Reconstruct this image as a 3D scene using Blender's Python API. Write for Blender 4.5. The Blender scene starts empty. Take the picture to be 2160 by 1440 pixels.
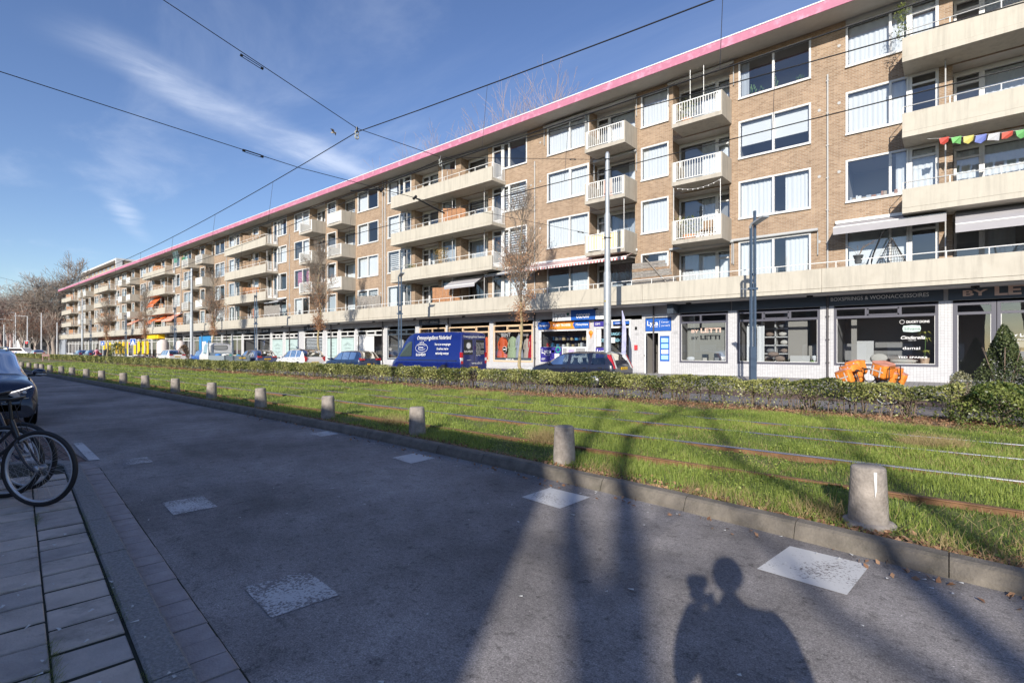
import bpy, bmesh, math, random
import numpy as np
from mathutils import Vector, Matrix, noise
sc = bpy.context.scene
COL = sc.collection
R = math.radians

# ------------------------------------------------------------------ camera
cam_d = bpy.data.cameras.new('camera')
cam_d.sensor_width = 36.0
cam_d.lens = 1090 / 2160 * 36
cam_d.shift_y = 16 / 2160
cam_d.clip_start = 0.05
cam_d.clip_end = 3000
cam = bpy.data.objects.new('camera', cam_d)
COL.objects.link(cam)
cam.location = (0, 0, 1.6)
cam.rotation_euler = (R(90), 0, R(40.2623))
sc.camera = cam

# ------------------------------------------------------------------ sky, sun, exposure
SUN_EL, SUN_AZ = 22.5, 21.0          # azimuth: shadows fall 21 degrees left of +Y
w = bpy.data.worlds.new('World'); sc.world = w; w.use_nodes = True
nt = w.node_tree; N = nt.nodes; L = nt.links
N.clear()
def wn(t, **kw):
    n = N.new(t)
    for k, v in kw.items(): setattr(n, k, v)
    return n
out = wn('ShaderNodeOutputWorld'); bg = wn('ShaderNodeBackground')
sky = wn('ShaderNodeTexSky'); sky.sky_type = 'NISHITA'; sky.sun_disc = False
sky.sun_elevation = R(SUN_EL); sky.sun_rotation = R(180 - SUN_AZ)
sky.air_density = 1.0; sky.dust_density = 0.25; sky.ozone_density = 3.0; sky.altitude = 0
bg.inputs['Strength'].default_value = 0.100
# cirrus streaks high in the air: a stretched noise laid on a flat cloud layer
tc = wn('ShaderNodeTexCoord'); sp = wn('ShaderNodeSeparateXYZ'); L.new(tc.outputs['Generated'], sp.inputs[0])
mz = wn('ShaderNodeMath', operation='MAXIMUM'); mz.inputs[1].default_value = 0.03; L.new(sp.outputs['Z'], mz.inputs[0])
zz = wn('ShaderNodeMath', operation='ADD'); zz.inputs[1].default_value = 0.08; L.new(mz.outputs[0], zz.inputs[0])
dx = wn('ShaderNodeMath', operation='DIVIDE'); L.new(sp.outputs['X'], dx.inputs[0]); L.new(zz.outputs[0], dx.inputs[1])
dy = wn('ShaderNodeMath', operation='DIVIDE'); L.new(sp.outputs['Y'], dy.inputs[0]); L.new(zz.outputs[0], dy.inputs[1])
cb = wn('ShaderNodeCombineXYZ'); L.new(dx.outputs[0], cb.inputs[0]); L.new(dy.outputs[0], cb.inputs[1])
def cloud(rot, scl, noise_scale, lo, hi, detail=7, rough=0.6, dist=0.4, off=(0, 0, 0)):
    mp = wn('ShaderNodeMapping'); mp.inputs['Rotation'].default_value = (0, 0, R(rot)); mp.inputs['Scale'].default_value = scl
    mp.inputs['Location'].default_value = off
    L.new(cb.outputs[0], mp.inputs[0])
    nz = wn('ShaderNodeTexNoise'); nz.inputs['Scale'].default_value = noise_scale; nz.inputs['Detail'].default_value = detail
    nz.inputs['Roughness'].default_value = rough; nz.inputs['Distortion'].default_value = dist
    L.new(mp.outputs[0], nz.inputs['Vector'])
    mr = wn('ShaderNodeMapRange'); mr.interpolation_type = 'SMOOTHSTEP'
    mr.inputs['From Min'].default_value = lo; mr.inputs['From Max'].default_value = hi
    L.new(nz.outputs['Fac'], mr.inputs['Value'])
    return mr.outputs['Result']
# one long cirrus band (distance to a line in the cloud layer) plus faint veils
def line_band(p0, p1, width):
    d = Vector((p1[0] - p0[0], p1[1] - p0[1])); ln = d.length; d /= ln
    vs = wn('ShaderNodeVectorMath', operation='SUBTRACT'); vs.inputs[1].default_value = (p0[0], p0[1], 0); L.new(cb.outputs[0], vs.inputs[0])
    nzd = wn('ShaderNodeTexNoise'); nzd.inputs['Scale'].default_value = 1.1; nzd.inputs['Detail'].default_value = 6; L.new(cb.outputs[0], nzd.inputs['Vector'])
    da = wn('ShaderNodeVectorMath', operation='DOT_PRODUCT'); da.inputs[1].default_value = (d.x, d.y, 0); L.new(vs.outputs[0], da.inputs[0])
    dn = wn('ShaderNodeVectorMath', operation='DOT_PRODUCT'); dn.inputs[1].default_value = (-d.y, d.x, 0); L.new(vs.outputs[0], dn.inputs[0])
    wob = wn('ShaderNodeMath', operation='MULTIPLY_ADD'); wob.inputs[1].default_value = width * 2.6; wob.inputs[2].default_value = -width * 1.3; L.new(nzd.outputs['Fac'], wob.inputs[0])
    s = wn('ShaderNodeMath', operation='ADD'); L.new(dn.outputs['Value'], s.inputs[0]); L.new(wob.outputs[0], s.inputs[1])
    ab = wn('ShaderNodeMath', operation='ABSOLUTE'); L.new(s.outputs[0], ab.inputs[0])
    m1 = wn('ShaderNodeMapRange'); m1.interpolation_type = 'SMOOTHSTEP'; m1.inputs['From Min'].default_value = width; m1.inputs['From Max'].default_value = 0.0
    L.new(ab.outputs[0], m1.inputs['Value'])
    m2 = wn('ShaderNodeMapRange'); m2.interpolation_type = 'SMOOTHSTEP'; m2.inputs['From Min'].default_value = -0.15; m2.inputs['From Max'].default_value = 0.25; L.new(da.outputs['Value'], m2.inputs['Value'])
    m3 = wn('ShaderNodeMapRange'); m3.interpolation_type = 'SMOOTHSTEP'; m3.inputs['From Min'].default_value = ln + .2; m3.inputs['From Max'].default_value = ln * .75; L.new(da.outputs['Value'], m3.inputs['Value'])
    a = wn('ShaderNodeMath', operation='MULTIPLY'); L.new(m1.outputs[0], a.inputs[0]); L.new(m2.outputs[0], a.inputs[1])
    b = wn('ShaderNodeMath', operation='MULTIPLY'); L.new(a.outputs[0], b.inputs[0]); L.new(m3.outputs[0], b.inputs[1])
    return b.outputs[0]
def mul(a, k):
    m = wn('ShaderNodeMath', operation='MULTIPLY'); L.new(a, m.inputs[0])
    if isinstance(k, float): m.inputs[1].default_value = k
    else: L.new(k, m.inputs[1])
    return m.outputs[0]
def add(a, b):
    m = wn('ShaderNodeMath', operation='ADD'); m.use_clamp = True; L.new(a, m.inputs[0]); L.new(b, m.inputs[1]); return m.outputs[0]
fine = cloud(30, (2.2, 0.8, 1), 2.2, 0.38, 0.72)
fine2 = wn('ShaderNodeMath', operation='MULTIPLY_ADD'); fine2.inputs[1].default_value = .7; fine2.inputs[2].default_value = .3; L.new(fine, fine2.inputs[0]); fine = fine2.outputs[0]
CL1 = mul(line_band((-1.82, 0.32), (-2.08, 1.45), 0.15), fine)
CL1b = mul(line_band((-3.05, 0.62), (-3.8, 0.95), 0.09), fine)
CL2 = mul(cloud(20, (0.8, 1.6, 1), 1.0, 0.50, 0.80), 0.26)
CL3 = mul(cloud(-35, (0.5, 1.4, 1), 0.55, 0.50, 0.78, off=(3, 1, 0)), 0.16)
allc = add(add(mul(CL1, 0.55), mul(CL1b, .4)), add(CL2, CL3))
mixc = wn('ShaderNodeMixRGB'); mixc.inputs['Color2'].default_value = (7.0, 7.6, 8.8, 1)
hsv = wn('ShaderNodeHueSaturation'); hsv.inputs['Hue'].default_value = 0.512; hsv.inputs['Saturation'].default_value = 1.06; hsv.inputs['Value'].default_value = 1.12; L.new(sky.outputs[0], hsv.inputs['Color'])
L.new(allc, mixc.inputs['Fac']); L.new(hsv.outputs[0], mixc.inputs['Color1'])
L.new(mixc.outputs[0], bg.inputs['Color']); L.new(bg.outputs[0], out.inputs[0])

sun_d = bpy.data.lights.new('sun', 'SUN'); sun_d.energy = 4.5; sun_d.angle = R(0.55); sun_d.color = (1.0, 0.93, 0.82)
sun = bpy.data.objects.new('sun', sun_d); COL.objects.link(sun)
az = R(SUN_AZ); el = R(SUN_EL)
sdir = Vector((-math.sin(az) * math.cos(el), math.cos(az) * math.cos(el), -math.sin(el)))
sun.rotation_euler = sdir.to_track_quat('-Z', 'Y').to_euler()
sun.location = (20, -40, 30)
sc.view_settings.view_transform = 'Standard'; sc.view_settings.look = 'None'
sc.view_settings.gamma = 1; sc.view_settings.exposure = 0.5
try:
    sc.cycles.max_bounces = 6; sc.cycles.transparent_max_bounces = 12; sc.cycles.glossy_bounces = 3; sc.cycles.transmission_bounces = 4
    sc.cycles.caustics_reflective = False; sc.cycles.caustics_refractive = False
except Exception: pass

# ------------------------------------------------------------------ helpers
class MB:
    """collects shapes; build() links them as ONE mesh object"""
    def __init__(s): s.v = []; s.f = []; s.m = []; s.sm = []
    def add(s, v, f, m=0, smooth=False):
        o = len(s.v); s.v.extend([tuple(p) for p in v])
        s.f.extend([tuple(i + o for i in q) for q in f]); s.m.extend([m] * len(f)); s.sm.extend([smooth] * len(f)); return s
    def box(s, x0, x1, y0, y1, z0, z1, m=0):
        if x0 > x1: x0, x1 = x1, x0
        if y0 > y1: y0, y1 = y1, y0
        if z0 > z1: z0, z1 = z1, z0
        v = [(x0, y0, z0), (x1, y0, z0), (x1, y1, z0), (x0, y1, z0), (x0, y0, z1), (x1, y0, z1), (x1, y1, z1), (x0, y1, z1)]
        return s.add(v, [(0, 3, 2, 1), (4, 5, 6, 7), (0, 1, 5, 4), (1, 2, 6, 5), (2, 3, 7, 6), (3, 0, 4, 7)], m)
    def quad(s, a, b, c, d, m=0): return s.add([a, b, c, d], [(0, 1, 2, 3)], m)
    def prism(s, prof, a, b, axis='x', m=0, smooth=False):
        """extrude polygon prof (list of 2-tuples) along axis from a to b"""
        n = len(prof)
        def P(p, t): return {'x': (t, p[0], p[1]), 'y': (p[0], t, p[1]), 'z': (p[0], p[1], t)}[axis]
        v = [P(p, a) for p in prof] + [P(p, b) for p in prof]
        f = [(i, (i + 1) % n, n + (i + 1) % n, n + i) for i in range(n)]
        s.add(v, f, m, smooth); return s.add(v, [tuple(range(n))[::-1], tuple(range(n, 2 * n))], m)
    def tube(s, pts, rad, n=6, m=0, smooth=True, cap=True):
        pts = [Vector(p) for p in pts]
        if not hasattr(rad, '__len__'): rad = [rad] * len(pts)
        v = []; f = []
        up = Vector((0, 0, 1)); last = None
        for i, p in enumerate(pts):
            t = (pts[min(i + 1, len(pts) - 1)] - pts[max(i - 1, 0)])
            if t.length < 1e-9: t = Vector((0, 0, 1))
            t.normalize()
            if last is None:
                a = t.cross(up)
                if a.length < 1e-3: a = t.cross(Vector((1, 0, 0)))
            else: a = last - t * last.dot(t)
            if a.length < 1e-6: a = t.cross(Vector((1, 0, 0)))
            a.normalize(); last = a; b = t.cross(a)
            for k in range(n):
                th = 2 * math.pi * k / n; v.append(p + (a * math.cos(th) + b * math.sin(th)) * rad[i])
        for i in range(len(pts) - 1):
            for k in range(n):
                f.append((i * n + k, i * n + (k + 1) % n, (i + 1) * n + (k + 1) % n, (i + 1) * n + k))
        s.add(v, f, m, smooth)
        if cap: s.add([v[k] for k in range(n)], [tuple(range(n))[::-1]], m); s.add(v[-n:], [tuple(range(n))], m)
        return s
    def torus(s, c, ax, r, rr, n=40, k=8, m=0, sx=1, flat=1):
        c = Vector(c); ax = Vector(ax).normalized(); a = ax.orthogonal().normalized(); b = ax.cross(a); v = []; f = []
        for i in range(n):
            th = 2 * math.pi * i / n; d = a * math.cos(th) + b * math.sin(th)
            for j in range(k):
                ph = 2 * math.pi * j / k; v.append(c + d * (r + rr * math.cos(ph)) + ax * (rr * flat * math.sin(ph)))
        for i in range(n):
            for j in range(k):
                f.append((i * k + j, ((i + 1) % n) * k + j, ((i + 1) % n) * k + (j + 1) % k, i * k + (j + 1) % k))
        return s.add(v, f, m, True)
    def lathe(s, prof, c=(0, 0, 0), n=20, m=0, smooth=True, ax='z'):
        v = []; f = []; cx, cy, cz = c
        for r, z in prof:
            for k in range(n):
                th = 2 * math.pi * k / n; q = (r * math.cos(th), r * math.sin(th), z)
                if ax == 'y': q = (q[0], q[2], q[1])
                elif ax == 'x': q = (q[2], q[0], q[1])
                v.append((cx + q[0], cy + q[1], cz + q[2]))
        for i in range(len(prof) - 1):
            for k in range(n): f.append((i * n + k, i * n + (k + 1) % n, (i + 1) * n + (k + 1) % n, (i + 1) * n + k))
        s.add(v, f, m, smooth)
        if prof[0][0] > 1e-4: s.add(v[:n], [tuple(range(n))[::-1]], m)
        if prof[-1][0] > 1e-4: s.add(v[-n:], [tuple(range(n))], m)
        return s
    def ball(s, c, r, n=10, m=0, sc=(1, 1, 1), seed=None, jit=0):
        v = []; f = []; k = n; rr = random.Random(seed)
        for i in range(k + 1):
            ph = math.pi * i / k
            for j in range(2 * k):
                th = math.pi * j / k; q = r * (1 + jit * rr.uniform(-1, 1))
                v.append((c[0] + sc[0] * q * math.sin(ph) * math.cos(th), c[1] + sc[1] * q * math.sin(ph) * math.sin(th), c[2] + sc[2] * q * math.cos(ph)))
        for i in range(k):
            for j in range(2 * k): f.append((i * 2 * k + j, (i + 1) * 2 * k + j, (i + 1) * 2 * k + (j + 1) % (2 * k), i * 2 * k + (j + 1) % (2 * k)))
        return s.add(v, f, m, True)
    def text(s, txt, x0, z0, h, Y, width=None, m=0, face='-y', shear=0.0, bold=0.0, align='l', ext=0.0):
        v, f = text_geo(txt, bold)
        if not v: return s
        xs = [p[0] for p in v]; ys = [p[1] for p in v]; mx, Mx = min(xs), max(xs); my = min(ys); My = max(ys)
        ky = h / (0.73); kx = ky
        if width: kx = width / (Mx - mx)
        W = (Mx - mx) * kx; ox = x0 - (W / 2 if align == 'c' else W if align == 'r' else 0)
        o = []
        for p in v:
            a = (p[0] - mx) * kx + p[1] * ky * shear; b = p[1] * ky
            if face == '-y': o.append((ox + a, Y, z0 + b))
            elif face == '+x': o.append((Y, ox + a, z0 + b))
            elif face == '-x': o.append((Y, -ox - a, z0 + b))
        return s.add(o, f, m)
    def xf(s, M):
        M = M if isinstance(M, Matrix) else Matrix(M)
        s.v = [tuple(M @ Vector(p)) for p in s.v]; return s
    def join(s, o, M=None, moff=0):
        v = o.v if M is None else [tuple(M @ Vector(p)) for p in o.v]
        b = len(s.v); s.v.extend(v); s.f.extend([tuple(i + b for i in q) for q in o.f]); s.m.extend([q + moff for q in o.m]); s.sm.extend(o.sm); return s
    def build(s, name, mats, parent=None, off=(0, 0, 0), bevel=0):
        me = bpy.data.meshes.new(name)
        ox, oy, oz = off
        me.from_pydata([(p[0] - ox, p[1] - oy, p[2] - oz) for p in s.v], [], s.f)
        if not isinstance(mats, (list, tuple)): mats = [mats]
        for q in mats: me.materials.append(q)
        if s.f:
            me.polygons.foreach_set('material_index', s.m); me.polygons.foreach_set('use_smooth', s.sm)
        me.update()
        o = bpy.data.objects.new(name, me); COL.objects.link(o)
        if parent: o.parent = parent
        else: o.location = off
        if bevel:
            b = o.modifiers.new('bevel', 'BEVEL'); b.width = bevel; b.segments = 2; b.limit_method = 'ANGLE'
        return o
_tc = {}
def text_geo(t, bold=0.0):
    k = (t, bold)
    if k in _tc: return _tc[k]
    cu = bpy.data.curves.new('txt', 'FONT'); cu.body = t; cu.size = 1; cu.resolution_u = 3; cu.offset = bold; cu.fill_mode = 'FRONT'
    ob = bpy.data.objects.new('txt', cu); me = bpy.data.meshes.new_from_object(ob)
    v = [tuple(p.co) for p in me.vertices]; f = [tuple(p.vertices) for p in me.polygons]
    bpy.data.objects.remove(ob); bpy.data.curves.remove(cu); bpy.data.meshes.remove(me)
    _tc[k] = (v, f); return _tc[k]

def np_mesh(name, verts, faces_n, mats, parent=None, midx=None, smooth=False, colors=None, off=(0, 0, 0)):
    """fast mesh: verts (N,3); faces_n = (M,k) int array"""
    me = bpy.data.meshes.new(name); verts = np.asarray(verts, dtype=np.float32) - np.array(off, dtype=np.float32)
    M, k = faces_n.shape
    me.vertices.add(len(verts)); me.vertices.foreach_set('co', verts.ravel())
    me.loops.add(M * k); me.loops.foreach_set('vertex_index', faces_n.astype(np.int32).ravel())
    me.polygons.add(M); me.polygons.foreach_set('loop_start', np.arange(0, M * k, k, dtype=np.int32))
    try: me.polygons.foreach_set('loop_total', np.full(M, k, dtype=np.int32))
    except Exception: pass
    if midx is not None: me.polygons.foreach_set('material_index', midx.astype(np.int32))
    if smooth: me.polygons.foreach_set('use_smooth', np.ones(M, dtype=bool))
    if colors is not None:
        a = me.color_attributes.new('tone', 'FLOAT_COLOR', 'POINT')
        c = np.ones((len(verts), 4), dtype=np.float32); c[:, :3] = colors[:, None] if colors.ndim == 1 else colors
        a.data.foreach_set('color', c.ravel())
    for m in (mats if isinstance(mats, (list, tuple)) else [mats]): me.materials.append(m)
    me.update(); me.validate()
    o = bpy.data.objects.new(name, me); COL.objects.link(o)
    if parent: o.parent = parent
    else: o.location = off
    return o

def tag(o, label=None, cat=None, group=None, kind=None):
    if label: o['label'] = label
    if cat: o['category'] = cat
    if group: o['group'] = group
    if kind: o['kind'] = kind
    return o
def thing(name, label, cat, loc=(0, 0, 0), rz=0, group=None):
    o = bpy.data.objects.new(name, None); COL.objects.link(o); o.location = loc; o.rotation_euler = (0, 0, rz); o.empty_display_size = .2
    return tag(o, label, cat, group)
def copy_tree(o, parent=None):
    c = o.copy(); COL.objects.link(c); c.parent = parent
    for ch in list(o.children): copy_tree(ch, c)
    return c

# ------------------------------------------------------------------ materials
_mats = {}
def principled(name):
    m = bpy.data.materials.new(name); m.use_nodes = True
    return m, m.node_tree.nodes, m.node_tree.links, m.node_tree.nodes['Principled BSDF']
def streaked(name, amt=.16):
    m = _mats[name]; n = m.node_tree.nodes; l = m.node_tree.links; b = n['Principled BSDF']; src = b.inputs['Base Color'].links[0].from_socket
    g = n.new('ShaderNodeNewGeometry'); mp = n.new('ShaderNodeMapping'); mp.inputs['Scale'].default_value = (5, 5, .35); l.new(g.outputs['Position'], mp.inputs[0])
    t = n.new('ShaderNodeTexNoise'); t.inputs['Scale'].default_value = 1.0; t.inputs['Detail'].default_value = 7; t.inputs['Roughness'].default_value = .7; l.new(mp.outputs[0], t.inputs['Vector'])
    r = n.new('ShaderNodeMapRange'); r.inputs['From Min'].default_value = .48; r.inputs['From Max'].default_value = .75; r.inputs['To Min'].default_value = 1; r.inputs['To Max'].default_value = 1 - amt * 2; l.new(t.outputs['Fac'], r.inputs['Value'])
    v = n.new('ShaderNodeVectorMath'); v.operation = 'SCALE'; l.new(src, v.inputs[0]); l.new(r.outputs[0], v.inputs['Scale']); l.new(v.outputs[0], b.inputs['Base Color'])
def mat(name, col, rough=0.6, metal=0.0, var=0.0, vs=3.0, bump=0.0, bs=40.0, spec=0.5, emit=0, dirt=None, ds=1.2, coat=0.0):
    if name in _mats: return _mats[name]
    m, n, l, b = principled(name); _mats[name] = m
    b.inputs['Base Color'].default_value = (*col, 1); b.inputs['Roughness'].default_value = rough; b.inputs['Metallic'].default_value = metal
    b.inputs['Specular IOR Level'].default_value = spec
    if coat: b.inputs['Coat Weight'].default_value = coat; b.inputs['Coat Roughness'].default_value = .04
    if emit: b.inputs['Emission Color'].default_value = (*col, 1); b.inputs['Emission Strength'].default_value = emit
    cur = None
    if var or dirt or bump: g = n.new('ShaderNodeNewGeometry')
    if var:
        t = n.new('ShaderNodeTexNoise'); t.inputs['Scale'].default_value = vs; t.inputs['Detail'].default_value = 6; t.inputs['Roughness'].default_value = .65
        l.new(g.outputs['Position'], t.inputs['Vector'])
        r = n.new('ShaderNodeMapRange'); r.inputs['To Min'].default_value = 1 - var; r.inputs['To Max'].default_value = 1 + var
        r.inputs['From Min'].default_value = .3; r.inputs['From Max'].default_value = .7
        l.new(t.outputs['Fac'], r.inputs['Value'])
        mx = n.new('ShaderNodeVectorMath'); mx.operation = 'SCALE'; mx.inputs[0].default_value = col; l.new(r.outputs[0], mx.inputs['Scale']); cur = mx.outputs[0]
    if dirt:
        t2 = n.new('ShaderNodeTexNoise'); t2.inputs['Scale'].default_value = ds; t2.inputs['Detail'].default_value = 8; t2.inputs['Roughness'].default_value = .7
        l.new(g.outputs['Position'], t2.inputs['Vector'])
        r2 = n.new('ShaderNodeMapRange'); r2.inputs['From Min'].default_value = .52; r2.inputs['From Max'].default_value = .75; l.new(t2.outputs['Fac'], r2.inputs['Value'])
        mm = n.new('ShaderNodeMixRGB'); mm.inputs['Color2'].default_value = (*dirt, 1); l.new(r2.outputs[0], mm.inputs['Fac'])
        if cur is not None: l.new(cur, mm.inputs['Color1'])
        else: mm.inputs['Color1'].default_value = (*col, 1)
        cur = mm.outputs[0]
    if cur is not None: l.new(cur, b.inputs['Base Color'])
    if bump:
        t3 = n.new('ShaderNodeTexNoise'); t3.inputs['Scale'].default_value = bs; t3.inputs['Detail'].default_value = 5
        l.new(g.outputs['Position'], t3.inputs['Vector'])
        bp = n.new('ShaderNodeBump'); bp.inputs['Strength'].default_value = bump; bp.inputs['Distance'].default_value = .02
        l.new(t3.outputs['Fac'], bp.inputs['Height']); l.new(bp.outputs[0], b.inputs['Normal'])
    return m

def brick_mat(name, c1, c2, mortar, sx, sy, ms=0.012, rough=.85, offset=.5, plane='xz', var=.12, bump=.3, spec=.3):
    m, n, l, b = principled(name); b.inputs['Roughness'].default_value = rough; b.inputs['Specular IOR Level'].default_value = spec
    g = n.new('ShaderNodeNewGeometry'); s = n.new('ShaderNodeSeparateXYZ'); l.new(g.outputs['Position'], s.inputs[0])
    a = n.new('ShaderNodeMath'); a.operation = 'ADD'; l.new(s.outputs['X'], a.inputs[0]); l.new(s.outputs['Y'], a.inputs[1])
    c = n.new('ShaderNodeCombineXYZ')
    if plane == 'xz': l.new(a.outputs[0], c.inputs[0]); l.new(s.outputs['Z'], c.inputs[1])
    else: l.new(s.outputs['X'], c.inputs[0]); l.new(s.outputs['Y'], c.inputs[1])
    t = n.new('ShaderNodeTexBrick'); t.offset = offset; t.inputs['Scale'].default_value = 1.0; t.inputs['Brick Width'].default_value = sx; t.inputs['Row Height'].default_value = sy
    t.inputs['Mortar Size'].default_value = ms; t.inputs['Mortar Smooth'].default_value = .2; t.inputs['Bias'].default_value = 0.0
    t.inputs['Color1'].default_value = (*c1, 1); t.inputs['Color2'].default_value = (*c2, 1); t.inputs['Mortar'].default_value = (*mortar, 1)
    l.new(c.outputs[0], t.inputs['Vector'])
    z = n.new('ShaderNodeTexNoise'); z.inputs['Scale'].default_value = .7; z.inputs['Detail'].default_value = 7; z.inputs['Roughness'].default_value = .7; l.new(g.outputs['Position'], z.inputs['Vector'])
    r = n.new('ShaderNodeMapRange'); r.inputs['From Min'].default_value = .3; r.inputs['From Max'].default_value = .7; r.inputs['To Min'].default_value = 1 - var; r.inputs['To Max'].default_value = 1 + var; l.new(z.outputs['Fac'], r.inputs['Value'])
    v = n.new('ShaderNodeVectorMath'); v.operation = 'SCALE'; l.new(t.outputs['Color'], v.inputs[0]); l.new(r.outputs[0], v.inputs['Scale']); l.new(v.outputs[0], b.inputs['Base Color'])
    if bump:
        bp = n.new('ShaderNodeBump'); bp.inputs['Strength'].default_value = bump; bp.inputs['Distance'].default_value = .006; bp.invert = True
        l.new(t.outputs['Fac'], bp.inputs['Height']); l.new(bp.outputs[0], b.inputs['Normal'])
    _mats[name] = m; return m

def glass_mat(name, tint=(.9, .95, 1), refl=.16, rough=0.0, wav=0.0):
    m = bpy.data.materials.new(name); m.use_nodes = True; n = m.node_tree.nodes; l = m.node_tree.links; n.clear()
    o = n.new('ShaderNodeOutputMaterial'); mx = n.new('ShaderNodeMixShader'); tr = n.new('ShaderNodeBsdfTransparent'); gl = n.new('ShaderNodeBsdfGlossy')
    tr.inputs[0].default_value = (*[t * .92 for t in tint], 1); gl.inputs['Roughness'].default_value = rough; gl.inputs['Color'].default_value = (.95, .97, 1, 1)
    fr = n.new('ShaderNodeFresnel'); fr.inputs['IOR'].default_value = 1.5
    ad = n.new('ShaderNodeMath'); ad.operation = 'ADD'; ad.use_clamp = True; ad.inputs[1].default_value = refl; l.new(fr.outputs[0], ad.inputs[0])
    l.new(ad.outputs[0], mx.inputs[0]); l.new(tr.outputs[0], mx.inputs[1]); l.new(gl.outputs[0], mx.inputs[2]); l.new(mx.outputs[0], o.inputs[0])
    if wav:
        g = n.new('ShaderNodeNewGeometry'); t = n.new('ShaderNodeTexNoise'); t.inputs['Scale'].default_value = .8; l.new(g.outputs['Position'], t.inputs['Vector'])
        bp = n.new('ShaderNodeBump'); bp.inputs['Strength'].default_value = wav; bp.inputs['Distance'].default_value = .05; l.new(t.outputs['Fac'], bp.inputs['Height']); l.new(bp.outputs[0], gl.inputs['Normal'])
    _mats[name] = m; return m

def leaf_mat(name, c1, c2, trans=.35, rough=.45, nscale=.9):
    """leaf colour from per-leaf tone attribute and patchy noise"""
    m, n, l, b = principled(name); b.inputs['Roughness'].default_value = rough; b.inputs['Specular IOR Level'].default_value = .35
    at = n.new('ShaderNodeAttribute'); at.attribute_name = 'tone'
    mx = n.new('ShaderNodeMixRGB'); mx.inputs['Color1'].default_value = (*c1, 1); mx.inputs['Color2'].default_value = (*c2, 1); l.new(at.outputs['Fac'], mx.inputs['Fac'])
    l.new(mx.outputs[0], b.inputs['Base Color'])
    o = n['Material Output']; ms = n.new('ShaderNodeMixShader'); ms.inputs[0].default_value = trans; tl = n.new('ShaderNodeBsdfTranslucent'); l.new(mx.outputs[0], tl.inputs[0])
    l.new(b.outputs[0], ms.inputs[1]); l.new(tl.outputs[0], ms.inputs[2]); l.new(ms.outputs[0], o.inputs[0])
    _mats[name] = m; return m

BRICK = brick_mat('buff brick', (.375, .262, .175), (.25, .162, .10), (.38, .32, .26), .22, .066, ms=.009)
TILE = brick_mat('white glazed tile', (.57, .57, .58), (.50, .50, .515), (.31, .31, .33), .105, .062, ms=.006, offset=0, rough=.3, var=.06, bump=.2, spec=.5)
CREAM = mat('cream painted concrete', (.48, .445, .375), .7, var=.04, vs=1.5, dirt=(.41, .375, .31), ds=.6)
CREAM2 = mat('beige painted slab', (.42, .385, .33), .75, var=.06, vs=2)
streaked('cream painted concrete', .13); streaked('beige painted slab', .16); streaked('buff brick', .10)
SOFFIT = mat('soffit boards', (.50, .47, .43), .8, var=.06, vs=3)
PINK = mat('pink fascia paint', (.45, .165, .25), .6, var=.08, vs=2.5, dirt=(.70, .38, .50), ds=2)
WHITE = mat('white paint', (.64, .64, .635), .45, var=.03, vs=4)
WHITEM = mat('white enamelled steel', (.78, .78, .76), .4)
GREYP = mat('light grey panel', (.42, .43, .44), .7, var=.08, vs=1.2)
DGREY = mat('dark grey frame paint', (.085, .085, .11), .45)
GALV = mat('galvanised steel', (.36, .39, .42), .5, metal=.35, var=.12, vs=6)
LAMPB = mat('blue grey lamp paint', (.07, .105, .16), .4, metal=.2)
BLACK = mat('black rubber', (.018, .018, .02), .6)
BLKM = mat('black metal', (.02, .02, .022), .35, metal=.3)
DARKSIGN = mat('charcoal sign board', (.045, .06, .08), .5)
PIPE = mat('grey pipe', (.42, .42, .42), .6)
ROOM = mat('room wall', (.32, .31, .30), .9)
ROOMD = mat('dark room', (.07, .07, .07), .9)
GLASS = glass_mat('window glass', refl=.09, wav=.02)
SGLASS = glass_mat('shop glass', refl=.12, wav=.02)
CURT = mat('sheer curtain', (.84, .83, .81), .9)
CURT2 = mat('grey curtain', (.48, .50, .52), .9)
WOODL = mat('pale timber frame', (.58, .42, .27), .55, var=.1, vs=8)
WOODS = mat('weathered timber', (.26, .18, .12), .85, var=.3, vs=9)
WOODO = mat('orange timber', (.34, .17, .085), .8, var=.25, vs=9)
WOODG = mat('grey timber', (.24, .22, .20), .85, var=.3, vs=9)
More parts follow.
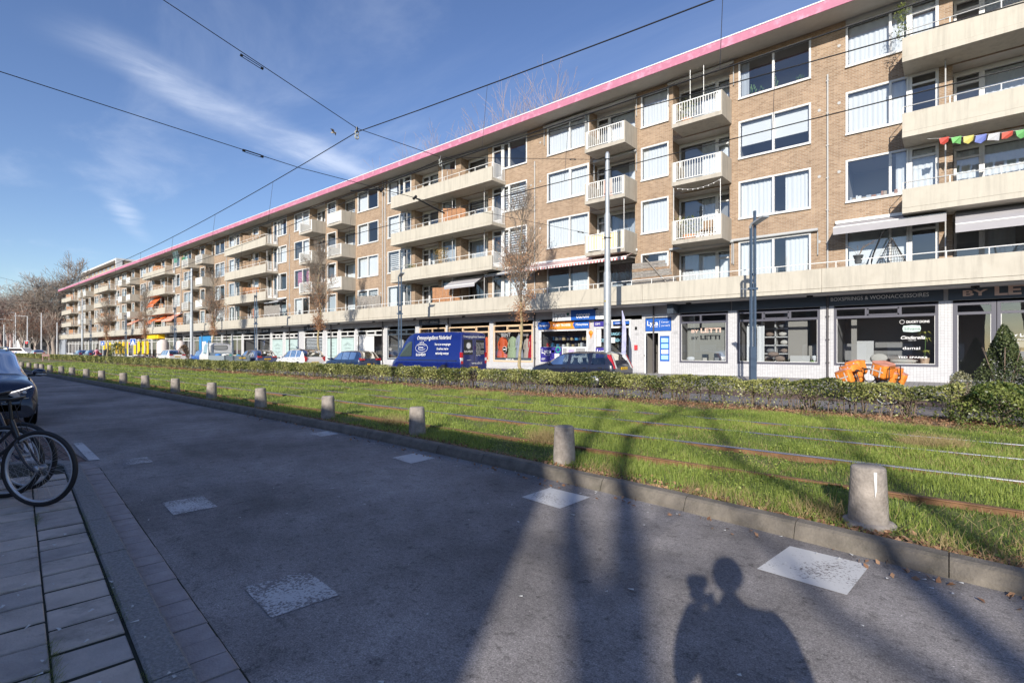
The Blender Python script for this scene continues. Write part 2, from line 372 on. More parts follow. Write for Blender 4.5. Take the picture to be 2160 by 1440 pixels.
# ================================================================== ground
def asphalt(name, base, speck=.5, patch=.25, rough=.85, blue=False):
    m, n, l, b = principled(name); b.inputs['Roughness'].default_value = rough; b.inputs['Specular IOR Level'].default_value = .35
    g = n.new('ShaderNodeNewGeometry')
    def nz(s, d=6, r=.6):
        t = n.new('ShaderNodeTexNoise'); t.inputs['Scale'].default_value = s; t.inputs['Detail'].default_value = d; t.inputs['Roughness'].default_value = r; l.new(g.outputs['Position'], t.inputs['Vector']); return t.outputs['Fac']
    def mr(x, a, c, d, e):
        t = n.new('ShaderNodeMapRange'); t.inputs['From Min'].default_value = a; t.inputs['From Max'].default_value = c; t.inputs['To Min'].default_value = d; t.inputs['To Max'].default_value = e; l.new(x, t.inputs['Value']); return t.outputs[0]
    def mm(a, c):
        t = n.new('ShaderNodeMath'); t.operation = 'MULTIPLY'; l.new(a, t.inputs[0]); l.new(c, t.inputs[1]); return t.outputs[0]
    big = mr(nz(.45, 5), .35, .65, 1 - patch, 1 + patch); mid = mr(nz(3.5, 7, .7), .3, .7, .8, 1.2)
    fine = mm(mr(nz(95, 4, .75), .32, .68, 1 - speck, 1 + speck), mr(nz(34, 4, .7), .3, .7, .78, 1.22))
    vo = n.new('ShaderNodeTexVoronoi'); vo.inputs['Scale'].default_value = 130; l.new(g.outputs['Position'], vo.inputs['Vector'])
    st = mr(vo.outputs['Distance'], .0, .35, 1.5, .85)
    dk = mm(mr(nz(6.5, 9, .8), .55, .64, 1.0, .52), mr(nz(22, 6, .75), .55, .64, 1.0, .58))      # dark bitumen stains and pits
    lt = mr(nz(38, 3, .5), .73, .76, 1.0, 2.6)        # scraps and light stones
    f = mm(mm(mm(big, mid), mm(fine, st)), mm(dk, lt))
    v = n.new('ShaderNodeVectorMath'); v.operation = 'SCALE'; v.inputs[0].default_value = base; l.new(f, v.inputs['Scale']); l.new(v.outputs[0], b.inputs['Base Color'])
    bp = n.new('ShaderNodeBump'); bp.inputs['Strength'].default_value = .55; bp.inputs['Distance'].default_value = .006; l.new(nz(140, 3, .7), bp.inputs['Height']); l.new(bp.outputs[0], b.inputs['Normal'])
    _mats[name] = m; return m
ASPH = asphalt('road asphalt', (.275, .255, .248), patch=.34)
ASPH2 = asphalt('lane asphalt', (.22, .21, .215), patch=.12)
def worn_paint(name, lo=.60, hi=.70):
    m, n, l, b = principled(name); b.inputs['Roughness'].default_value = .7
    g = n.new('ShaderNodeNewGeometry'); t = n.new('ShaderNodeTexNoise'); t.inputs['Scale'].default_value = 48; t.inputs['Detail'].default_value = 9; t.inputs['Roughness'].default_value = .72; l.new(g.outputs['Position'], t.inputs['Vector'])
    t2 = n.new('ShaderNodeTexNoise'); t2.inputs['Scale'].default_value = 2.3; t2.inputs['Detail'].default_value = 2; l.new(g.outputs['Position'], t2.inputs['Vector'])
    a = n.new('ShaderNodeMath'); a.operation = 'MULTIPLY_ADD'; a.inputs[1].default_value = .55; l.new(t2.outputs['Fac'], a.inputs[0]); l.new(t.outputs['Fac'], a.inputs[2])
    r = n.new('ShaderNodeMapRange'); r.inputs['From Min'].default_value = lo + .22; r.inputs['From Max'].default_value = hi + .2; l.new(a.outputs[0], r.inputs['Value'])
    mx = n.new('ShaderNodeMixRGB'); mx.inputs['Color1'].default_value = (.55, .55, .55, 1); mx.inputs['Color2'].default_value = (.19, .175, .175, 1); l.new(r.outputs[0], mx.inputs['Fac']); l.new(mx.outputs[0], b.inputs['Base Color'])
    _mats[name] = m; return m
PAINT = worn_paint('worn road paint', .63, .72); PAINT2 = worn_paint('very worn road paint', .50, .60)
CONC = mat('kerb concrete', (.17, .15, .125), .9, var=.32, vs=5, bump=.5, bs=60, dirt=(.085, .08, .06), ds=2.2)
CONCG = mat('exposed aggregate kerb', (.27, .265, .26), .9, var=.35, vs=55, bump=.8, bs=90)
SLAB = mat('paving slab', (.48, .42, .37), .9, var=.22, vs=3.2, bump=.4, bs=70, dirt=(.22, .21, .18), ds=3.5)
GUT = mat('gutter paver', (.34, .305, .30), .9, var=.2, vs=6, bump=.4, bs=70)
JOINT = mat('mossy joint sand', (.020, .022, .013), .95, var=.4, vs=12)
EARTH = mat('bare earth', (.20, .135, .09), .95, var=.35, vs=6, bump=.6, bs=20)
TURF = mat('turf base', (.125, .145, .04), .95, var=.4, vs=2.2, dirt=(.14, .13, .06), ds=.9, bump=.8, bs=25)
BAY = brick_mat('bay clinker paving', (.20, .13, .11), (.14, .10, .09), (.06, .05, .045), .2, .1, plane='xy', var=.2)
PAVE = brick_mat('shop pavement slabs', (.38, .36, .35), (.32, .31, .31), (.12, .12, .12), .3, .3, plane='xy', var=.15, ms=.012)

def S(o): return tag(o, kind='structure')
def K(x):      # front foot of the tram side kerb, which swings towards the camera at the right
    x = np.asarray(x, float); return np.where(x < 0, 5.62 - .9 * np.exp(np.minimum(x, 0) / 6), 4.72 - .12 * x)
S(MB().quad((-900, -500, -.03), (500, -500, -.03), (500, 900, -.03), (-900, 900, -.03)).build('ground', ASPH2))
S(MB().quad((-185, -3.2, 0), (25, -3.2, 0), (25, 5.42, 0), (-185, 5.42, 0)).build('road', ASPH))
S(MB().quad((-185, 14.75, 0), (25, 14.75, 0), (25, 18.5, 0), (-185, 18.5, 0)).build('service_lane', ASPH2))
S(MB().quad((-170, 18.5, .004), (25, 18.5, .004), (25, 20.6, .004), (-170, 20.6, .004)).build('parking_bay', BAY))
b = MB(); b.add([(-168, 20.72, .125), (25, 20.72, .125), (25, 26.0, .31), (-168, 26.0, .31), (-168, 20.72, -.02), (25, 20.72, -.02)], [(0, 1, 2, 3), (4, 5, 1, 0)]); S(b.build('shop_pavement', PAVE))
S(MB().box(-168, 25, 20.58, 20.715, -.02, .13).build('kerb', CONC))
S(MB().quad((-70, -.6, .004), (-9.4, -.6, .004), (-9.4, 1.72, .004), (-70, 1.72, .004)).build('parking_bay_near', BAY))
S(MB().quad((-185, -40, .09), (25, -40, .09), (25, -3.2, .09), (-185, -3.2, .09)).build('far_pavement', PAVE))

# tram bed: gently uneven turf, bare strips beside kerb and hedge
xs = np.concatenate([np.linspace(-185, -40, 60)[:-1], np.linspace(-40, 12, 240)]); ys = np.linspace(5.72, 14.72, 60)
def bedz(x, y):
    z = .095 + .028 * np.sin(1.7 * x + .6 * y) * np.sin(2.3 * y + .4 * x) + .02 * np.sin(5.1 * x + 2 * y) * np.cos(3.7 * y) 
    e = np.clip(np.minimum(y - K(x) - .19, 14.72 - y) / .25, 0, 1)
    return .095 * (1 - e) + z * e
XX, YY = np.meshgrid(xs, ys, indexing='ij'); YY = 14.72 - (14.72 - YY) * (14.72 - K(XX) - .195) / 9.0; ZZ = bedz(XX, YY)
V = np.stack([XX, YY, ZZ], -1).reshape(-1, 3); ny = len(ys)
I = (np.arange(len(xs) - 1)[:, None] * ny + np.arange(ny - 1)[None, :]).ravel()
F = np.stack([I, I + ny, I + ny + 1, I + 1], 1); yc = V[F].mean(1)[:, 1]
xc = V[F].mean(1)[:, 0]
edge = 13.25 + .25 * np.sin(xc * 1.3) + .15 * np.sin(xc * 3.1)
S(np_mesh('tram_bed', V, F, [TURF, EARTH], midx=((yc > edge) | (yc < K(xc) + .34)).astype(int), smooth=True))

# right kerb of the road
b = MB(); x = -184.0; rk = random.Random(3)
while x < 22:
    ln = 1.0 if x > -60 else 4.0
    d = rk.uniform(-.006, .006); h = .13 + rk.uniform(-.004, .004)
    pr = [(.0 + d, -.02), (.012 + d, .035), (.055 + d, .110), (.085 + d, h), (.20, h), (.20, -.02)]; xa, xb_ = x, x + ln - .007
    b.add([(xa, float(K(xa)) + p[0], p[1]) for p in pr] + [(xb_, float(K(xb_)) + p[0], p[1]) for p in pr], [(i, 6 + i, 6 + (i + 1) % 6, (i + 1) % 6) for i in range(6)] + [tuple(range(6)), tuple(range(11, 5, -1))]); x += ln
S(b.build('kerb_tram_side', CONC))
b = MB(); b.box(-184, 22, 14.725, 14.85, -.02, .12); S(b.build('kerb_lane_side', CONC))

# near kerb, gutter and paving slabs of the footway: path of the kerb's inner edge
E0 = Vector((-2.74, .72)); ed = Vector((-.9945, .1045))
path = []
s = -6.0
while s < 6.05: path.append(E0 + ed * s); s += .1
cdir = ed.copy(); p = path[-1].copy()
for i in range(10):                       # rounded corner at the end of the footway
    cdir = Matrix.Rotation(R(8.4), 2) @ cdir; p = p + cdir * .1; path.append(p.copy())
for i in range(34): p = p + cdir * .1; path.append(p.copy())
def offs(i, d):
    t = (path[min(i + 1, len(path) - 1)] - path[max(i - 1, 0)]).normalized(); nrm = Vector((t.y, -t.x)); return path[i] + nrm * d
def blocks(d0, d1, z0, z1, length, gap, matl, name, jit=.004, seed=1):
    b = MB(); r = random.Random(seed); i = 0; n = int(round(length / .1))
    while i + n < len(path):
        q = [offs(k, d0) for k in range(i, i + n + 1)]; o = [offs(k, d1) for k in range(i, i + n + 1)]
        t = (q[-1] - q[0]).normalized() * gap / 2; q[0] = q[0] + t; o[0] = o[0] + t; q[-1] = q[-1] - t; o[-1] = o[-1] - t
        z = z1 + r.uniform(-jit, jit); v = []; m = len(q)
        bev = .012
        qi = [a + (c - a).normalized() * bev for a, c in zip(q, o)]; oi = [c + (a - c).normalized() * bev for a, c in zip(q, o)]
        for a in q: v.append((a.x, a.y, z0))
        for a in q: v.append((a.x, a.y, z - bev))
        for a in qi: v.append((a.x, a.y, z))
        for a in oi: v.append((a.x, a.y, z))
        for a in o: v.append((a.x, a.y, z - bev))
        for a in o: v.append((a.x, a.y, z0))
        f = []
        for row in range(5):
            for k in range(m - 1): f.append((row * m + k, row * m + k + 1, (row + 1) * m + k + 1, (row + 1) * m + k))
        f.append((0, m, 2 * m, 3 * m, 4 * m, 5 * m)); f.append(tuple(j * m + m - 1 for j in range(5, -1, -1)))
        b.add(v, f); i += n
    o = b.build(name, matl); return S(o)
nr = blocks  # outward normal points to the road
side = 1 if (offs(10, 1) - path[10]).y > 0 else -1
blocks(0.0 * side, .165 * side, -.02, .105, 1.0, .012, CONCG, 'kerb_near', seed=2)
blocks(.175 * side, .375 * side, -.02, .012, .2, .010, GUT, 'gutter', .003, seed=5)
# slabs: 30 cm tiles, half bond, uneven
b = MB(); r = random.Random(11); nn = Vector((ed.y, -ed.x));
if nn.y > 0: nn = -nn
for j in range(13):
    for i in range(-20, 21):
        s0 = i * .303 + (.15 if j % 2 else 0) + r.uniform(-.003, .003); d0 = .012 + j * .303
        if s0 + .3 > 6.1 - (.0 if j > 2 else .12 * (3 - j)): continue
        g = .014; c = []
        for (u, v) in ((s0 + .009, d0 + .005), (s0 + .278, d0 + .005), (s0 + .278, d0 + .298), (s0 + .009, d0 + .298)):
            c.append(E0 + ed * u + nn * v)
        zb = .098 + r.uniform(-.005, .005); tx, ty = r.uniform(-.004, .004), r.uniform(-.004, .004)
        zs = [zb, zb + tx, zb + tx + ty, zb + ty]; cen = sum(c, Vector((0, 0))) / 4
        vi = [(cen + (q - cen) * .965) for q in c]
        v = [(q.x, q.y, 0.03) for q in c] + [(q.x, q.y, z - .006) for q, z in zip(c, zs)] + [(q.x, q.y, z) for q, z in zip(vi, zs)]
        f = [(8, 9, 10, 11)] + [(k, (k + 1) % 4, 4 + (k + 1) % 4, 4 + k) for k in range(4)] + [(4 + k, 4 + (k + 1) % 4, 8 + (k + 1) % 4, 8 + k) for k in range(4)]
        if nn.x * ed.y - nn.y * ed.x > 0: f = [q[::-1] for q in f]
        b.add(v, f, r.choice((0, 0, 1, 2)))
S(b.build('footway_slabs', [SLAB, mat('paving slab b', (.40, .36, .33), .9, var=.22, vs=4, bump=.4, bs=70), mat('paving slab c', (.52, .45, .39), .9, var=.2, vs=4, bump=.4, bs=70)]))
b = MB(); pts = [offs(i, .0) for i in range(0, len(path), 2)]; v = [(p.x, p.y, .088) for p in pts] + [(-9.2, -3.2, .088), (3.4, -3.2, .088)]
b.add(v, [tuple(range(len(v)))]); S(b.build('footway_bed', JOINT))
b = MB(); v0 = []; 
for i in range(0, len(path) - 1):
    a, c = offs(i, .165 * side), offs(i, .378 * side); a2, c2 = offs(i + 1, .165 * side), offs(i + 1, .378 * side)
    b.quad((a.x, a.y, .004), (c.x, c.y, .004), (c2.x, c2.y, .004), (a2.x, a2.y, .004))
S(b.build('gutter_joints', JOINT))

# painted marks (square blocks of the crossing and the bay lines)
b = MB()
for q in ([(-1.07, 4.02), (-.99, 4.66), (-.45, 4.63), (-.51, 3.97)], [(-3.53, 4.33), (-3.52, 4.83), (-2.96, 4.80), (-2.98, 4.26)],
          [(-6.27, 4.66), (-6.27, 5.10), (-5.76, 5.06), (-5.74, 4.60)], [(-9.25, 4.98), (-9.27, 5.36), (-8.80, 5.33), (-8.77, 4.96)]):
    b.quad(*[(x, y, .004) for x, y in q][::-1])
S(b.build('road_mark', PAINT))
b = MB()
for q in ([(-3.61, 1.48), (-3.55, 1.89), (-3.03, 1.84), (-3.08, 1.42)], [(-6.26, 1.75), (-6.2, 2.12), (-5.67, 2.07), (-5.71, 1.69)], [(-9.13, 2.03), (-9.08, 2.35), (-8.62, 2.30), (-8.63, 1.97)]):
    b.quad(*[(x, y, .004) for x, y in q][::-1])
S(b.build('road_mark_worn', PAINT2))
b = MB(); b.quad((-9.4, 1.73, .009), (-9.35, 1.85, .009), (-11.3, 1.99, .009), (-11.3, 1.87, .009)); b.quad((-9.75, 1.1, .009), (-9.6, 1.18, .009), (-11.9, 1.45, .009), (-11.9, 1.33, .009))
S(b.build('bay_line', PAINT))
# scraps of litter and petals on road, footway
b = MB(); r = random.Random(8)
for i in range(150):
    t = r.random()
    if t < .35: x = r.uniform(-12, .3); y = float(K(x)) - r.uniform(.02, .4); z = .012
    elif t < .6: x, y, z = r.uniform(-8, 0), r.uniform(1.2, 5), .012
    else: x, y, z = r.uniform(-6, -2.2), r.uniform(-.3, .9), .112
    a = r.random() * 6.28; l_, w_ = r.uniform(.006, .022), r.uniform(.003, .008)
    ca, sa = math.cos(a), math.sin(a)
    b.quad(*[(x + u * ca - v * sa, y + u * sa + v * ca, z + (.004 if u * v > 0 else 0)) for u, v in ((-l_, -w_), (l_, -w_), (l_, w_), (-l_, w_))])
tag(b.build('litter_scraps', mat('scrap', (.6, .6, .58), .8)), 'tiny pale scraps and petals strewn over road and footway', 'litter', kind='stuff')

# ------------------------------------------------------------------ leaves and blades
def leaf_cloud(name, P, size, tone, m, parent=None, seed=0, aspect=.55, upbias=0.0, off=(0, 0, 0), fold=True):
    rng = np.random.default_rng(seed); n = len(P); P = np.asarray(P, float)
    size = np.broadcast_to(size, (n,)) * rng.uniform(.7, 1.3, n)
    d = rng.normal(size=(n, 3)); d[:, 2] += upbias; d /= np.linalg.norm(d, axis=1)[:, None]
    u = rng.normal(size=(n, 3)); u -= d * (u * d).sum(1)[:, None]; u /= np.linalg.norm(u, axis=1)[:, None]; v = np.cross(d, u)
    a = P - u * size[:, None] * .5; c = P + u * size[:, None] * .5
    bb = P + v * (size * aspect * .5)[:, None] + d * (size * .1)[:, None]; dd = P - v * (size * aspect * .5)[:, None] + d * (size * .1)[:, None]
    V = np.stack([a, bb, c, dd], 1).reshape(-1, 3); F = np.arange(n * 4).reshape(n, 4)
    col = np.repeat(np.clip(tone, 0, 1), 4)
    return np_mesh(name, V, F, m, parent, colors=col, off=off)

GRASSM = leaf_mat('grass blade', (.09, .165, .024), (.50, .58, .14), trans=.4, rough=.5)
GDRY = leaf_mat('dry grass', (.26, .20, .09), (.42, .33, .17), trans=.3, rough=.7)
rng = np.random.default_rng(4)
def fieldn(x, y): return .5 + .25 * np.sin(1.3 * x + 2.1 * np.sin(.9 * y)) + .15 * np.sin(3.7 * y + 1.9 * np.sin(2.3 * x)) + .12 * np.sin(7.3 * x + 5.1 * y)
def grass_patch(x0, x1, y0, y1, dens, h, wdt):
    n = int((x1 - x0) * (y1 - y0) * dens); x = rng.uniform(x0, x1, n); y = rng.uniform(y0, y1, n)
    k = fieldn(x, y); keep = rng.random(n) < np.clip(.35 + k, 0, 1); 
    edge = 13.1 + .3 * np.sin(x * 1.3) + .2 * np.sin(x * 3.1)
    keep &= (y < edge) | (rng.random(n) < .12)
    keep &= (y > K(x) + .42 + .12 * np.sin(x * 2.2)) | ((rng.random(n) < .3) & (y > K(x) + .2))
    for ry in (6.5, 7.93, 9.7, 11.15): keep &= np.abs(y - ry) > .03
    x, y, k = x[keep], y[keep], k[keep]; n = len(x)
    hh = h * rng.uniform(.45, 1.25, n) * (.6 + .8 * np.clip(k, 0, 1)); a = rng.uniform(0, 2 * np.pi, n); ln = rng.uniform(.1, .9, n)
    z = bedz(x, y) - .005; w2 = wdt * rng.uniform(.6, 1.3, n)
    px, py = np.cos(a), np.sin(a); qx, qy = -py, px
    A = np.stack([x - qx * w2, y - qy * w2, z], 1); B = np.stack([x + qx * w2, y + qy * w2, z], 1)
    T = np.stack([x + px * hh * ln, y + py * hh * ln, z + hh], 1)
    tone = np.clip(.15 + .55 * k + rng.normal(0, .22, n), 0, 1)
    return np.stack([A, B, T], 1).reshape(-1, 3), np.repeat(tone, 3)
parts_ = [grass_patch(-7, 3.5, 4.5, 13.6, 3000, .07, .0038), grass_patch(-16, -7, 5.5, 13.6, 1300, .075, .005), grass_patch(-34, -16, 5.72, 13.6, 420, .08, .009), grass_patch(-75, -34, 5.72, 13.8, 90, .09, .022)]
V = np.concatenate([p[0] for p in parts_]); T = np.concatenate([p[1] for p in parts_])
tag(np_mesh('grass', V, np.arange(len(V)).reshape(-1, 3), GRASSM, colors=T), 'bright green grass grown over the tram bed', 'grass', kind='stuff')
# broad weeds / clover layer
n = 70000; x = rng.uniform(-22, 3.5, n); x = 3.5 - (3.5 - x) * rng.random(n) ** .5; y = rng.uniform(4.9, 13.3, n); k = fieldn(x * 1.4 + 3, y * 1.2)
keep = (rng.random(n) < np.clip(k * 1.3 - .35, 0, 1)) & (y > K(x) + .35)
for ry in (6.5, 7.93, 9.7, 11.15): keep &= np.abs(y - ry) > .04
x, y, k = x[keep], y[keep], k[keep]; z = bedz(x, y) + rng.uniform(.01, .05, len(x))
tag(leaf_cloud('clover', np.stack([x, y, z], 1), .028, .35 + .5 * k + rng.normal(0, .15, len(x)), GRASSM, seed=5, aspect=.8, upbias=2.2), 'low clover and weeds among the tram bed grass', 'ground cover', kind='stuff')
# dry grass clumps
b = []; tt = []
for (cx, cy, rr, cnt, hh) in ((-.2, 10.3, .45, 700, .22), (-4.9, 6.6, .3, 500, .3), (-8.6, 6.4, .35, 350, .28), (-11.8, 12.0, .5, 300, .2), (-1.7, 5.35, .5, 300, .12), (.4, 5.1, .6, 400, .12), (-3.2, 5.5, .4, 200, .12), (-24, 12.2, .8, 200, .3), (-.9, 5.4, .25, 160, .2)):
    for i in range(cnt):
        a = rng.uniform(0, 6.28); q = rr * rng.random() ** .5; x, y = cx + q * math.cos(a), cy + q * math.sin(a) * .7
        if y < float(K(x)) + .22: y = float(K(x)) + .22 + .05 * rng.random()
        z = float(bedz(np.array(x), np.array(y))); a2 = rng.uniform(0, 6.28); h_ = hh * rng.uniform(.3, 1); l_ = rng.uniform(.3, 1.2) * h_
        b += [(x - .004, y, z), (x + .004, y, z), (x + math.cos(a2) * l_, y + math.sin(a2) * l_, z + h_)]; tt += [rng.random()] * 3
for i in range(16000):
    x = 3.3 - 22 * rng.random() ** 1.5; y = rng.uniform(5, 13.6)
    if y < float(K(x)) + .3 or fieldn(x * 1.3 + 5, y * 1.7) < .45: continue
    z = .1; a2 = rng.uniform(0, 6.28); h_ = rng.uniform(.03, .1); l_ = rng.uniform(.3, 1.4) * h_
    b += [(x - .004, y, z), (x + .004, y, z), (x + math.cos(a2) * l_, y + math.sin(a2) * l_, z + h_)]; tt += [rng.random()] * 3
tag(np_mesh('dry_grass', np.array(b), np.arange(len(b)).reshape(-1, 3), GDRY, colors=np.array(tt)), 'straw coloured dead grass clumps on the tram bed', 'dry grass', kind='stuff')
# grass in the footway joints
b = []; tt = []
for (s0, s1, d) in ((.05, .75, .31), (-.1, .15, .0), (.7, .9, -.01), (1.5, 1.7, -.01), (3.2, 3.6, .31), (.9, 1.4, -.005), (2.0, 3.4, -.005)):
    for i in range(int(420 * (s1 - s0))):
        p = E0 + ed * rng.uniform(s0, s1) + nn * (d + rng.normal(0, .014)) if d > .1 else E0 + ed * rng.uniform(s0, s1) + nn * (d + rng.normal(0, .012))
        a = rng.uniform(0, 6.28); h_ = rng.uniform(.012, .045) * (1 if d > .1 else .55)
        l_ = rng.uniform(.2, 1.3) * h_
        b += [(p.x - .0022, p.y, .095), (p.x + .0022, p.y, .095), (p.x + math.cos(a) * l_, p.y + math.sin(a) * l_, .095 + h_)]; tt += [rng.random() * .5] * 3
for (px, py) in ((-3.05, .36), (-2.85, .33)):
    for i in range(130):
        a = rng.uniform(0, 6.28); h_ = rng.uniform(.02, .06); l_ = rng.uniform(.5, 1.6) * h_; x = px + rng.normal(0, .05); y = py + rng.normal(0, .012)
        b += [(x - .0025, y, .095), (x + .0025, y, .095), (x + math.cos(a) * l_, y + math.sin(a) * l_, .095 + h_)]; tt += [rng.random()] * 3
tag(np_mesh('joint_grass', np.array(b), np.arange(len(b)).reshape(-1, 3), GRASSM, colors=np.array(tt)), 'moss and grass tufts growing in the footway joints', 'grass', kind='stuff')
# fallen leaves under the hedge and along the kerb
DEAD = leaf_mat('dead leaf', (.20, .10, .055), (.46, .28, .17), trans=.15, rough=.8)
n = 26000; x = 2.5 - rng.random(n) ** 1.6 * 62; y = rng.normal(13.75, .35, n); y = np.where(y > 14.7, 14.7 - rng.random(n) * .6, y)
n2 = 3200; x2 = 1.0 - rng.random(n2) ** 1.4 * 22; y2 = K(x2) + .2 + np.abs(rng.normal(0, .12, n2)); x = np.concatenate([x, x2]); y = np.concatenate([y, y2])
n3 = 160; x3 = 1.0 - rng.random(n3) * 14; y3 = K(x3) - rng.uniform(.01, .3, n3)
z = bedz(x, y) + rng.uniform(.005, .03, len(x)); x = np.concatenate([x, x3]); y = np.concatenate([y, y3]); z = np.concatenate([z, np.full(n3, .012)])
tag(leaf_cloud('fallen_leaves', np.stack([x, y, z], 1), np.where(x < -20, .09, .05), rng.random(len(x)), DEAD, seed=6, upbias=1.6, aspect=.6), 'brown fallen leaves under the hedge and along the kerb', 'fallen leaves', kind='stuff')

# tram rails
RUST = mat('rusty rail side', (.19, .10, .05), .85, var=.3, vs=9); STEEL = mat('polished rail head', (.36, .36, .40), .25, metal=.9)
for i, (ry, lab) in enumerate(((6.5, 'rusty tram rail nearest the concrete bollards'), (7.93, 'shiny tram rail just behind the rusty first one'), (9.7, 'tram rail half sunk in the grass, first of the far track'), (11.15, 'tram rail nearest the hedge, almost lost in the grass'))):
    t = thing('tram_rail', lab, 'tram rail', (-80, ry, .1), group='tram rails in the grass bed')
    zt = (.150, .160, .135, .132)[i]
    b = MB(); b.prism([(ry - .018, .06), (ry - .018, zt - .012), (ry + .018, zt - .012), (ry + .018, .06)], -185, 20, 'x'); b.build('rail_web', RUST, t, (-80, ry, .1))
    b = MB(); b.prism([(ry - .034, zt - .011), (ry - .03, zt), (ry + .034, zt), (ry + .04, zt - .011)], -185, 20, 'x'); b.build('rail_head', STEEL if i else RUST, t, (-80, ry, .1))
# ================================================================== the long apartment building
PX = -4.04; MW = 16.05; WY = 26.0; FY = 24.6
BX0, BX1 = PX - 10 * MW, PX + MW
FL = [4.10, 6.95, 9.83, 12.70]            # floor levels of the four dwelling storeys
SILL = [4.55, 7.82, 10.70, 13.57]; HEAD = [6.75, 9.62, 12.50, 15.35]
bld = thing('apartment_building', 'long five storey buff brick apartment block with cream balconies and pink roof edge above shops', 'building', (-80, 26, .3))
BO = (-80, 26, .3)
def bb(mb, name, mats, parent=None, **k):
    return mb.build(name, mats, parent or bld, BO, **k) if parent is None or parent is bld or True else None
wall = MB(); room = MB(); far_win = MB(); far_door = MB(); rr = random.Random(21)

def wall_grid(x0, x1, z0, z1, holes, Y, reveal=.12, m=0):
    xs = sorted({x0, x1, *[h[0] for h in holes], *[h[1] for h in holes]}); zs = sorted({z0, z1, *[h[2] for h in holes], *[h[3] for h in holes]})
    xs = [x for x in xs if x0 <= x <= x1]; zs = [z for z in zs if z0 <= z <= z1]
    for i in range(len(xs) - 1):
        run = None
        for j in range(len(zs) - 1):
            cx, cz = (xs[i] + xs[i + 1]) / 2, (zs[j] + zs[j + 1]) / 2
            inside = any(h[0] < cx < h[1] and h[2] < cz < h[3] for h in holes)
            if not inside: wall.quad((xs[i], Y, zs[j]), (xs[i + 1], Y, zs[j]), (xs[i + 1], Y, zs[j + 1]), (xs[i], Y, zs[j + 1]), m)
    for h in holes:
        a, c, d, e = h[:4]; r = h[4] if len(h) > 4 else reveal
        wall.quad((a, Y, d), (a, Y, e), (a, Y + r, e), (a, Y + r, d), m); wall.quad((c, Y, d), (c, Y + r, d), (c, Y + r, e), (c, Y, e), m)
        wall.quad((a, Y, e), (c, Y, e), (c, Y + r, e), (a, Y + r, e), m); wall.quad((a, Y, d), (a, Y + r, d), (c, Y + r, d), (c, Y, d), m)

def roombox(x0, x1, z0, z1, Y, d=2.2, m=0):
    x0 += .01; x1 -= .01
    room.quad((x0, Y + d, z0), (x1, Y + d, z0), (x1, Y + d, z1), (x0, Y + d, z1), m)
    room.quad((x0, Y, z0), (x0, Y, z1), (x0, Y + d, z1), (x0, Y + d, z0), m); room.quad((x1, Y, z0), (x1, Y + d, z0), (x1, Y + d, z1), (x1, Y, z1), m)
    room.quad((x0, Y, z1), (x1, Y, z1), (x1, Y + d, z1), (x0, Y + d, z1), m); room.quad((x0, Y, z0), (x0, Y + d, z0), (x1, Y + d, z0), (x1, Y, z0), m)

def curtain_geo(x0, x1, z0, z1, Y, style, rnd):
    b = MB()
    def drape(a, c, zt=z1, zb=z0, m=0, amp=.028):
        n = max(4, int((c - a) / .045)); v = []
        ph = rnd.uniform(0, 6)
        for i in range(n + 1):
            x = a + (c - a) * i / n; y = Y + amp * math.sin(i * 1.7 + ph + .8 * math.sin(i * .5)) + .01 * rnd.uniform(-1, 1)
            v += [(x, y, zb), (x + .01 * math.sin(i), y * .5 + Y * .5, zt)]
        b.add(v, [(2 * i, 2 * i + 2, 2 * i + 3, 2 * i + 1) for i in range(n)], m, True)
    W = x1 - x0
    if style == 'full': drape(x0, x1)
    elif style == 'grey': drape(x0, x1, m=1)
    elif style == 'left': drape(x0, x0 + W * .45)
    elif style == 'right': drape(x1 - W * .42, x1)
    elif style == 'sides': drape(x0, x0 + W * .2); drape(x1 - W * .22, x1)
    elif style == 'gap': drape(x0, x0 + W * .5); drape(x0 + W * .66, x1)
    elif style == 'blind':
        n = int((z1 - z0) / .16)
        for i in range(n): b.box(x0 + .02, x1 - .02, Y, Y + .01, z1 - .16 * i - .09, z1 - .16 * i)
    elif style == 'roller': b.box(x0 + .02, x1 - .02, Y, Y + .01, z0 + (z1 - z0) * .35, z1)
    elif style == 'screen': b.box(x0 + .02, x1 - .02, Y, Y + .01, z0, z1, 0)
    elif style == 'pink':
        n = int((z1 - z0) / .17); 
        for i in range(n): b.box(x0 + W * .1, x0 + W * .42, Y, Y + .01, z1 - .17 * i - .12, z1 - .17 * i, 2); b.box(x1 - W * .3, x1 - .02, Y, Y + .01, z1 - .17 * i - .12, z1 - .17 * i, 2)
    elif style == 'plants':
        for i in range(7):
            cx = x0 + W * (.08 + .85 * rnd.random()); hh = rnd.uniform(.12, .5); b.box(cx - .07, cx + .07, Y - .02, Y + .1, z0, z0 + .12, 3)
            for j in range(9):
                a = rnd.uniform(-1, 1); q = rnd.uniform(.3, 1) * hh; b.quad((cx + a * .03, Y, z0 + .1), (cx + a * .03 + .03, Y, z0 + .1), (cx + a * .12 + .04, Y, z0 + .1 + q), (cx + a * .12, Y, z0 + .13 + q), 4)
        drape(x0, x0 + W * .12, m=1)
    elif style == 'books':
        x = x0 + .05
        while x < x0 + W * .8:
            w_ = rnd.uniform(.03, .2); b.box(x, x + w_ - .01, Y - .02, Y + .12, z0, z0 + rnd.uniform(.1, .25), rnd.choice([0, 1, 3, 5])); x += w_
        drape(x1 - W * .18, x1)
    return b
PINKC = mat('pink blind', (.75, .25, .42), .8); POTC = mat('terracotta', (.45, .22, .12), .8); PLANTG = mat('house plant', (.12, .22, .06), .6); BOXC = mat('cardboard', (.5, .38, .26), .9)
CURM = [CURT, CURT2, PINKC, POTC, PLANTG, BOXC]
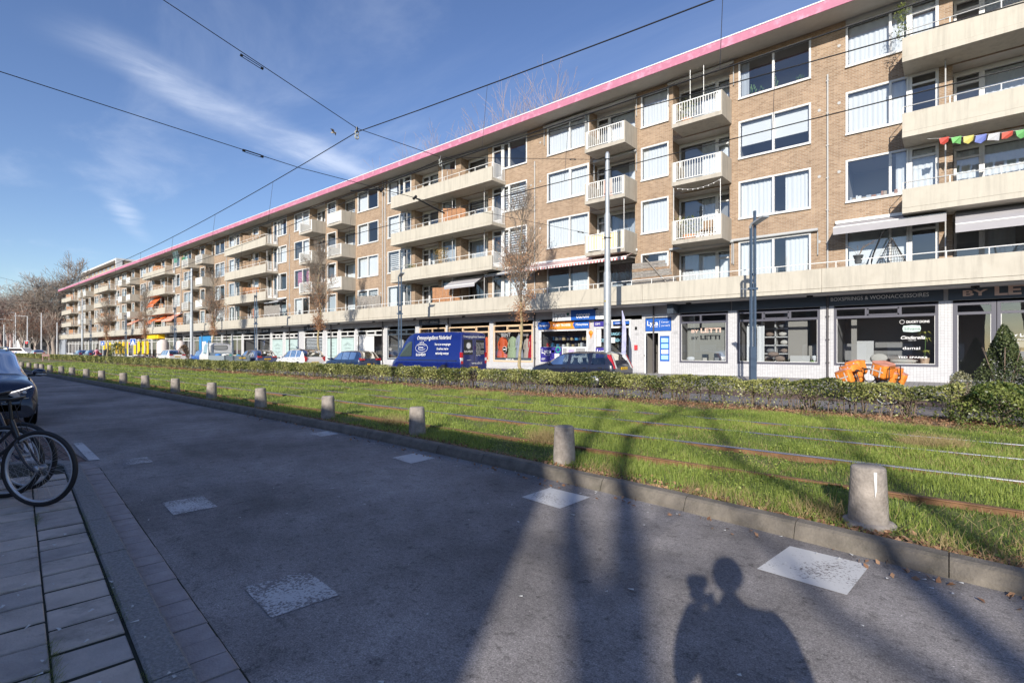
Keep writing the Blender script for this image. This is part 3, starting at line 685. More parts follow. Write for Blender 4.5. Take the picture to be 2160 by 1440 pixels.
def window(x0, x1, z0, z1, Y=WY, mull=(), cur='full', individual=True, trans=None, fw=.075, frame=WHITE, name='window', sill=True, proud=.035, panel=None, bars=()):
    f = MB(); g = MB(); ya, yb = Y - proud, Y + .07
    f.box(x0, x0 + fw, ya, yb, z0, z1); f.box(x1 - fw, x1, ya, yb, z0, z1); f.box(x0 + fw, x1 - fw, ya, yb, z1 - fw, z1); f.box(x0 + fw, x1 - fw, ya, yb, z0, z0 + fw)
    if sill: f.box(x0 - .01, x1 + .01, ya - .045, ya, z0 - .035, z0 + .03)
    ed_ = [x0 + fw] + [x0 + (x1 - x0) * q for q in mull] + [x1 - fw]
    for i, q in enumerate(ed_[1:-1]): f.box(q - .045, q + .045, ya + .008, yb, z0 + fw, z1 - fw)
    zt = z1 - fw
    if trans:
        f.box(x0 + fw, x1 - fw, ya + .012, yb, z1 - trans - .04, z1 - trans + .04)
    zb = z0 + fw
    if panel: f.box(x0 + fw, x1 - fw, ya + .02, yb, zb, zb + panel); zb += panel
    for i in range(len(ed_) - 1):
        a = ed_[i] + (.045 if i else 0); c = ed_[i + 1] - (.045 if i < len(ed_) - 2 else 0)
        if i in bars:   # opening light with its own inner frame
            w_ = .045; f.box(a, a + w_, ya + .02, yb, zb, zt); f.box(c - w_, c, ya + .02, yb, zb, zt); f.box(a + w_, c - w_, ya + .02, yb, zt - w_, zt); f.box(a + w_, c - w_, ya + .02, yb, zb, zb + w_)
        g.quad((a, Y + .03, zb), (c, Y + .03, zb), (c, Y + .03, zt), (a, Y + .03, zt))
    cg = curtain_geo(x0 + fw, x1 - fw, zb, zt, Y + .2, cur, rr) if cur and cur != 'none' else None
    if individual:
        o = f.build(name, frame, bld, BO); g.build('pane', GLASS, o, (0, 0, 0))
        if cg and cg.v: cg.build('curtain', CURM, o, (0, 0, 0))
        for ch in o.children: ch.data.transform(Matrix.Translation((-BO[0], -BO[1], -BO[2])))
    else:
        far_win.join(f, moff=0); far_win.join(g, moff=1)
        if cg: far_win.join(cg, moff=2)
    roombox(x0, x1, z0, z1, Y + .07)

def door(x0, x1, z0, z1, Y=WY, individual=True, frame=WHITE, cur='none', name='balcony_door', tr=.42):
    window(x0, x1, z0, z1, Y, (), cur, individual, fw=.1, frame=frame, name=name, sill=False, trans=tr, panel=.35)

styles = ['full', 'full', 'full', 'gap', 'sides', 'left', 'none', 'right', 'grey', 'blind', 'full']
ST = iter(lambda: rr.choice(styles), None)
AW = {(1, 3): 'plants', (1, 2): 'roller', (1, 1): 'gap', (1, 0): 'gap'}

def box_balcony(x0, x1, z, kind, far=False):
    """projecting balcony: slab, solid end panels, barred front"""
    b = MB(); b.box(x0, x1, FY, WY - .002, z - .20, z - .005); 
    b.box(x0, x0 + .07, FY, WY - .003, z - .005, z + .95); b.box(x1 - .07, x1, FY, WY - .003, z - .005, z + .95)
    o = b.build('balcony', CREAM2, bld, BO)
    r = MB(); a, c = x0 + .07, x1 - .07; y = FY + .03
    r.box(a, c, y - .02, y + .02, z + .91, z + .95); r.box(a, c, y - .015, y + .015, z + .06, z + .09); r.box(a, a + .13, y - .02, y + .02, z, z + .91); r.box(c - .12, c, y - .02, y + .02, z, z + .91)
    n = 16
    for i in range(n): q = a + .13 + (c - a - .25) * (i + .5) / n; r.box(q - .013, q + .013, y - .01, y + .01, z + .09, z + .91)
    ra = r.build('railing', WHITEM, o, (0, 0, 0)); ra.data.transform(Matrix.Translation((-BO[0], -BO[1], -BO[2])))
    if kind in ('white', 'cloth', 'tarp'):
        s = MB(); s.quad((a, y + .04, z + .08), (c, y + .04, z + .08), (c, y + .04, z + .9), (a, y + .04, z + .9))
        mm = {'white': WHITEM, 'cloth': STRIPEY, 'tarp': mat('pale tarp', (.68, .70, .70), .8)}[kind]
        q = s.build('windbreak', mm, o); q.data.transform(Matrix.Translation((-BO[0], -BO[1], -BO[2])))
    return o
def stripes(name, c1, c2, width, axis='X', rough=.85):
    m, n, l, b = principled(name); b.inputs['Roughness'].default_value = rough
    g = n.new('ShaderNodeNewGeometry'); s = n.new('ShaderNodeSeparateXYZ'); l.new(g.outputs['Position'], s.inputs[0])
    a = n.new('ShaderNodeMath'); a.operation = 'PINGPONG'; a.inputs[1].default_value = width; l.new(s.outputs[axis], a.inputs[0])
    c = n.new('ShaderNodeMath'); c.operation = 'GREATER_THAN'; c.inputs[1].default_value = width / 2; l.new(a.outputs[0], c.inputs[0])
    mx = n.new('ShaderNodeMixRGB'); mx.inputs['Color1'].default_value = (*c1, 1); mx.inputs['Color2'].default_value = (*c2, 1); l.new(c.outputs[0], mx.inputs['Fac']); l.new(mx.outputs[0], b.inputs['Base Color'])
    return m
STRIPEY = stripes('yellow striped cloth', (.80, .62, .28), (.72, .68, .56), .085)
STRIPER = stripes('red striped awning', (.42, .12, .13), (.78, .74, .70), .10)

def long_balcony(x0, x1, z):
    b = MB(); b.box(x0, x1, FY, WY - .002, z - .20, z - .005)
    b.box(x0 + .002, x1 - .002, FY + .022, FY + .09, z + .008, z + .72); b.box(x0, x0 + .07, FY + .09, WY - .004, z - .005, z + .72)
    o = b.build('balcony', CREAM, bld, BO)
    r = MB(); y = FY + .05; zt = z + .97
    r.tube([(x0 + .03, WY - .05, zt), (x0 + .03, y, zt), (x1 - .03, y, zt), (x1 - .03, WY - .05, zt)], .018, 6)
    n = int((x1 - x0) / 1.35)
    for i in range(n + 1): q = x0 + .03 + (x1 - x0 - .06) * i / n; r.box(q - .014, q + .014, y - .014, y + .014, z + .72, zt)
    for q in np.arange(FY + .16, WY - .02, .125): r.box(x1 - .05, x1 - .03, q - .011, q + .011, z, zt)
    r.box(x1 - .055, x1 - .025, FY + .1, WY - .02, z + .04, z + .07)
    ra = r.build('railing', WHITEM, o, (0, 0, 0)); ra.data.transform(Matrix.Translation((-BO[0], -BO[1], -BO[2])))
    return o

def loggia(x0, x1, z0, z1, doorside, ind, dY=1.1, cur1=None):
    """recess: side walls, ceiling, back wall filled by door and window"""
    Yb = WY + dY
    wall.quad((x0, Yb, z0), (x1, Yb, z0), (x1, Yb, z1), (x0, Yb, z1), 0)
    wall.quad((x0, WY, z1), (x1, WY, z1), (x1, Yb, z1), (x0, Yb, z1), 1); wall.quad((x0, WY, z0), (x0, Yb, z0), (x1, Yb, z0), (x1, WY, z0), 1)
    wall.quad((x0, WY, z0), (x0, WY, z1), (x0, Yb, z1), (x0, Yb, z0), 0); wall.quad((x1, WY, z0), (x1, Yb, z0), (x1, Yb, z1), (x1, WY, z1), 0)
    h = z1 - z0; zt = z0 + 2.5; dw = .86
    if doorside == 'l': dx = (x0 + .03, x0 + dw); wx = (x0 + dw + .004, x1 - .03)
    else: dx = (x1 - dw, x1 - .03); wx = (x0 + .03, x1 - dw - .004)
    # windows sit just in front of the back wall so that wall needs no holes: dark room box is shallow and glazed
    for (a, c, isdoor) in ((dx[0], dx[1], True), (wx[0], wx[1], False)):
        Y = Yb - .32
        if isdoor: window(a, c, z0 + .05, zt, Y, (), rr.choice(['none', 'none', 'full']), ind, trans=.4, fw=.09, name='balcony_door', sill=False, panel=.35)
        else: window(a, c, z0 + .62, zt, Y, (), cur1 or next(ST), ind, fw=.07, sill=False); wall.box(a, c, Y - .03, Y + .05, z0, z0 + .585, 2)
    wall.quad((x0, Yb - .30, zt), (x1, Yb - .30, zt), (x1, Yb - .30, z1), (x0, Yb - .30, z1), 2)
def roombox(x0, x1, z0, z1, Y, d=2.2, m=0):
    if Y > WY + .5: d = .235
    x0 += .01; x1 -= .01
    room.quad((x0, Y + d, z0), (x1, Y + d, z0), (x1, Y + d, z1), (x0, Y + d, z1), m)
    if d > 1:
        room.quad((x0, Y, z0), (x0, Y, z1), (x0, Y + d, z1), (x0, Y + d, z0), m); room.quad((x1, Y, z0), (x1, Y + d, z0), (x1, Y + d, z1), (x1, Y, z1), m)
        room.quad((x0, Y, z1), (x1, Y, z1), (x1, Y + d, z1), (x0, Y + d, z1), m); room.quad((x0, Y, z0), (x0, Y + d, z0), (x1, Y + d, z0), (x1, Y, z0), m)

pipes = MB()
for k in range(0, 11):
    xr = PX - (k - 1) * MW; xl = PX - k * MW      # module k spans xl..xr
    ind = k <= 4; holes = []
    if k % 2 == 1:    # A: two small projecting balconies
        u = xr
        for f in range(4):
            s, h, z = SILL[f], HEAD[f], FL[f]
            if f == 0: s = 4.6
            top = z + 2.62 if f < 3 else 15.52
            holes += [(u - 3.70, u - .64, s, h), (u - 8.77, u - 7.20, s, h), (u - 15.09, u - 12.06, s, h), (u - 6.97, u - 4.12, z, top, .001), (u - 12.0, u - 9.13, z, top, .001)]
            c1 = AW.get((k, f)) or next(ST)
            window(u - 3.70, u - .64, s, h, mull=(.50,), cur=c1, individual=ind, bars=(0, 1) if rr.random() < .3 else ())
            window(u - 8.77, u - 7.20, s, h, cur='full' if k == 1 and f else next(ST), individual=ind)
            window(u - 15.09, u - 12.06, s, h, mull=(.55,), cur=('pink' if (k, f) == (3, 1) else 'full' if k == 1 and f else next(ST)), individual=ind, bars=(1,) if f == 2 else ())
            loggia(u - 6.97, u - 4.12, z, top, 'r', ind); loggia(u - 12.0, u - 9.13, z, top, 'l', ind)
            if f:
                kd = {(3, 3, 0): 'white', (3, 2, 0): 'bars', (3, 1, 0): 'tarp', (1, 1, 1): 'cloth'}
                box_balcony(u - 6.45, u - 4.02, z, kd.get((k, f, 0), 'bars' if k < 4 else rr.choice(['bars', 'tarp', 'white'])))
                box_balcony(u - 11.48, u - 9.0, z, kd.get((k, f, 1), 'bars' if k < 4 else rr.choice(['bars', 'tarp', 'white'])))
    else:             # B: long balconies
        v = xl
        for f in range(4):
            s, h, z = SILL[f], HEAD[f], FL[f]
            if f == 0: s = 4.6
            top = z + 2.62 if f < 3 else 15.36
            hh = h
            holes += [(v + .66, v + 2.80, s, hh), (v + 2.80, v + 3.72, z, hh), (v + 7.3, v + 8.8, z + .6, hh), (v + 12.40, v + 13.30, z, hh), (v + 13.30, v + 15.40, s, hh), (v + 4.13, v + 6.88, z, top, .001), (v + 9.3, v + 11.97, z, top, .001)]
            window(v + .66, v + 2.795, s, hh, mull=(.72,), cur={(0, 3): 'full', (0, 2): 'full', (0, 1): 'books', (0, 0): 'screen'}.get((k, f)) or next(ST), individual=ind)
            door(v + 2.805, v + 3.72, z + .02, hh, individual=ind, cur='full' if (k, f) in ((0, 1), (0, 3)) else 'none')
            window(v + 7.3, v + 8.8, z + .6, hh, cur=next(ST), individual=ind)
            door(v + 12.40, v + 13.295, z + .02, hh, individual=ind)
            window(v + 13.305, v + 15.40, s, hh, mull=(.28,), cur=next(ST), individual=ind, bars=(0,))
            loggia(v + 4.13, v + 6.88, z, top, 'l', ind, 1.1, 'full' if (k, f) == (0, 1) else None); loggia(v + 9.3, v + 11.97, z, top, 'r' if k else 'l', ind)
            if f: long_balcony(v + (2.66 if k == 0 else 2.9), v + 13.6, z)
        wall.box(v + .66, v + 15.40, WY - .02, WY - .0005, 15.37, 15.70, 3)     # grey board under the eaves
    wall_grid(xl, xr, 3.95, 15.75, holes, WY)
    for q in ((xl + .0,) if k % 2 == 0 else (xl + .12, xl - .0)):
        zt = 13.5 if k in (0,) else 15.6
        pass
for k in range(0, 11):
    xl = PX - k * MW; zt = 13.5 if k in (0, 1, 3) else 15.6
    m = MB(); m.tube([(xl, WY - .05, 4.1), (xl, WY - .05, zt)], .035, 8)
    for z in np.arange(4.8, zt, 1.4): m.box(xl - .05, xl + .05, WY - .09, WY, z, z + .04)
    if k == 2: m.tube([(xl + .35, WY - .05, 4.1), (xl + .35, WY - .05, 15.6)], .05, 8)
    m.build('downpipe', PIPE, bld, BO)
    if k <= 6 and k % 2 == 0:
        for z0_ in (FL[1], FL[2], FL[3]):
            for vx in (3.92, 12.18, 9.05): m = MB(); m.tube([(xl + vx, FY + .8, z0_ - 2.7), (xl + vx, FY + .8, z0_ - .2)], .028, 6); m.build('drainpipe', PIPE, bld, BO)
# vents in the brickwork
m = MB()
for k in range(0, 5):
    for du in (.42, -.32):
        for z in (12.05, 9.15, 6.3) if du < 0 else (14.6, 12.15, 9.2):
            x = PX - k * MW + du; m.lathe([(.065, -.012), (.065, .0), (.045, .0), (.045, -.008)], (x, WY - .004, z), 12, 0, ax='y'); m.lathe([(.03, -.01), (.001, -.01)], (x, WY - .004, z), 10, 1, ax='y')
m.build('wall_vents', [PIPE, BLKM], bld, BO)
# end walls, back, roof slab, ground floor slab and the gallery band
wall.quad((BX0, 37, .2), (BX0, WY, .2), (BX0, WY, 15.75), (BX0, 37, 15.75)); wall.quad((BX1, WY, .2), (BX1, 37, .2), (BX1, 37, 15.75), (BX1, WY, 15.75)); wall.quad((BX1, 37, .2), (BX0, 37, .2), (BX0, 37, 15.75), (BX1, 37, 15.75))
wall.build('wall', [BRICK, SOFFIT, WHITE, GREYP], bld, BO)
room.build('room_lining', [ROOM, ROOMD], bld, BO)
tag(far_win.build('window', [WHITE, GLASS] + CURM, bld, BO), kind='stuff')
b = MB(); b.box(BX0 - .9, BX1 + 1, FY + .02, 37.6, 15.60, 15.66, 0); b.box(BX0 - .9, BX1 + 1, FY + .02, 37.6, 15.665, 15.95, 1); b.build('roof', [SOFFIT, GREYP], bld, BO)
b = MB(); b.box(BX0 - .93, BX1 + 1, FY - .03, FY + .018, 15.53, 15.93, 0); b.box(BX0 - .95, BX1 + 1, FY - .05, FY + .1, 15.935, 15.985, 1); b.box(BX0 - .95, BX0 - .9, FY + .02, 37.6, 15.53, 15.93, 0); b.build('fascia', [PINK, mat('zinc edge trim', (.72, .73, .75), .5)], bld, BO)
# gallery: slab, parapet in 8 m lengths, rail
x = BX1; i = 0
while x > BX0 - .5:
    a = max(x - MW / 2, BX0 - .6); b = MB()
    b.box(a + .008, x - .008, FY, WY - .003, 3.95, 4.10); b.box(a + .008, x - .008, FY + .022, FY + .10, 4.118, 4.93); b.box(a + .01, x - .01, FY + .06, FY + .09, 4.09, 4.13); b.build('gallery_parapet', CREAM, bld, BO)
    b = MB(); zt = 5.17; b.tube([(a, FY + .05, zt), (x, FY + .05, zt)], .02, 6)
    for q in np.arange(a + .5, x, 1.15): b.box(q - .014, q + .014, FY + .036, FY + .064, 4.93, zt)
    b.build('gallery_railing', WHITEM, bld, BO); x = a
b = MB(); b.box(BX0, BX1, FY + .14, WY, 3.90, 3.948); b.build('canopy_soffit', mat('canopy underside', (.45, .44, .43), .8, var=.08, vs=2), bld, BO)
b = MB()
for x in np.arange(BX1 - 6, BX0, -5.3): b.box(x - .12, x + .12, 25.2, 25.3, 3.82, 3.90); b.tube([(x, 25.25, 3.84), (x + .05, 25.1, 3.78)], .03, 6)
b.build('canopy_lights', BLKM, bld, BO)

# ------------------------------------------------------------------ shop fronts
TR = mat('shop display white', (.62, .60, .57), .8); FAB1 = mat('linen', (.60, .56, .50), .9); ORD = mat('orange dress', (.75, .12, .03), .7); GRD = mat('pale green dress', (.42, .50, .30), .8, var=.3, vs=14); GYD = mat('silver grey dress', (.45, .47, .55), .6); BGD = mat('beige dress', (.55, .46, .38), .8); RDD = mat('red dress', (.62, .02, .04), .7)
LW = mat('white lettering', (.80, .80, .80), .6); LC = mat('copper lettering', (.62, .44, .36), .5); LG = mat('grey lettering', (.30, .30, .31), .6)
BLU = mat('sign blue', (.015, .10, .42), .5); BLU2 = mat('sign violet blue', (.045, .035, .26), .5); ORS = mat('sign orange', (.85, .26, .02), .6); GRN = mat('sign green', (.02, .50, .33), .5); YEL = mat('yellow panel', (.92, .58, .01), .6); REDB = mat('brick red band', (.30, .09, .055), .7); FROST = mat('frosted foil', (.42, .53, .52), .35, var=.05, vs=2); SKYB = mat('light blue lettering', (.35, .72, .88), .6)
front = MB(); shops = []
def pier(x0, x1, z1=3.45): front.box(x0, x1, WY - .012, WY + .25, .2, z1, 0)
def shopwin(x0, x1, z0=.9, z1=3.37, frame=DGREY, cols=(1,), transom=.42, tcols=(.33, .66), stall=True, glass=True, name='shop_window', depth=3.0, dark=1, fw=.10):
    f = MB(); g = MB(); Y = WY; ya, yb = Y - .02, Y + .08
    f.box(x0, x0 + fw, ya, yb, z0, z1); f.box(x1 - fw, x1, ya, yb, z0, z1); f.box(x0 + fw, x1 - fw, ya, yb, z1 - fw * .8, z1); f.box(x0 + fw, x1 - fw, ya, yb, z0, z0 + fw)
    zt = z1 - transom
    if transom: f.box(x0 + fw, x1 - fw, ya, yb, zt - .05, zt + .05)
    W = x1 - x0
    for q in tcols if transom else (): f.box(x0 + W * q - .04, x0 + W * q + .04, ya, yb, zt + .05, z1 - fw * .8)
    if transom and len(tcols) == 2: 
        a, c = x0 + W * tcols[0] + .04, x0 + W * tcols[1] - .04
        f.box(a, a + .05, ya - .02, yb, zt + .05, z1 - .08); f.box(c - .05, c, ya - .02, yb, zt + .05, z1 - .08); f.box(a, c, ya - .02, yb, zt + .05, zt + .10); f.box(a, c, ya - .02, yb, z1 - .13, z1 - .08)
    for q in cols[:-1]: f.box(x0 + W * q - .04, x0 + W * q + .04, ya, yb, z0 + fw, zt - .05)
    # thin silver glazing bead round the main pane
    o = f.build(name, frame, bld, BO)
    bd = MB(); zz0, zz1 = z0 + fw, zt - .05
    for a, c in ((x0 + fw, x0 + fw + .02), (x1 - fw - .02, x1 - fw)): bd.box(a, c, Y - .012, Y + .03, zz0, zz1)
    bd.box(x0 + fw + .02, x1 - fw - .02, Y - .012, Y + .03, zz0, zz0 + .025); q = bd.build('glazing_bead', WHITE, o); q.data.transform(Matrix.Translation((-BO[0], -BO[1], -BO[2])))
    g.quad((x0 + fw, Y + .03, z0 + fw), (x1 - fw, Y + .03, z0 + fw), (x1 - fw, Y + .03, z1 - .08), (x0 + fw, Y + .03, z1 - .08))
    q = g.build('pane', SGLASS, o); q.data.transform(Matrix.Translation((-BO[0], -BO[1], -BO[2])))
    if stall and z0 > .3: front.box(x0, x1, WY - .012, WY + .25, .2, z0, 0)
    room2.join(_rb(x0, x1, .25, z1, WY + .08, depth), moff=dark)
    return o
def _rb(x0, x1, z0, z1, Y, d):
    b = MB(); x0 += .01; x1 -= .01
    b.quad((x0, Y + d, z0), (x1, Y + d, z0), (x1, Y + d, z1), (x0, Y + d, z1)); b.quad((x0, Y, z0), (x0, Y, z1), (x0, Y + d, z1), (x0, Y + d, z0)); b.quad((x1, Y, z0), (x1, Y + d, z0), (x1, Y + d, z1), (x1, Y, z1))
    b.quad((x0, Y, z1), (x1, Y, z1), (x1, Y + d, z1), (x0, Y + d, z1)); b.quad((x0, Y, z0), (x0, Y + d, z0), (x1, Y + d, z0), (x1, Y, z0)); return b
room2 = MB()
P0 = PX
# shop at the right edge: door and window in a wide dark frame
pier(P0 + 3.71, P0 + 4.13)
shopwin(P0 + 4.13, P0 + 5.35, .26, 3.37, tcols=(), stall=False, name='shop_door', fw=.14)
shopwin(P0 + 5.37, P0 + 8.9, .26, 3.37, tcols=(.5,), stall=False)
pier(P0 + 8.9, P0 + 9.3); shopwin(P0 + 9.3, P0 + 15.6, .9, 3.37); pier(P0 + 15.6, P0 + 16.05)
# bedroom shop, three windows
shopwin(P0 + .23, P0 + 3.71); pier(P0 - .29, P0 + .23)
shopwin(P0 - 3.77, P0 - .29); pier(P0 - 4.19, P0 - 3.77)
shopwin(P0 - 6.62, P0 - 4.19, tcols=(.45,)); pier(P0 - 7.06, P0 - 6.62)
# entrance with the open door leaf
pier(P0 - 8.72, P0 - 8.53); pier(P0 - 9.38, P0 - 8.72, 3.22)
front.box(P0 - 8.53, P0 - 7.06, WY + .01, WY + .12, 3.28, 3.46, 0)
room2.join(_rb(P0 - 8.53, P0 - 7.06, .3, 3.3, WY + .1, 3.5), moff=1)
f = MB(); f.box(P0 - 7.78, P0 - 7.70, WY - .01, WY + .06, .3, 2.45); f.box(P0 - 7.16, P0 - 7.07, WY - .01, WY + .06, .3, 2.45); f.box(P0 - 7.70, P0 - 7.16, WY - .01, WY + .06, .3, .95); f.box(P0 - 7.70, P0 - 7.16, WY - .01, WY + .06, 2.3, 2.45); f.box(P0 - 7.70, P0 - 7.16, WY + .02, WY + .04, .95, 2.3, 1)
for i in range(4): f.box(P0 - 7.62, P0 - 7.24, WY + .008, WY + .018, 1.05 + .3 * i, 1.27 + .3 * i, 2 if i != 1 else 3)
f.text('Lyca', P0 - 7.6, 2.12, .09, WY + .006, m=3)
f.build('shop_door', [WHITE, BLU, SKYB, LW], bld, BO)
f = MB(); f.box(0, .74, -.03, .03, .32, 2.43, 0); f.box(.16, .58, -.036, .036, .9, 2.28, 1); f.box(.64, .7, -.07, -.03, 1.2, 1.32, 2); f.box(.2, .54, -.042, .0, 1.2, 1.5, 3); f.box(.2, .54, -.042, .0, 1.65, 1.9, 3)
f.xf(Matrix.Translation((P0 - 8.48, WY, 0)) @ Matrix.Rotation(R(-68), 4, 'Z')); f.build('shop_door', [WHITE, DARKSIGN, BLKM, BLU], bld, BO)
b = MB(); b.box(P0 - 8.53, P0 - 7.06, WY + .01, WY + .09, 2.46, 2.54, 0); b.box(P0 - 8.56, P0 - 8.47, WY - .01, WY + .1, .3, 2.46, 0); b.build('door_frame', WHITE, bld, BO)
# phone shop
shopwin(P0 - 11.71, P0 - 9.38, .75, 3.25, frame=WHITE, transom=.42, tcols=(.5,)); pier(P0 - 12.12, P0 - 11.71)
shopwin(P0 - 15.69, P0 - 12.12, .75, 3.25, frame=WHITE, transom=.5, tcols=(.5,)); pier(P0 - 16.22, P0 - 15.69)
# dress shop
shopwin(P0 - 19.63, P0 - 16.22, .75, 3.2, frame=WOODL, tcols=(.36, .7)); pier(P0 - 20.0, P0 - 19.63)
shopwin(P0 - 24.1, P0 - 20.0, .75, 3.2, frame=WOODL, tcols=(.36, .7)); pier(P0 - 24.4, P0 - 24.1)
shopwin(P0 - 27.4, P0 - 24.4, .75, 3.2, frame=WOODL, tcols=(.5,)); pier(P0 - 27.9, P0 - 27.4)
shopwin(P0 - 31.5, P0 - 27.9, .75, 3.2, frame=DARKSIGN, tcols=(.36, .7)); pier(P0 - 32.0, P0 - 31.5)
# white shutter, frosted windows
shopwin(P0 - 35.9, P0 - 32.0, .5, 3.2, frame=WHITE, tcols=(.36, .7)); front.box(P0 - 35.6, P0 - 33.4, WY + .0, WY + .025, .6, 2.7, 1); pier(P0 - 36.25, P0 - 35.9)
for a, c in ((-38.6, -36.25), (-41.0, -39.0), (-49.2, -46.4), (-52.2, -49.6)):
    shopwin(P0 + a, P0 + c, .5, 3.2, frame=WHITE, tcols=(.36, .7) if c + 41 < 1 else (.5,))
pier(P0 - 39.0, P0 - 38.6); pier(P0 - 41.6, P0 - 41.0); shopwin(P0 - 45.2, P0 - 41.6, .4, 3.2, frame=WHITE, tcols=(.5,)); pier(P0 - 46.4, P0 - 45.2); pier(P0 - 49.6, P0 - 49.2)
xs_ = -52.2; i = 0
rr2 = random.Random(5)
while xs_ > -160.0:
    wdt = rr2.uniform(2.6, 3.6); pier(P0 + xs_ - .35, P0 + xs_)
    fr = WHITE if (xs_ < -88 or rr2.random() < .5) else GREYP
    shopwin(P0 + xs_ - .35 - wdt, P0 + xs_ - .35, rr2.choice([.3, .5]), 3.2, frame=fr, tcols=(.5,), cols=(.5, 1) if rr2.random() < .5 else (1,)); xs_ -= .35 + wdt
pier(BX0, P0 + xs_)
front.box(BX0, BX1, WY - .012 + .02, WY + .2, 3.45, 3.94, 2)      # band over the shops
for i in range(21):
    x = PX + MW - i * MW / 2; front.tube([(x, WY - .07, .25), (x, WY - .07, 3.9)], .045, 8, 3)
    for z in (1.0, 2.0, 3.0): front.box(x - .07, x + .07, WY - .11, WY - .01, z, z + .03, 3)
m_band = mat('grey rendered band', (.38, .37, .37), .85, var=.12, vs=1.5)
front.build('shop_front_wall', [TILE, WHITE, m_band, mat('dark downpipe', (.07, .065, .07), .6)], bld, BO)
room2.build('shop_room_lining', [ROOM, mat('shop interior', (.30, .285, .27), .9)], bld, BO)
# ================================================================== bollards
BOLL = mat('bollard concrete', (.30, .265, .235), .9, var=.36, vs=9, bump=.5, bs=50, dirt=(.17, .14, .12), ds=4)
def make_bollard(loc, label, ground=True):
    t = thing('concrete_bollard', label, 'bollard', loc, group='concrete bollards along the tram bed kerb')
    b = MB(); b.lathe([(.150, -.05), (.147, .06), (.139, .25), (.128, .475), (.124, .487), (.113, .497), (.001, .499)], n=28)
    o = b.build('post', BOLL, t); return t
blab = ['nearest concrete bollard with a white streak, on a wide cement foot', 'second nearest concrete bollard with leaves round its base', 'third nearest concrete bollard, lower half in shade', 'concrete bollard just left of the third mark on the road', 'concrete bollard fifth from the right', 'concrete bollard sixth from the right', 'concrete bollard seventh from the right', 'concrete bollard eighth from the right']
bp = [(-.53, 5.32), (-3.88, 5.65), (-7.13, 5.85), (-10.26, 5.96), (-13.66, 6.03), (-17.08, 6.07), (-20.35, 6.09), (-23.78, 6.1), (-26.93, 6.11), (-30.6, 6.11), (-33.8, 6.12), (-37.25, 6.12), (-40.2, 6.12), (-43.9, 6.12), (-46.9, 6.12), (-49.0, 6.12), (-52.4, 6.12), (-55.9, 6.12)]
far_b = 'small far concrete bollard in the row receding to the left'; nth = ['ninth', 'tenth', 'eleventh', 'twelfth', 'thirteenth', 'fourteenth', 'fifteenth', 'sixteenth', 'seventeenth', 'last']
b0 = make_bollard((bp[0][0], bp[0][1], .11), blab[0]); POST0 = b0.children[0]
ft = MB(); ft.lathe([(.18, -.06), (.19, .012), (.175, .03), (.15, .04), (.12, .04)], n=24); ft.v = [(p[0] * (1 + .12 * math.sin(3 * math.atan2(p[1], p[0]))), p[1], p[2]) for p in ft.v]; ft.build('cement_foot', BOLL, b0)
s = MB(); s.add([(.05, -.121, .47), (.072, -.112, .47), (.072, -.124, .32), (.062, -.137, .26)], [(0, 3, 2, 1)]); s.build('paint_streak', WHITE, b0)
for i in range(1, len(bp)):
    c = b0.copy(); COL.objects.link(c); c.location = (bp[i][0], bp[i][1], .09); c.rotation_euler = (R(rr.uniform(-1.5, 1.5)), R(rr.uniform(-1.5, 1.5)), rr.uniform(0, 6))
    p = POST0.copy(); COL.objects.link(p); p.parent = c
    c['label'] = blab[i] if i < 8 else 'small far concrete bollard, %s from the right in the row' % nth[i - 8]

# ================================================================== street lamps: twin blue grey posts with flat heads
def make_lamp():
    t = thing('street_lamp', 'blue grey twin post street lamp in front of the bedroom shop', 'street lamp', (-5.72, 20.95, .14), group='blue grey street lamps along the shops')
    b = MB(); b.box(-.12, .12, -.07, .07, 0, 1.55, 0); b.build('base_column', LAMPB, t, bevel=.008)
    for sx in (-1, 1): MB().box(sx * .078 - .038, sx * .078 + .038, -.045, .045, 1.5, 6.72 if sx > 0 else 6.15).build('post', LAMPB, t)
    b = MB(); b.box(-.07, .07, -.045, .045, 3.75, 3.95); b.box(-.07, .07, -.045, .045, 4.25, 4.34); b.box(-.18, .18, -.057, .057, 3.72, 3.8); b.build('bracket', LAMPB, t)
    h = MB(); h.add([(-.14, -.75, 6.30), (.14, -.75, 6.30), (.12, -.05, 6.16), (-.12, -.05, 6.16), (-.14, -.75, 6.35), (.14, -.75, 6.35), (.12, -.05, 6.24), (-.12, -.05, 6.24)], [(0, 3, 2, 1), (4, 5, 6, 7), (0, 1, 5, 4), (1, 2, 6, 5), (2, 3, 7, 6), (3, 0, 4, 7)])
    h.tube([(-.12, -.08, 6.2), (-.12, 0, 6.05)], .04, 8); o = h.build('lamp_head', GALV, t); MB().quad((-.11, -.70, 6.296), (-.10, -.25, 6.20), (.10, -.25, 6.20), (.11, -.70, 6.296)).build('lens', mat('lamp lens', (.55, .56, .56), .3), o)
    h = MB(); h.add([(-.1, .05, 3.70), (.1, .05, 3.70), (.11, .62, 3.80), (-.11, .62, 3.80), (-.1, .05, 3.76), (.1, .05, 3.76), (.11, .62, 3.84), (-.11, .62, 3.84)], [(0, 3, 2, 1), (4, 5, 6, 7), (0, 1, 5, 4), (1, 2, 6, 5), (2, 3, 7, 6), (3, 0, 4, 7)]); h.build('lamp_head', GALV, t)
    return t
lamp0 = make_lamp(); lamp0.rotation_euler = (0, 0, R(90 - 40))
ll = ['blue grey street lamp beside the front of the blue van', 'blue grey street lamp between the grey blue hatchback and the flatbed', 'blue grey street lamp behind the white hatchback', 'blue grey street lamp by the yellow shop windows', 'farthest blue grey street lamp near the end of the block']
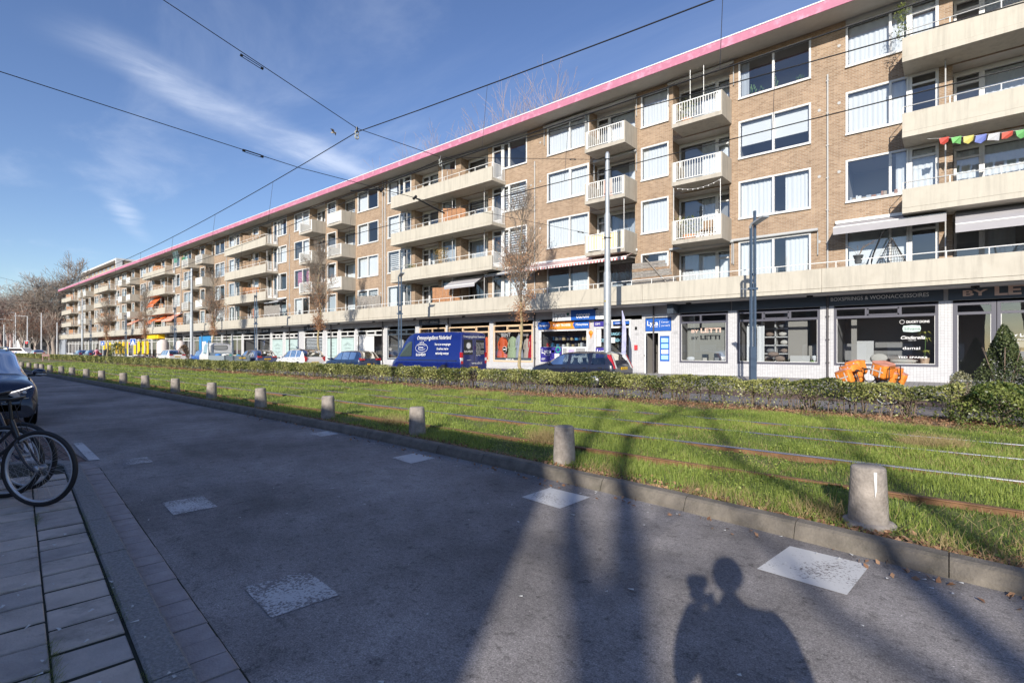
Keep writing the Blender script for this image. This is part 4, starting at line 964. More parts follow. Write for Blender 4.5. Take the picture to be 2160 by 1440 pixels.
for i, x in enumerate((-27.3, -48.5, -70.1, -91.0, -112.5)):
    c = copy_tree(lamp0); c.location = (x, 20.95, .14); c['label'] = ll[i]; c.rotation_euler = (0, 0, R(90 - 25))

# ================================================================== tram poles and overhead wires
def make_pole():
    t = thing('tram_pole', 'tall galvanised tram pole behind the black estate car', 'tram pole', (-12.0, 20.95, .14), group='galvanised tram poles')
    MB().lathe([(.17, 0), (.17, 4.9), (.15, 5.0)], n=20).build('lower_tube', GALV, t)
    MB().lathe([(.135, 4.9), (.135, 7.6), (.115, 7.7)], n=20).build('middle_tube', GALV, t)
    MB().lathe([(.10, 7.6), (.10, 10.4), (.06, 10.5), (.001, 10.5)], n=20).build('upper_tube', GALV, t)
    for z in (10.15, 6.55): b = MB(); b.torus((0, 0, z), (0, 0, 1), .115 if z > 8 else .145, .02, 20, 6); b.tube([(0, -.1, z), (0, -.28, z)], .02, 6); b.tube([(-.28, 0, z), (.28, 0, z)], .012, 6); b.build('clamp', BLKM, t)
    return t
pole0 = make_pole(); s = MB(); s.lathe([(.001, 0), (.04, 0)], (-.02, -.138 - .04, 3.65), 14, 0, ax='y'); s.v = [(p[0], -.175, p[2]) for p in s.v]; s.build('sticker', mat('yellow sticker', (.75, .55, .03), .5), pole0)
for x, lab in ((-64.7, 'galvanised tram pole behind the small blue car'), (-118.8, 'farthest galvanised tram pole near the end of the block')):
    c = copy_tree(pole0); c.location = (x, 20.95, .14); c['label'] = lab
WIRE = mat('overhead wire', (.015, .015, .018), .5)
PORC = mat('insulator', (.35, .36, .33), .4)
def insul(b, p, q, r=.024):
    p, q = Vector(p), Vector(q); d = (q - p).normalized(); L_ = (q - p).length
    b.tube([p, p + d * .05], r * 1.3, 8); b.tube([p + d * .05 + Vector((0, 0, .025)), q - d * .05 + Vector((0, 0, .025))], r * .35, 5); b.tube([p + d * .05 - Vector((0, 0, .025)), q - d * .05 - Vector((0, 0, .025))], r * .35, 5); b.tube([q - d * .05, q], r * 1.3, 8)
spans = [40.0, -12.0, -64.7, -118.8, -171.0]
tracks = [(7.8, 5.65, 7.35, 'nearer'), (10.75, 5.75, 7.45, 'farther')]
for ty, zc, zm, nm in tracks:
    t = thing('overhead_line', 'tram overhead wires with droppers above the %s track' % nm, 'overhead wire', (-60, ty, 6), group='tram overhead wires')
    b = MB(); c = MB(); d = MB()
    for i in range(len(spans) - 1):
        x0, x1 = spans[i], spans[i + 1]; pts = []
        for j in range(21):
            u = j / 20; pts.append((x0 + (x1 - x0) * u, ty, zm - .96 * 4 * u * (1 - u)))
        b.tube(pts, .012, 5, cap=False)
        zig = .2 * (-1) ** i; c.tube([(x0, ty + zig, zc), (x1, ty - zig, zc)], .011, 5, cap=False)
        n = 11
        for j in range(1, n):
            u = j / n; x = x0 + (x1 - x0) * u; d = MB(); d.tube([(x, ty, zm - .96 * 4 * u * (1 - u)), (x, ty + zig * (1 - 2 * u), zc)], .005, 4); d.build('dropper', WIRE, t, (-60, ty, 6))
    o = b.build('messenger_wire', WIRE, t, (-60, ty, 6)); c.build('contact_wire', WIRE, t, (-60, ty, 6))
for i, x in enumerate(spans[1:4]):
    big = (i % 2 == 0) or True
    t = thing('cross_span', 'cross span wires with insulators hanging over both tracks%s' % (' at the nearest tram pole', ' at the second tram pole', ' far down the street')[i], 'span wire', (x, 9, 6), group='cross span wires')
    OFF = (x, 9, 6)
    if True:
        w_ = MB(); ins = MB()
        w_.tube([(x, 20.8, 10.25), (x, 10.75, 7.52), (x, 7.8, 7.45), (x, -3.0, 10.2)], .009, 5)
        for pq in (((x, 5.35, 8.01), (x, 4.85, 8.12)), ((x, 17.9, 9.45), (x, 18.3, 9.56)), ((x, 5.35, 6.0), (x, 4.9, 6.02)), ((x, 18.5, 6.56), (x, 18.9, 6.59))): ins = MB(); insul(ins, *pq); ins.build('insulator', [BLKM, PORC], t, OFF)
        for ty, zm in ((7.8, 7.35), (10.75, 7.42)):
            ins = MB(); ins.torus((x, ty, zm - .02), (1, 0, 0), .05, .018, 14, 6, 1); ins.torus((x, ty, zm - .13), (1, 0, 0), .05, .02, 14, 6, 1); ins.tube([(x, ty, zm + .13), (x, ty, zm + .02)], .03, 8); ins.build('insulator', [BLKM, PORC], t, OFF)
        w_.tube([(x, 20.8, 6.72), (x, 10.0, 6.05), (x, 6.2, 5.98), (x, -2.8, 6.35)], .008, 5)
        w_.build('span_wire', WIRE, t, OFF)
        a = MB(); a.tube([(x, 8.55, 6.0), (x, 7.62, 5.75)], .022, 6); a.tube([(x, 8.55, 5.95), (x, 8.62, 6.05)], .04, 8); a.build('steady_arm', BLKM, t, OFF)
        a = MB(); a.tube([(x, 9.75, 6.05), (x, 10.92, 5.82)], .022, 6); a.tube([(x, 9.7, 6.0), (x, 9.8, 6.1)], .04, 8); a.build('steady_arm', BLKM, t, OFF)
    else:
        b = MB(); b.tube([(x, 9.25, .1), (x, 9.25, 7.9)], .09, 10); b.tube([(x, 6.9, 6.4), (x, 11.6, 6.4)], .03, 6)
        if i == 3: b.build('centre_mast', GALV, t, OFF)
        else:
            w_ = MB(); w_.tube([(x, 26, 8.2), (x, 10.75, 7.35), (x, 7.8, 7.3), (x, -6, 9.0)], .006, 5); w_.build('span_wire', WIRE, t, OFF)
t = thing('tram_pole', 'galvanised tram pole on the near side of the street, out of view', 'tram pole', (-12.0, -3.1, .1), group='galvanised tram poles')
MB().lathe([(.15, 0), (.15, 5), (.10, 5.1), (.10, 10.4), (.001, 10.4)], n=16).build('tube', GALV, t)
c = copy_tree(t); c.location = (-64.7, -3.1, .1); c['label'] = 'galvanised tram pole on the near side far down the street'
c.children[0]

# ================================================================== hedge in four lengths, with twiggy legs
HEDGE = leaf_mat('hedge leaf', (.045, .07, .018), (.46, .46, .17), trans=.22, rough=.38)
HEDGEG = leaf_mat('laurel leaf', (.028, .058, .015), (.30, .34, .10), trans=.25, rough=.32)
TWIG = mat('twig bark', (.20, .15, .115), .9, var=.3, vs=12)
hr = np.random.default_rng(77)
def hedge(name, label, x0, x1, dens, leaf, ztop=.78, y0=13.75, y1=14.55, zlo=.36, m=HEDGE, stems=4.5, seed=1, ratio=1.0):
    rng = np.random.default_rng(seed); L_ = x1 - x0
    t = thing(name, label, 'hedge', ((x0 + x1) / 2, 14.15, .1), group='clipped hedge between tram bed and service lane')
    OFF = ((x0 + x1) / 2, 14.15, .1)
    n = int(L_ * dens); x = rng.uniform(x0, x1, n); u = rng.random(n); y = rng.uniform(y0, y1, n)
    top = ztop + .035 * np.sin(x * 2.1) + .03 * np.sin(x * 5.3 + 1) + .02 * np.sin(x * 11)
    z = zlo + (top - zlo) * rng.random(n) ** .75
    # push most leaves to the outer shell
    sh = rng.random(n)
    y = np.where(sh < .42, y0 + .10 * rng.random(n) + .05 * np.sin(x * 4) + .04 * np.sin(z * 19 + x * 7), y); z = np.where((sh > .42) & (sh < .72), top - .06 * rng.random(n), z)
    den = .5 + .35 * np.sin(x * 1.9 + 2 * np.sin(x * .7)) + .3 * np.sin(x * 6.1 + z * 8)
    keep = rng.random(n) < np.clip(.25 + den * .7 + (z - zlo) * 1.9, .08, 1) * np.clip((z - zlo) / .16 + .25, 0, 1)
    low = rng.random(n) < .06; z = np.where(low, .12 + rng.random(n) * .3, z); keep |= low
    x, y, z = x[keep], y[keep], z[keep]
    tone = .40 + .25 * np.sin(x * 3.1 + 1.5 * np.sin(x * 1.1)) + rng.normal(0, .32, len(x)) 
    leaf_cloud('foliage', np.stack([x, y, z], 1), leaf, tone, m, t, seed=seed + 1, aspect=.6, off=OFF)
    b = MB(); r = random.Random(seed)
    for i in range(int(L_ * stems)):
        x = r.uniform(x0, x1); y = r.uniform(13.95, 14.35); 
        for j in range(r.choice((2, 3, 3))):
            a = r.uniform(0, 6.28); sp = r.uniform(.05, .26); zt = r.uniform(.4, .7); k1 = r.uniform(-.05, .05)
            p1 = (x + math.cos(a) * sp * .4 + k1, y + math.sin(a) * sp * .4, .1 + zt * .45); p2 = (x + math.cos(a) * sp, y + math.sin(a) * sp, .1 + zt)
            b.tube([(x, y, .06), p1, p2], [.012, .008, .004], 4, cap=False)
            if L_ < 25:
                for q in range(3):
                    a2 = r.uniform(0, 6.28); f = r.uniform(.3, 1); s_ = tuple(p1[i_] + (p2[i_] - p1[i_]) * f for i_ in range(3)); b.tube([s_, (s_[0] + math.cos(a2) * .15, s_[1] + math.sin(a2) * .12, s_[2] + r.uniform(.02, .16))], [.005, .002], 3, cap=False)
    b.build('stems', TWIG, t, OFF)
    return t
hedge('hedge', 'thin clipped hedge with bare legs in front of the bedroom shop windows', -13.35, .25, 1900, .06, seed=3, stems=11, zlo=.42, ztop=.84)
hedge('hedge', 'clipped hedge in front of the blue van and the dark hatchback', -34.0, -13.85, 1500, .07, seed=5, zlo=.33, stems=9, ztop=.82)
hedge('hedge', 'clipped hedge in front of the white cars and the flatbed truck', -66.0, -34.3, 950, .085, seed=7, zlo=.22, stems=3)
hedge('hedge', 'distant clipped hedge running to the far end of the tram bed', -140.0, -66.2, 260, .15, seed=9, zlo=.15, stems=.6)
# big laurel at the right end and shrubs behind it
def shrub(name, label, cat, c, rad, h, n, leaf, m, seed, shape='dome', z0=.1, stem=True, group=None):
    rng = np.random.default_rng(seed); t = thing(name, label, cat, c, group=group)
    u = rng.random(n); a = rng.uniform(0, 2 * np.pi, n); z = u * h
    if shape == 'cone': prof = (1 - u ** 2.6) ** .9 * (.82 + .2 * np.sin(u * 6.5 + 1) + .16 * np.sin(a * 2 + u * 5)) * (1 - .25 * u) + .03
    else: prof = np.sqrt(np.clip(1 - (u * 1.02) ** 2.4, 0, 1)) * (.82 + .18 * np.sin(u * 7 + a * 2))
    q = prof * rad * (.55 + .45 * rng.random(n) ** .5) * (1 + .12 * np.sin(a * 3 + u * 9) + .1 * np.sin(a * 5 - u * 5))
    P = np.stack([c[0] + q * np.cos(a), c[1] + q * np.sin(a), c[2] + z + .04 * np.sin(a * 7)], 1)
    tone = .4 + .25 * np.sin(a * 3 + u * 7) + rng.normal(0, .25, n)
    leaf_cloud('foliage', P, leaf, tone, m, t, seed=seed, aspect=.55, off=c)
    b = MB(); r = random.Random(seed)
    for i in range(7):
        a = r.uniform(0, 6.28); b.tube([(0, 0, -.02), (math.cos(a) * rad * .3, math.sin(a) * rad * .3, h * .4), (math.cos(a) * rad * .6, math.sin(a) * rad * .6, h * .75)], [.02, .014, .005], 5, cap=False)
    b.build('stems', TWIG, t); return t
shrub('laurel_bush', 'dense glossy laurel bush at the right end of the hedge, reaching the ground', 'bush', (.72, 13.75, .1), .85, .84, 5200, .06, HEDGEG, 31)
shrub('laurel_bush', 'dark green laurel bush cut off by the right picture edge', 'bush', (2.1, 13.9, .1), .95, .86, 4200, .06, HEDGEG, 33)
shrub('holly_tree', 'dense conical evergreen shrub rising behind the hedge by the shop door', 'shrub', (1.0, 17.2, .1), .70, 2.05, 11000, .055, leaf_mat('holly leaf', (.02, .038, .016), (.16, .19, .08), .15, .28), 35, 'cone')
shrub('variegated_shrub', 'low pale leaved shrub left of the conical evergreen', 'shrub', (.2, 16.6, .1), .42, .95, 1500, .045, leaf_mat('pale leaf', (.12, .13, .06), (.42, .40, .26), .25, .5), 37)
shrub('fresh_shrub', 'bright yellow green shrub right of the conical evergreen', 'shrub', (1.65, 16.5, .1), .62, 1.12, 2600, .06, leaf_mat('fresh leaf', (.06, .12, .02), (.26, .38, .06), .35, .4), 39)

# ================================================================== trees
def grow(b, leaves, p, d, length, r, depth, rnd, spread=.55, up=.15, shrink=.72, kids=(2, 3), segs=4, nside=6, minr=.004, wob=.12, twig_leaf=0.0):
    pts = [p.copy()]; rad = [r]; q = p.copy(); dd = d.copy()
    for i in range(segs):
        dd = (dd + Vector((rnd.gauss(0, wob), rnd.gauss(0, wob), rnd.gauss(0, wob * .6) + up * .3))).normalized()
        q = q + dd * (length / segs); pts.append(q.copy()); rad.append(max(minr, r * (1 - .45 * (i + 1) / segs)))
    b.tube(pts, rad, nside if depth > 1 else 4 if depth > 0 else 3, cap=False)
    if depth <= 0:
        leaves.append((pts[-1], rad[-1])); return
    n = rnd.choice(kids)
    for i in range(n + (1 if depth >= 2 else 0)):
        f = rnd.uniform(.35, 1.0) if i else 1.0
        k = min(len(pts) - 1, max(1, int(round(f * (len(pts) - 1))))); base = pts[k]
        ax = Vector((rnd.gauss(0, 1), rnd.gauss(0, 1), rnd.gauss(0, .35)))
        ax -= dd * ax.dot(dd) * .9
        if ax.length < 1e-3: continue
        ax.normalize(); nd = (dd * (1 - spread * (.5 if i == 0 else 1)) + ax * spread * (.6 if i == 0 else 1) + Vector((0, 0, up))).normalized()
        grow(b, leaves, base, nd, length * shrink * rnd.uniform(.75, 1.15), max(minr, rad[k] * (.8 if i == 0 else .62)), depth - 1, rnd, spread, up, shrink, kids, max(2, segs - 1), max(4, nside - 1), minr, wob)
BARK = mat('tree bark', (.24, .20, .165), .9, var=.25, vs=8, bump=.5, bs=30)
BARKY = mat('greenish young bark', (.33, .27, .15), .85, var=.25, vs=9)
BRN = leaf_mat('clinging brown leaf', (.26, .12, .06), (.62, .36, .21), trans=.3, rough=.7)
def young_tree(seed, h=9.4):
    rnd = random.Random(seed); b = MB(); lv = []; tips = []
    tr = [(0, 0, 0)]; rads = [.095]
    for i in range(1, 15):
        z = h * .92 * i / 14; tr.append((.10 * math.sin(i * .9 + seed), .10 * math.cos(i * 1.1 + seed) - .1, z)); rads.append(.095 * (1 - i / 15.5))
    trunk = MB(); trunk.tube(tr, rads, 9)
    n = 46
    for i in range(n):
        u = rnd.uniform(.0, 1) ** .9; z = 3.0 + u * (h - 3.8); k = min(13, int(z / (h * .92) * 14)); base = Vector(tr[k]).lerp(Vector(tr[k + 1]), (z / (h * .92) * 14) - k)
        a = rnd.uniform(0, 6.28); out_ = .62 if z < 6 else .42
        d = Vector((math.cos(a) * out_, math.sin(a) * out_, 1)).normalized()
        Ln = (2.5 - 1.2 * u) * rnd.uniform(.6, 1.0) * (.45 if z < 3.7 else 1)
        grow(b, tips, base, d, Ln * .66, .032 * (1 - .5 * u), 3, rnd, .5, .22, .64, (2, 3, 3), 3, 5, .0062, .1)
    return trunk, b, tips
def young_leaves(tips, seed, cnt, mx=1.0):
    rng = np.random.default_rng(seed); P = []
    T = np.array([tuple(t[0]) for t in tips]); 
    z = T[:, 2]; w_ = np.clip(1.25 - np.abs(z - 4.6) / 2.6, .05, 1) ** 1.5; w_ /= w_.sum()
    idx = rng.choice(len(T), cnt, p=w_); P = T[idx] + rng.normal(0, .09, (cnt, 3))
    # dense clump round the lower trunk
    m = int(cnt * .75); a = rng.uniform(0, 6.28, m); q = np.abs(rng.normal(0, .26, m)) + .04; zz = rng.uniform(2.9, 5.3, m); zz = np.where(rng.random(m) < .35, rng.uniform(2.9, 3.8, m), zz)
    return np.concatenate([P, np.stack([q * np.cos(a), q * np.sin(a) - .1, zz], 1)])
tl = ['young street tree with clinging brown leaves between the blue van and the black estate', 'young street tree with brown leaves behind the white electric car', 'young street tree with brown leaves behind the flatbed truck', 'young street tree with brown leaves in front of the shop with a round window sticker', 'farthest young street tree, in front of the yellow panels']
tmpl = []
for s_ in (3, 8):
    tr, br, tips = young_tree(s_); tmpl.append((tr, br, tips))
first = {}
for i, x in enumerate((-17.1, -37.4, -58.8, -82.1, -101.4)):
    k = i % 2; t = thing('street_tree', tl[i], 'tree', (x, 20.95 if i else 21.0, .14), rz=i * 1.3, group='young street trees in front of the shops')
    if k not in first:
        tr, br, tips = tmpl[k]; o1 = tr.build('trunk', BARKY, t); o2 = br.build('branches', BARK, t); P = young_leaves(tips, 5 + k, 1900 if k else 1600)
        o3 = leaf_cloud('leaves', P, .085, np.random.default_rng(3).random(len(P)), BRN, t, seed=k); first[k] = (o1, o2, o3)
    else:
        for o in first[k]: c = o.copy(); COL.objects.link(c); c.parent = t

def bare_tree(seed, h, r, spread=.55, depth=5, trunk_f=.32, kids=(2, 3), up=.14, minr=.012):
    rnd = random.Random(seed); b = MB(); tips = []; th = h * trunk_f; trunk = MB()
    pts = [Vector((0, 0, -.1))]; rads = [r * 1.25]
    for i in range(1, 6): pts.append(Vector((rnd.gauss(0, .02) * h * .1 * i, rnd.gauss(0, .02) * h * .1 * i, th * i / 5))); rads.append(r * (1 - .06 * i))
    trunk.tube(pts, rads, 10)
    for i in range(4):
        a = i * 1.6 + rnd.uniform(-.4, .4); d = Vector((math.cos(a) * spread * .9, math.sin(a) * spread * .9, 1)).normalized()
        if i == 0: d = Vector((rnd.uniform(-.1, .1), rnd.uniform(-.1, .1), 1)).normalized()
        grow(b, tips, pts[-1] - Vector((0, 0, th * .12 * i)), d, (h - th) * (.36 if i else .42), r * (.62 if i else .75), depth, rnd, spread, up, .74, kids, 4, 7, minr, .10)
    return trunk, b, tips
# ================================================================== what stands behind the photographer and throws the shade
SB = brick_mat('shade building brick', (.34, .22, .15), (.28, .17, .11), (.3, .27, .24), .22, .066)
t = thing('shade_caster_house', 'unseen brick house added behind the camera, steep roof shaped to throw the road shade', 'building', (-40, -15, .1))  # added out of view; roof slope shaped to throw the road's shade edge
OFF = (-40, -15, .1)
b = MB(); xr = 2.35; zt = 4.65; y0 = -9.0
wall_b = MB(); wall_b.box(-150, xr, -19, y0, 0, zt); wall_b.build('wall', SB, t, OFF)
b.add([(-150, y0, zt + .01), (xr + .05, y0, zt + .01), (xr - .95, y0 - .12, 7.02), (-150, y0 - .12, 7.02), (-150, -19, zt + .01), (xr + .05, -19, zt + .01), (xr - .95, -18.9, 7.02), (-150, -18.9, 7.02)], [(0, 1, 2, 3), (1, 5, 6, 2), (5, 4, 7, 6), (4, 0, 3, 7), (3, 2, 6, 7), (0, 4, 5, 1)])
b.build('shade_edge_roof', mat('roof slate', (.10, .09, .09), .8), t, OFF)
f = MB()
for i in range(40):
    x = xr - 1.4 - i * 3.6
    for (za, zb) in ((.5, 2.1),): f.box(x - 1.9, x, y0 - .0 + .004, y0 + .06, za, zb)
f.build('windows', WHITE, t, OFF)
for i, (x0, x1, y1, h) in enumerate(((9, 52, -36, 11.0), (58, 110, -38, 12.5))):
    t = thing('brick_flats', ('brick flats behind the camera, reflected in the shop glass', 'second row of brick flats behind the camera')[i], 'building', ((x0 + x1) / 2, y1 - 5, 0)); OFF = ((x0 + x1) / 2, y1 - 5, 0)
    b = MB(); b.box(x0, x1, y1 - 10, y1, 0, h); b.build('wall', SB, t, OFF); b = MB(); b.box(x0 - .4, x1 + .4, y1 - 10.4, y1 + .4, h + .01, h + .4); b.build('roof', CREAM2, t, OFF)
    for z in np.arange(1.0, h - 1.5, 2.8): b = MB(); [b.box(x, x + 2.2, y1 + .005, y1 + .05, z, z + 1.5) for x in np.arange(x0 + 1, x1 - 3, 3.6)]; b.build('window_row', WHITE, t, OFF)
BT = {}
def place_bare(key, loc, label, group, rz=0, scale=1.0, name='bare_tree', cat='tree', **kw):
    t = thing(name, label, cat, loc, rz, group); t.scale = (scale,) * 3
    if key not in BT:
        tr, br, tips = bare_tree(**kw); BT[key] = (tr.build('trunk', BARK, t), br.build('branches', BARK, t))
    else:
        for o in BT[key]: c = o.copy(); COL.objects.link(c); c.parent = t
    return t
def limb_tree(label, base, limbs, seed):
    t = thing('bare_tree', label, 'tree', base, group='bare trees behind the camera'); rnd = random.Random(seed); tr = MB(); br = MB(); tips = []
    for i, (pts, r0, r1) in enumerate(limbs):
        n = len(pts); (tr if i == 0 else br).tube(pts, [r0 + (r1 - r0) * k / (n - 1) for k in range(n)], 9 if i == 0 else 7)
        if i:
            for k in range(1, n):
                for q in range(2 if k > 4 else 1):
                    d = Vector((rnd.gauss(0, 1), rnd.gauss(0, 1), rnd.uniform(.2, 1))).normalized(); grow(br, tips, Vector(pts[k]), d, 1.6, .026, 2, rnd, .5, .1, .7, (2, 2), 3, 5, .006)
    tr.v = [tuple(Vector(p) - Vector(base)) for p in tr.v]; br.v = [tuple(Vector(p) - Vector(base)) for p in br.v]
    tr.build('trunk', BARK, t); br.build('branches', BARK, t)
limb_tree('forked bare tree behind the camera whose two stems shade the road', (5.5, -14, .1), [([(5.5, -14, 0), (5.4, -14, 3), (5.15, -14, 6.2), (5.05, -14, 7.15)], .26, .2),
    ([(5.05, -14, 7.0), (4.73, -14, 7.42), (4.51, -14, 7.63), (4.23, -14, 8.0), (3.87, -14, 8.7), (3.6, -14, 9.8), (3.3, -14.2, 11.5), (3.1, -14.4, 13.2)], .15, .04),
    ([(5.08, -14, 7.1), (4.93, -14, 7.65), (4.75, -14, 8.15), (4.5, -14, 8.88), (4.29, -14, 9.86), (4.5, -14, 10.7), (4.92, -14, 11.41), (5.2, -14, 13)], .16, .04)], 4)
limb_tree('bare tree behind the camera with a long limb leaning left', (7.6, -14, .1), [([(7.6, -14, 0), (7.4, -14, 4), (7.1, -14, 7.2)], .2, .16), ([(7.1, -14, 7.1), (7.03, -14, 7.81), (6.95, -14, 8.19), (6.81, -14, 8.62), (6.0, -14, 9.42), (5.76, -14, 11.0), (5.6, -14, 13)], .15, .04), ([(7.1, -14, 7.1), (7.6, -14, 8.4), (7.7, -14, 10), (8.2, -14, 12)], .13, .04), ([(7.05, -14, 7.4), (6.3, -14.2, 7.9), (5.9, -14.3, 8.8)], .07, .03)], 7)

# the photographer, seen only by the shadow: standing, both hands raised to the camera at the left of the head
def skin_body(name, joints, edges, loc, mats, parent=None, sub=2):
    me = bpy.data.meshes.new(name); me.from_pydata([j[:3] for j in joints], edges, []); o = bpy.data.objects.new(name, me); COL.objects.link(o)
    if parent: o.parent = parent
    o.location = loc
    sk = o.modifiers.new('skin', 'SKIN')
    for i, j in enumerate(joints):
        v = me.skin_vertices[0].data[i] if me.skin_vertices else None
        if v: v.radius = (j[3], j[4] if len(j) > 4 else j[3]); v.use_root = (i == 0)
    ss = o.modifiers.new('sub', 'SUBSURF'); ss.levels = sub; ss.render_levels = sub
    me.materials.append(mats); return o
def ensure_skin(o): pass
COAT = mat('dark coat', (.03, .035, .05), .9); SKINM = mat('skin', (.55, .36, .27), .6)
# ================================================================== vehicles
CGLASS = glass_mat('car glass', (.50, .56, .58), refl=.07); VGLASS = mat('van glass', (.05, .07, .07), .04, spec=.8)
TYRE = BLACK; RIMM = mat('alloy rim', (.42, .43, .45), .35, metal=.8)
RED = mat('tail light red', (.45, .01, .015), .15, coat=1); LENS = mat('clear lens', (.62, .64, .66), .1, coat=1); PLATE = mat('yellow number plate', (.80, .50, .03), .5); PLTX = mat('plate lettering', (.02, .02, .02), .6)
CHROME = mat('chrome trim', (.7, .7, .72), .15, metal=1); PLAST = mat('black plastic', (.02, .02, .022), .6); SEAT = mat('seat fabric', (.05, .05, .055), .9)
def paint(name, c, metal=.0, rough=.3): return mat(name, c, rough, metal=metal, coat=1.0)
def smoothn(a, k=3):
    for _ in range(k): a = [a[0]] + [(a[i - 1] + 2 * a[i] + a[i + 1]) / 4 for i in range(1, len(a) - 1)] + [a[-1]]
    return a
def car(name, label, loc, rz, body, st, win, shield, back, wheels, wr=.32, cat='car', group='cars parked along the shops', lights=None, trim=None, roofrail=False, plate='', dark_roof=None, tail='bar', nst=56, cut=None):
    """st: stations (x, zbottom, zbelt, ztop, halfwidth, top halfwidth); win: list of (x0,x1) side glass; shield,back: x ranges of sloping glass"""
    t = thing(name, label, cat, loc, rz, group)
    st = sorted(st); X0, X1 = st[0][0], st[-1][0]
    xs = list(np.linspace(X0, X1, nst)); P = np.array(st); cols = [smoothn(list(np.interp(xs, P[:, 0], P[:, i])), 1) for i in range(1, 6)]
    rings = []
    for i, x in enumerate(xs):
        zb, ze, zt, hw, ht = [c[i] for c in cols]; zm = (zb + ze) / 2; th = zt - ze
        rings.append([(0, zb), (hw * .86, zb), (hw * .965, zb + .07), (hw, zm), (hw * .99, ze - .07), (hw * .955, ze), (ht + (hw * .955 - ht) * .08, zt - min(.07, th * .3)), (ht * .86, zt - .005), (ht * .5, zt + .012), (0, zt + .018)])
    nb = 10; B = MB(); Gm = MB(); R2 = MB()
    def pt(i, j, s): y, z = rings[i][j]; return (xs[i], y * s, z)
    for i in range(len(xs) - 1):
        xm = (xs[i] + xs[i + 1]) / 2
        for j in range(nb - 1):
            tgt = B
            if j == 5 and any(a < xm < c for a, c in win): tgt = Gm
            if j >= 6 and (shield[0] < xm < shield[1] or back[0] < xm < back[1]): tgt = Gm
            if dark_roof and j >= 6 and tgt is B and dark_roof[0] < xm < dark_roof[1]: tgt = R2
            for s in (1, -1):
                q = [pt(i, j, s), pt(i + 1, j, s), pt(i + 1, j + 1, s), pt(i, j + 1, s)]
                if s < 0: q = q[::-1]
                tgt.add(q, [(0, 1, 2, 3)], 0, True)
    for i, rev in ((0, False), (len(xs) - 1, True)):
        q = [pt(i, j, 1) for j in range(nb)] + [pt(i, j, -1) for j in range(nb - 2, 0, -1)]
        B.add(q, [tuple(range(len(q)))[::(-1 if rev else 1)]], 0)
    o = B.build('body', body, t); m = o.modifiers.new('weld', 'WELD'); m.merge_threshold = .0008
    if R2.v: q = R2.build('roof_panel', PLAST, t); m = q.modifiers.new('weld', 'WELD'); m.merge_threshold = .0008
    g = Gm.build('windows', CGLASS, t); m = g.modifiers.new('weld', 'WELD'); m.merge_threshold = .0008
    if cat == 'car':
        se = MB()
        for sx_ in (.18, -.75):
            for sy_ in ((-1, 1) if sx_ > 0 else (-1, 0, 1)): se.box(sx_ - .30, sx_ - .18, sy_ * .36 - .2, sy_ * .36 + .2, .4, 1.02); se.box(sx_ - .29, sx_ - .2, sy_ * .36 - .1, sy_ * .36 + .1, 1.02, 1.22)
        se.box(.85, 1.05, -.7, .7, .4, .92); se.box(-1.9, 1.0, -.75, .75, .3, .42); se.torus((.72, .36, .93), (1, 0, .35), .16, .014, 16, 5); se.build('interior', SEAT, t)
    def hwat(x): return float(np.interp(x, P[:, 0], P[:, 4]))
    def belt(x): return float(np.interp(x, P[:, 0], P[:, 2]))
    for wx in wheels:
        for s in (1, -1):
            y = s * (hwat(wx) + .004); w_ = MB()
            w_.lathe([(.001, -.02), (wr + .055, -.02), (wr + .06, 0), (.001, 0)], (wx, y, wr + .02), 26, 0, ax='y'); w_.build('wheel_arch', PLAST, t)
            ty = MB(); ty.torus((wx, s * (hwat(wx) - .07), wr), (0, 1, 0), wr - .06, .06, 28, 8, 0, flat=1.5); to = ty.build('wheel', TYRE, t)
            rm = MB(); rm.lathe([(wr - .09, 0), (wr - .10, .02 * s), (.05, .035 * s), (.001, .035 * s)], (wx, s * (hwat(wx) - .0), wr), 20, 0, ax='y')
            for k in range(5):
                a = k * 1.2566; rm.add([(wx + math.cos(a + d) * q, s * (hwat(wx) + .012), wr + math.sin(a + d) * q) for d, q in ((-.25, .08), (.25, .08), (.3, wr - .12), (-.3, wr - .12))], [(0, 1, 2, 3)], 1)
            rm.build('rim', [RIMM, PLAST], to)
    # door seams, handles, sills
    tr = MB()
    for x in [w_[0] - .03 for w_ in win] + [win[-1][1] + .1]:
        for s in (1, -1): y = s * (hwat(x) + .001); tr.box(x - .006, x + .006, y - .004, y + .002, .32, belt(x) - .06)
    for w_ in win[:3]:
        for s in (1, -1): x = w_[0] + .12; y = s * (hwat(x) + .01); tr.box(x, x + .17, y - .015, y + .012, belt(x) - .16, belt(x) - .13)
    tr.build('door_seams', PLAST, t)
    for s in (1, -1):
        mx_ = win[-1][1] - .10; mi = MB(); mi.ball((mx_, s * (hwat(mx_) + .10), belt(mx_) + .06), .1, 7, 0, (.8, 1.15, .75)); mi.box(mx_ - .03, mx_ + .03, s * (hwat(mx_) - .08), s * (hwat(mx_) + .05), belt(mx_) - .0, belt(mx_) + .05); mi.build('wing_mirror', trim or body, t)
    L_ = lights or {}
    zr = L_.get('rear', .85); zf = L_.get('front', .68); hb = hwat(X0); xb = X0 - .004
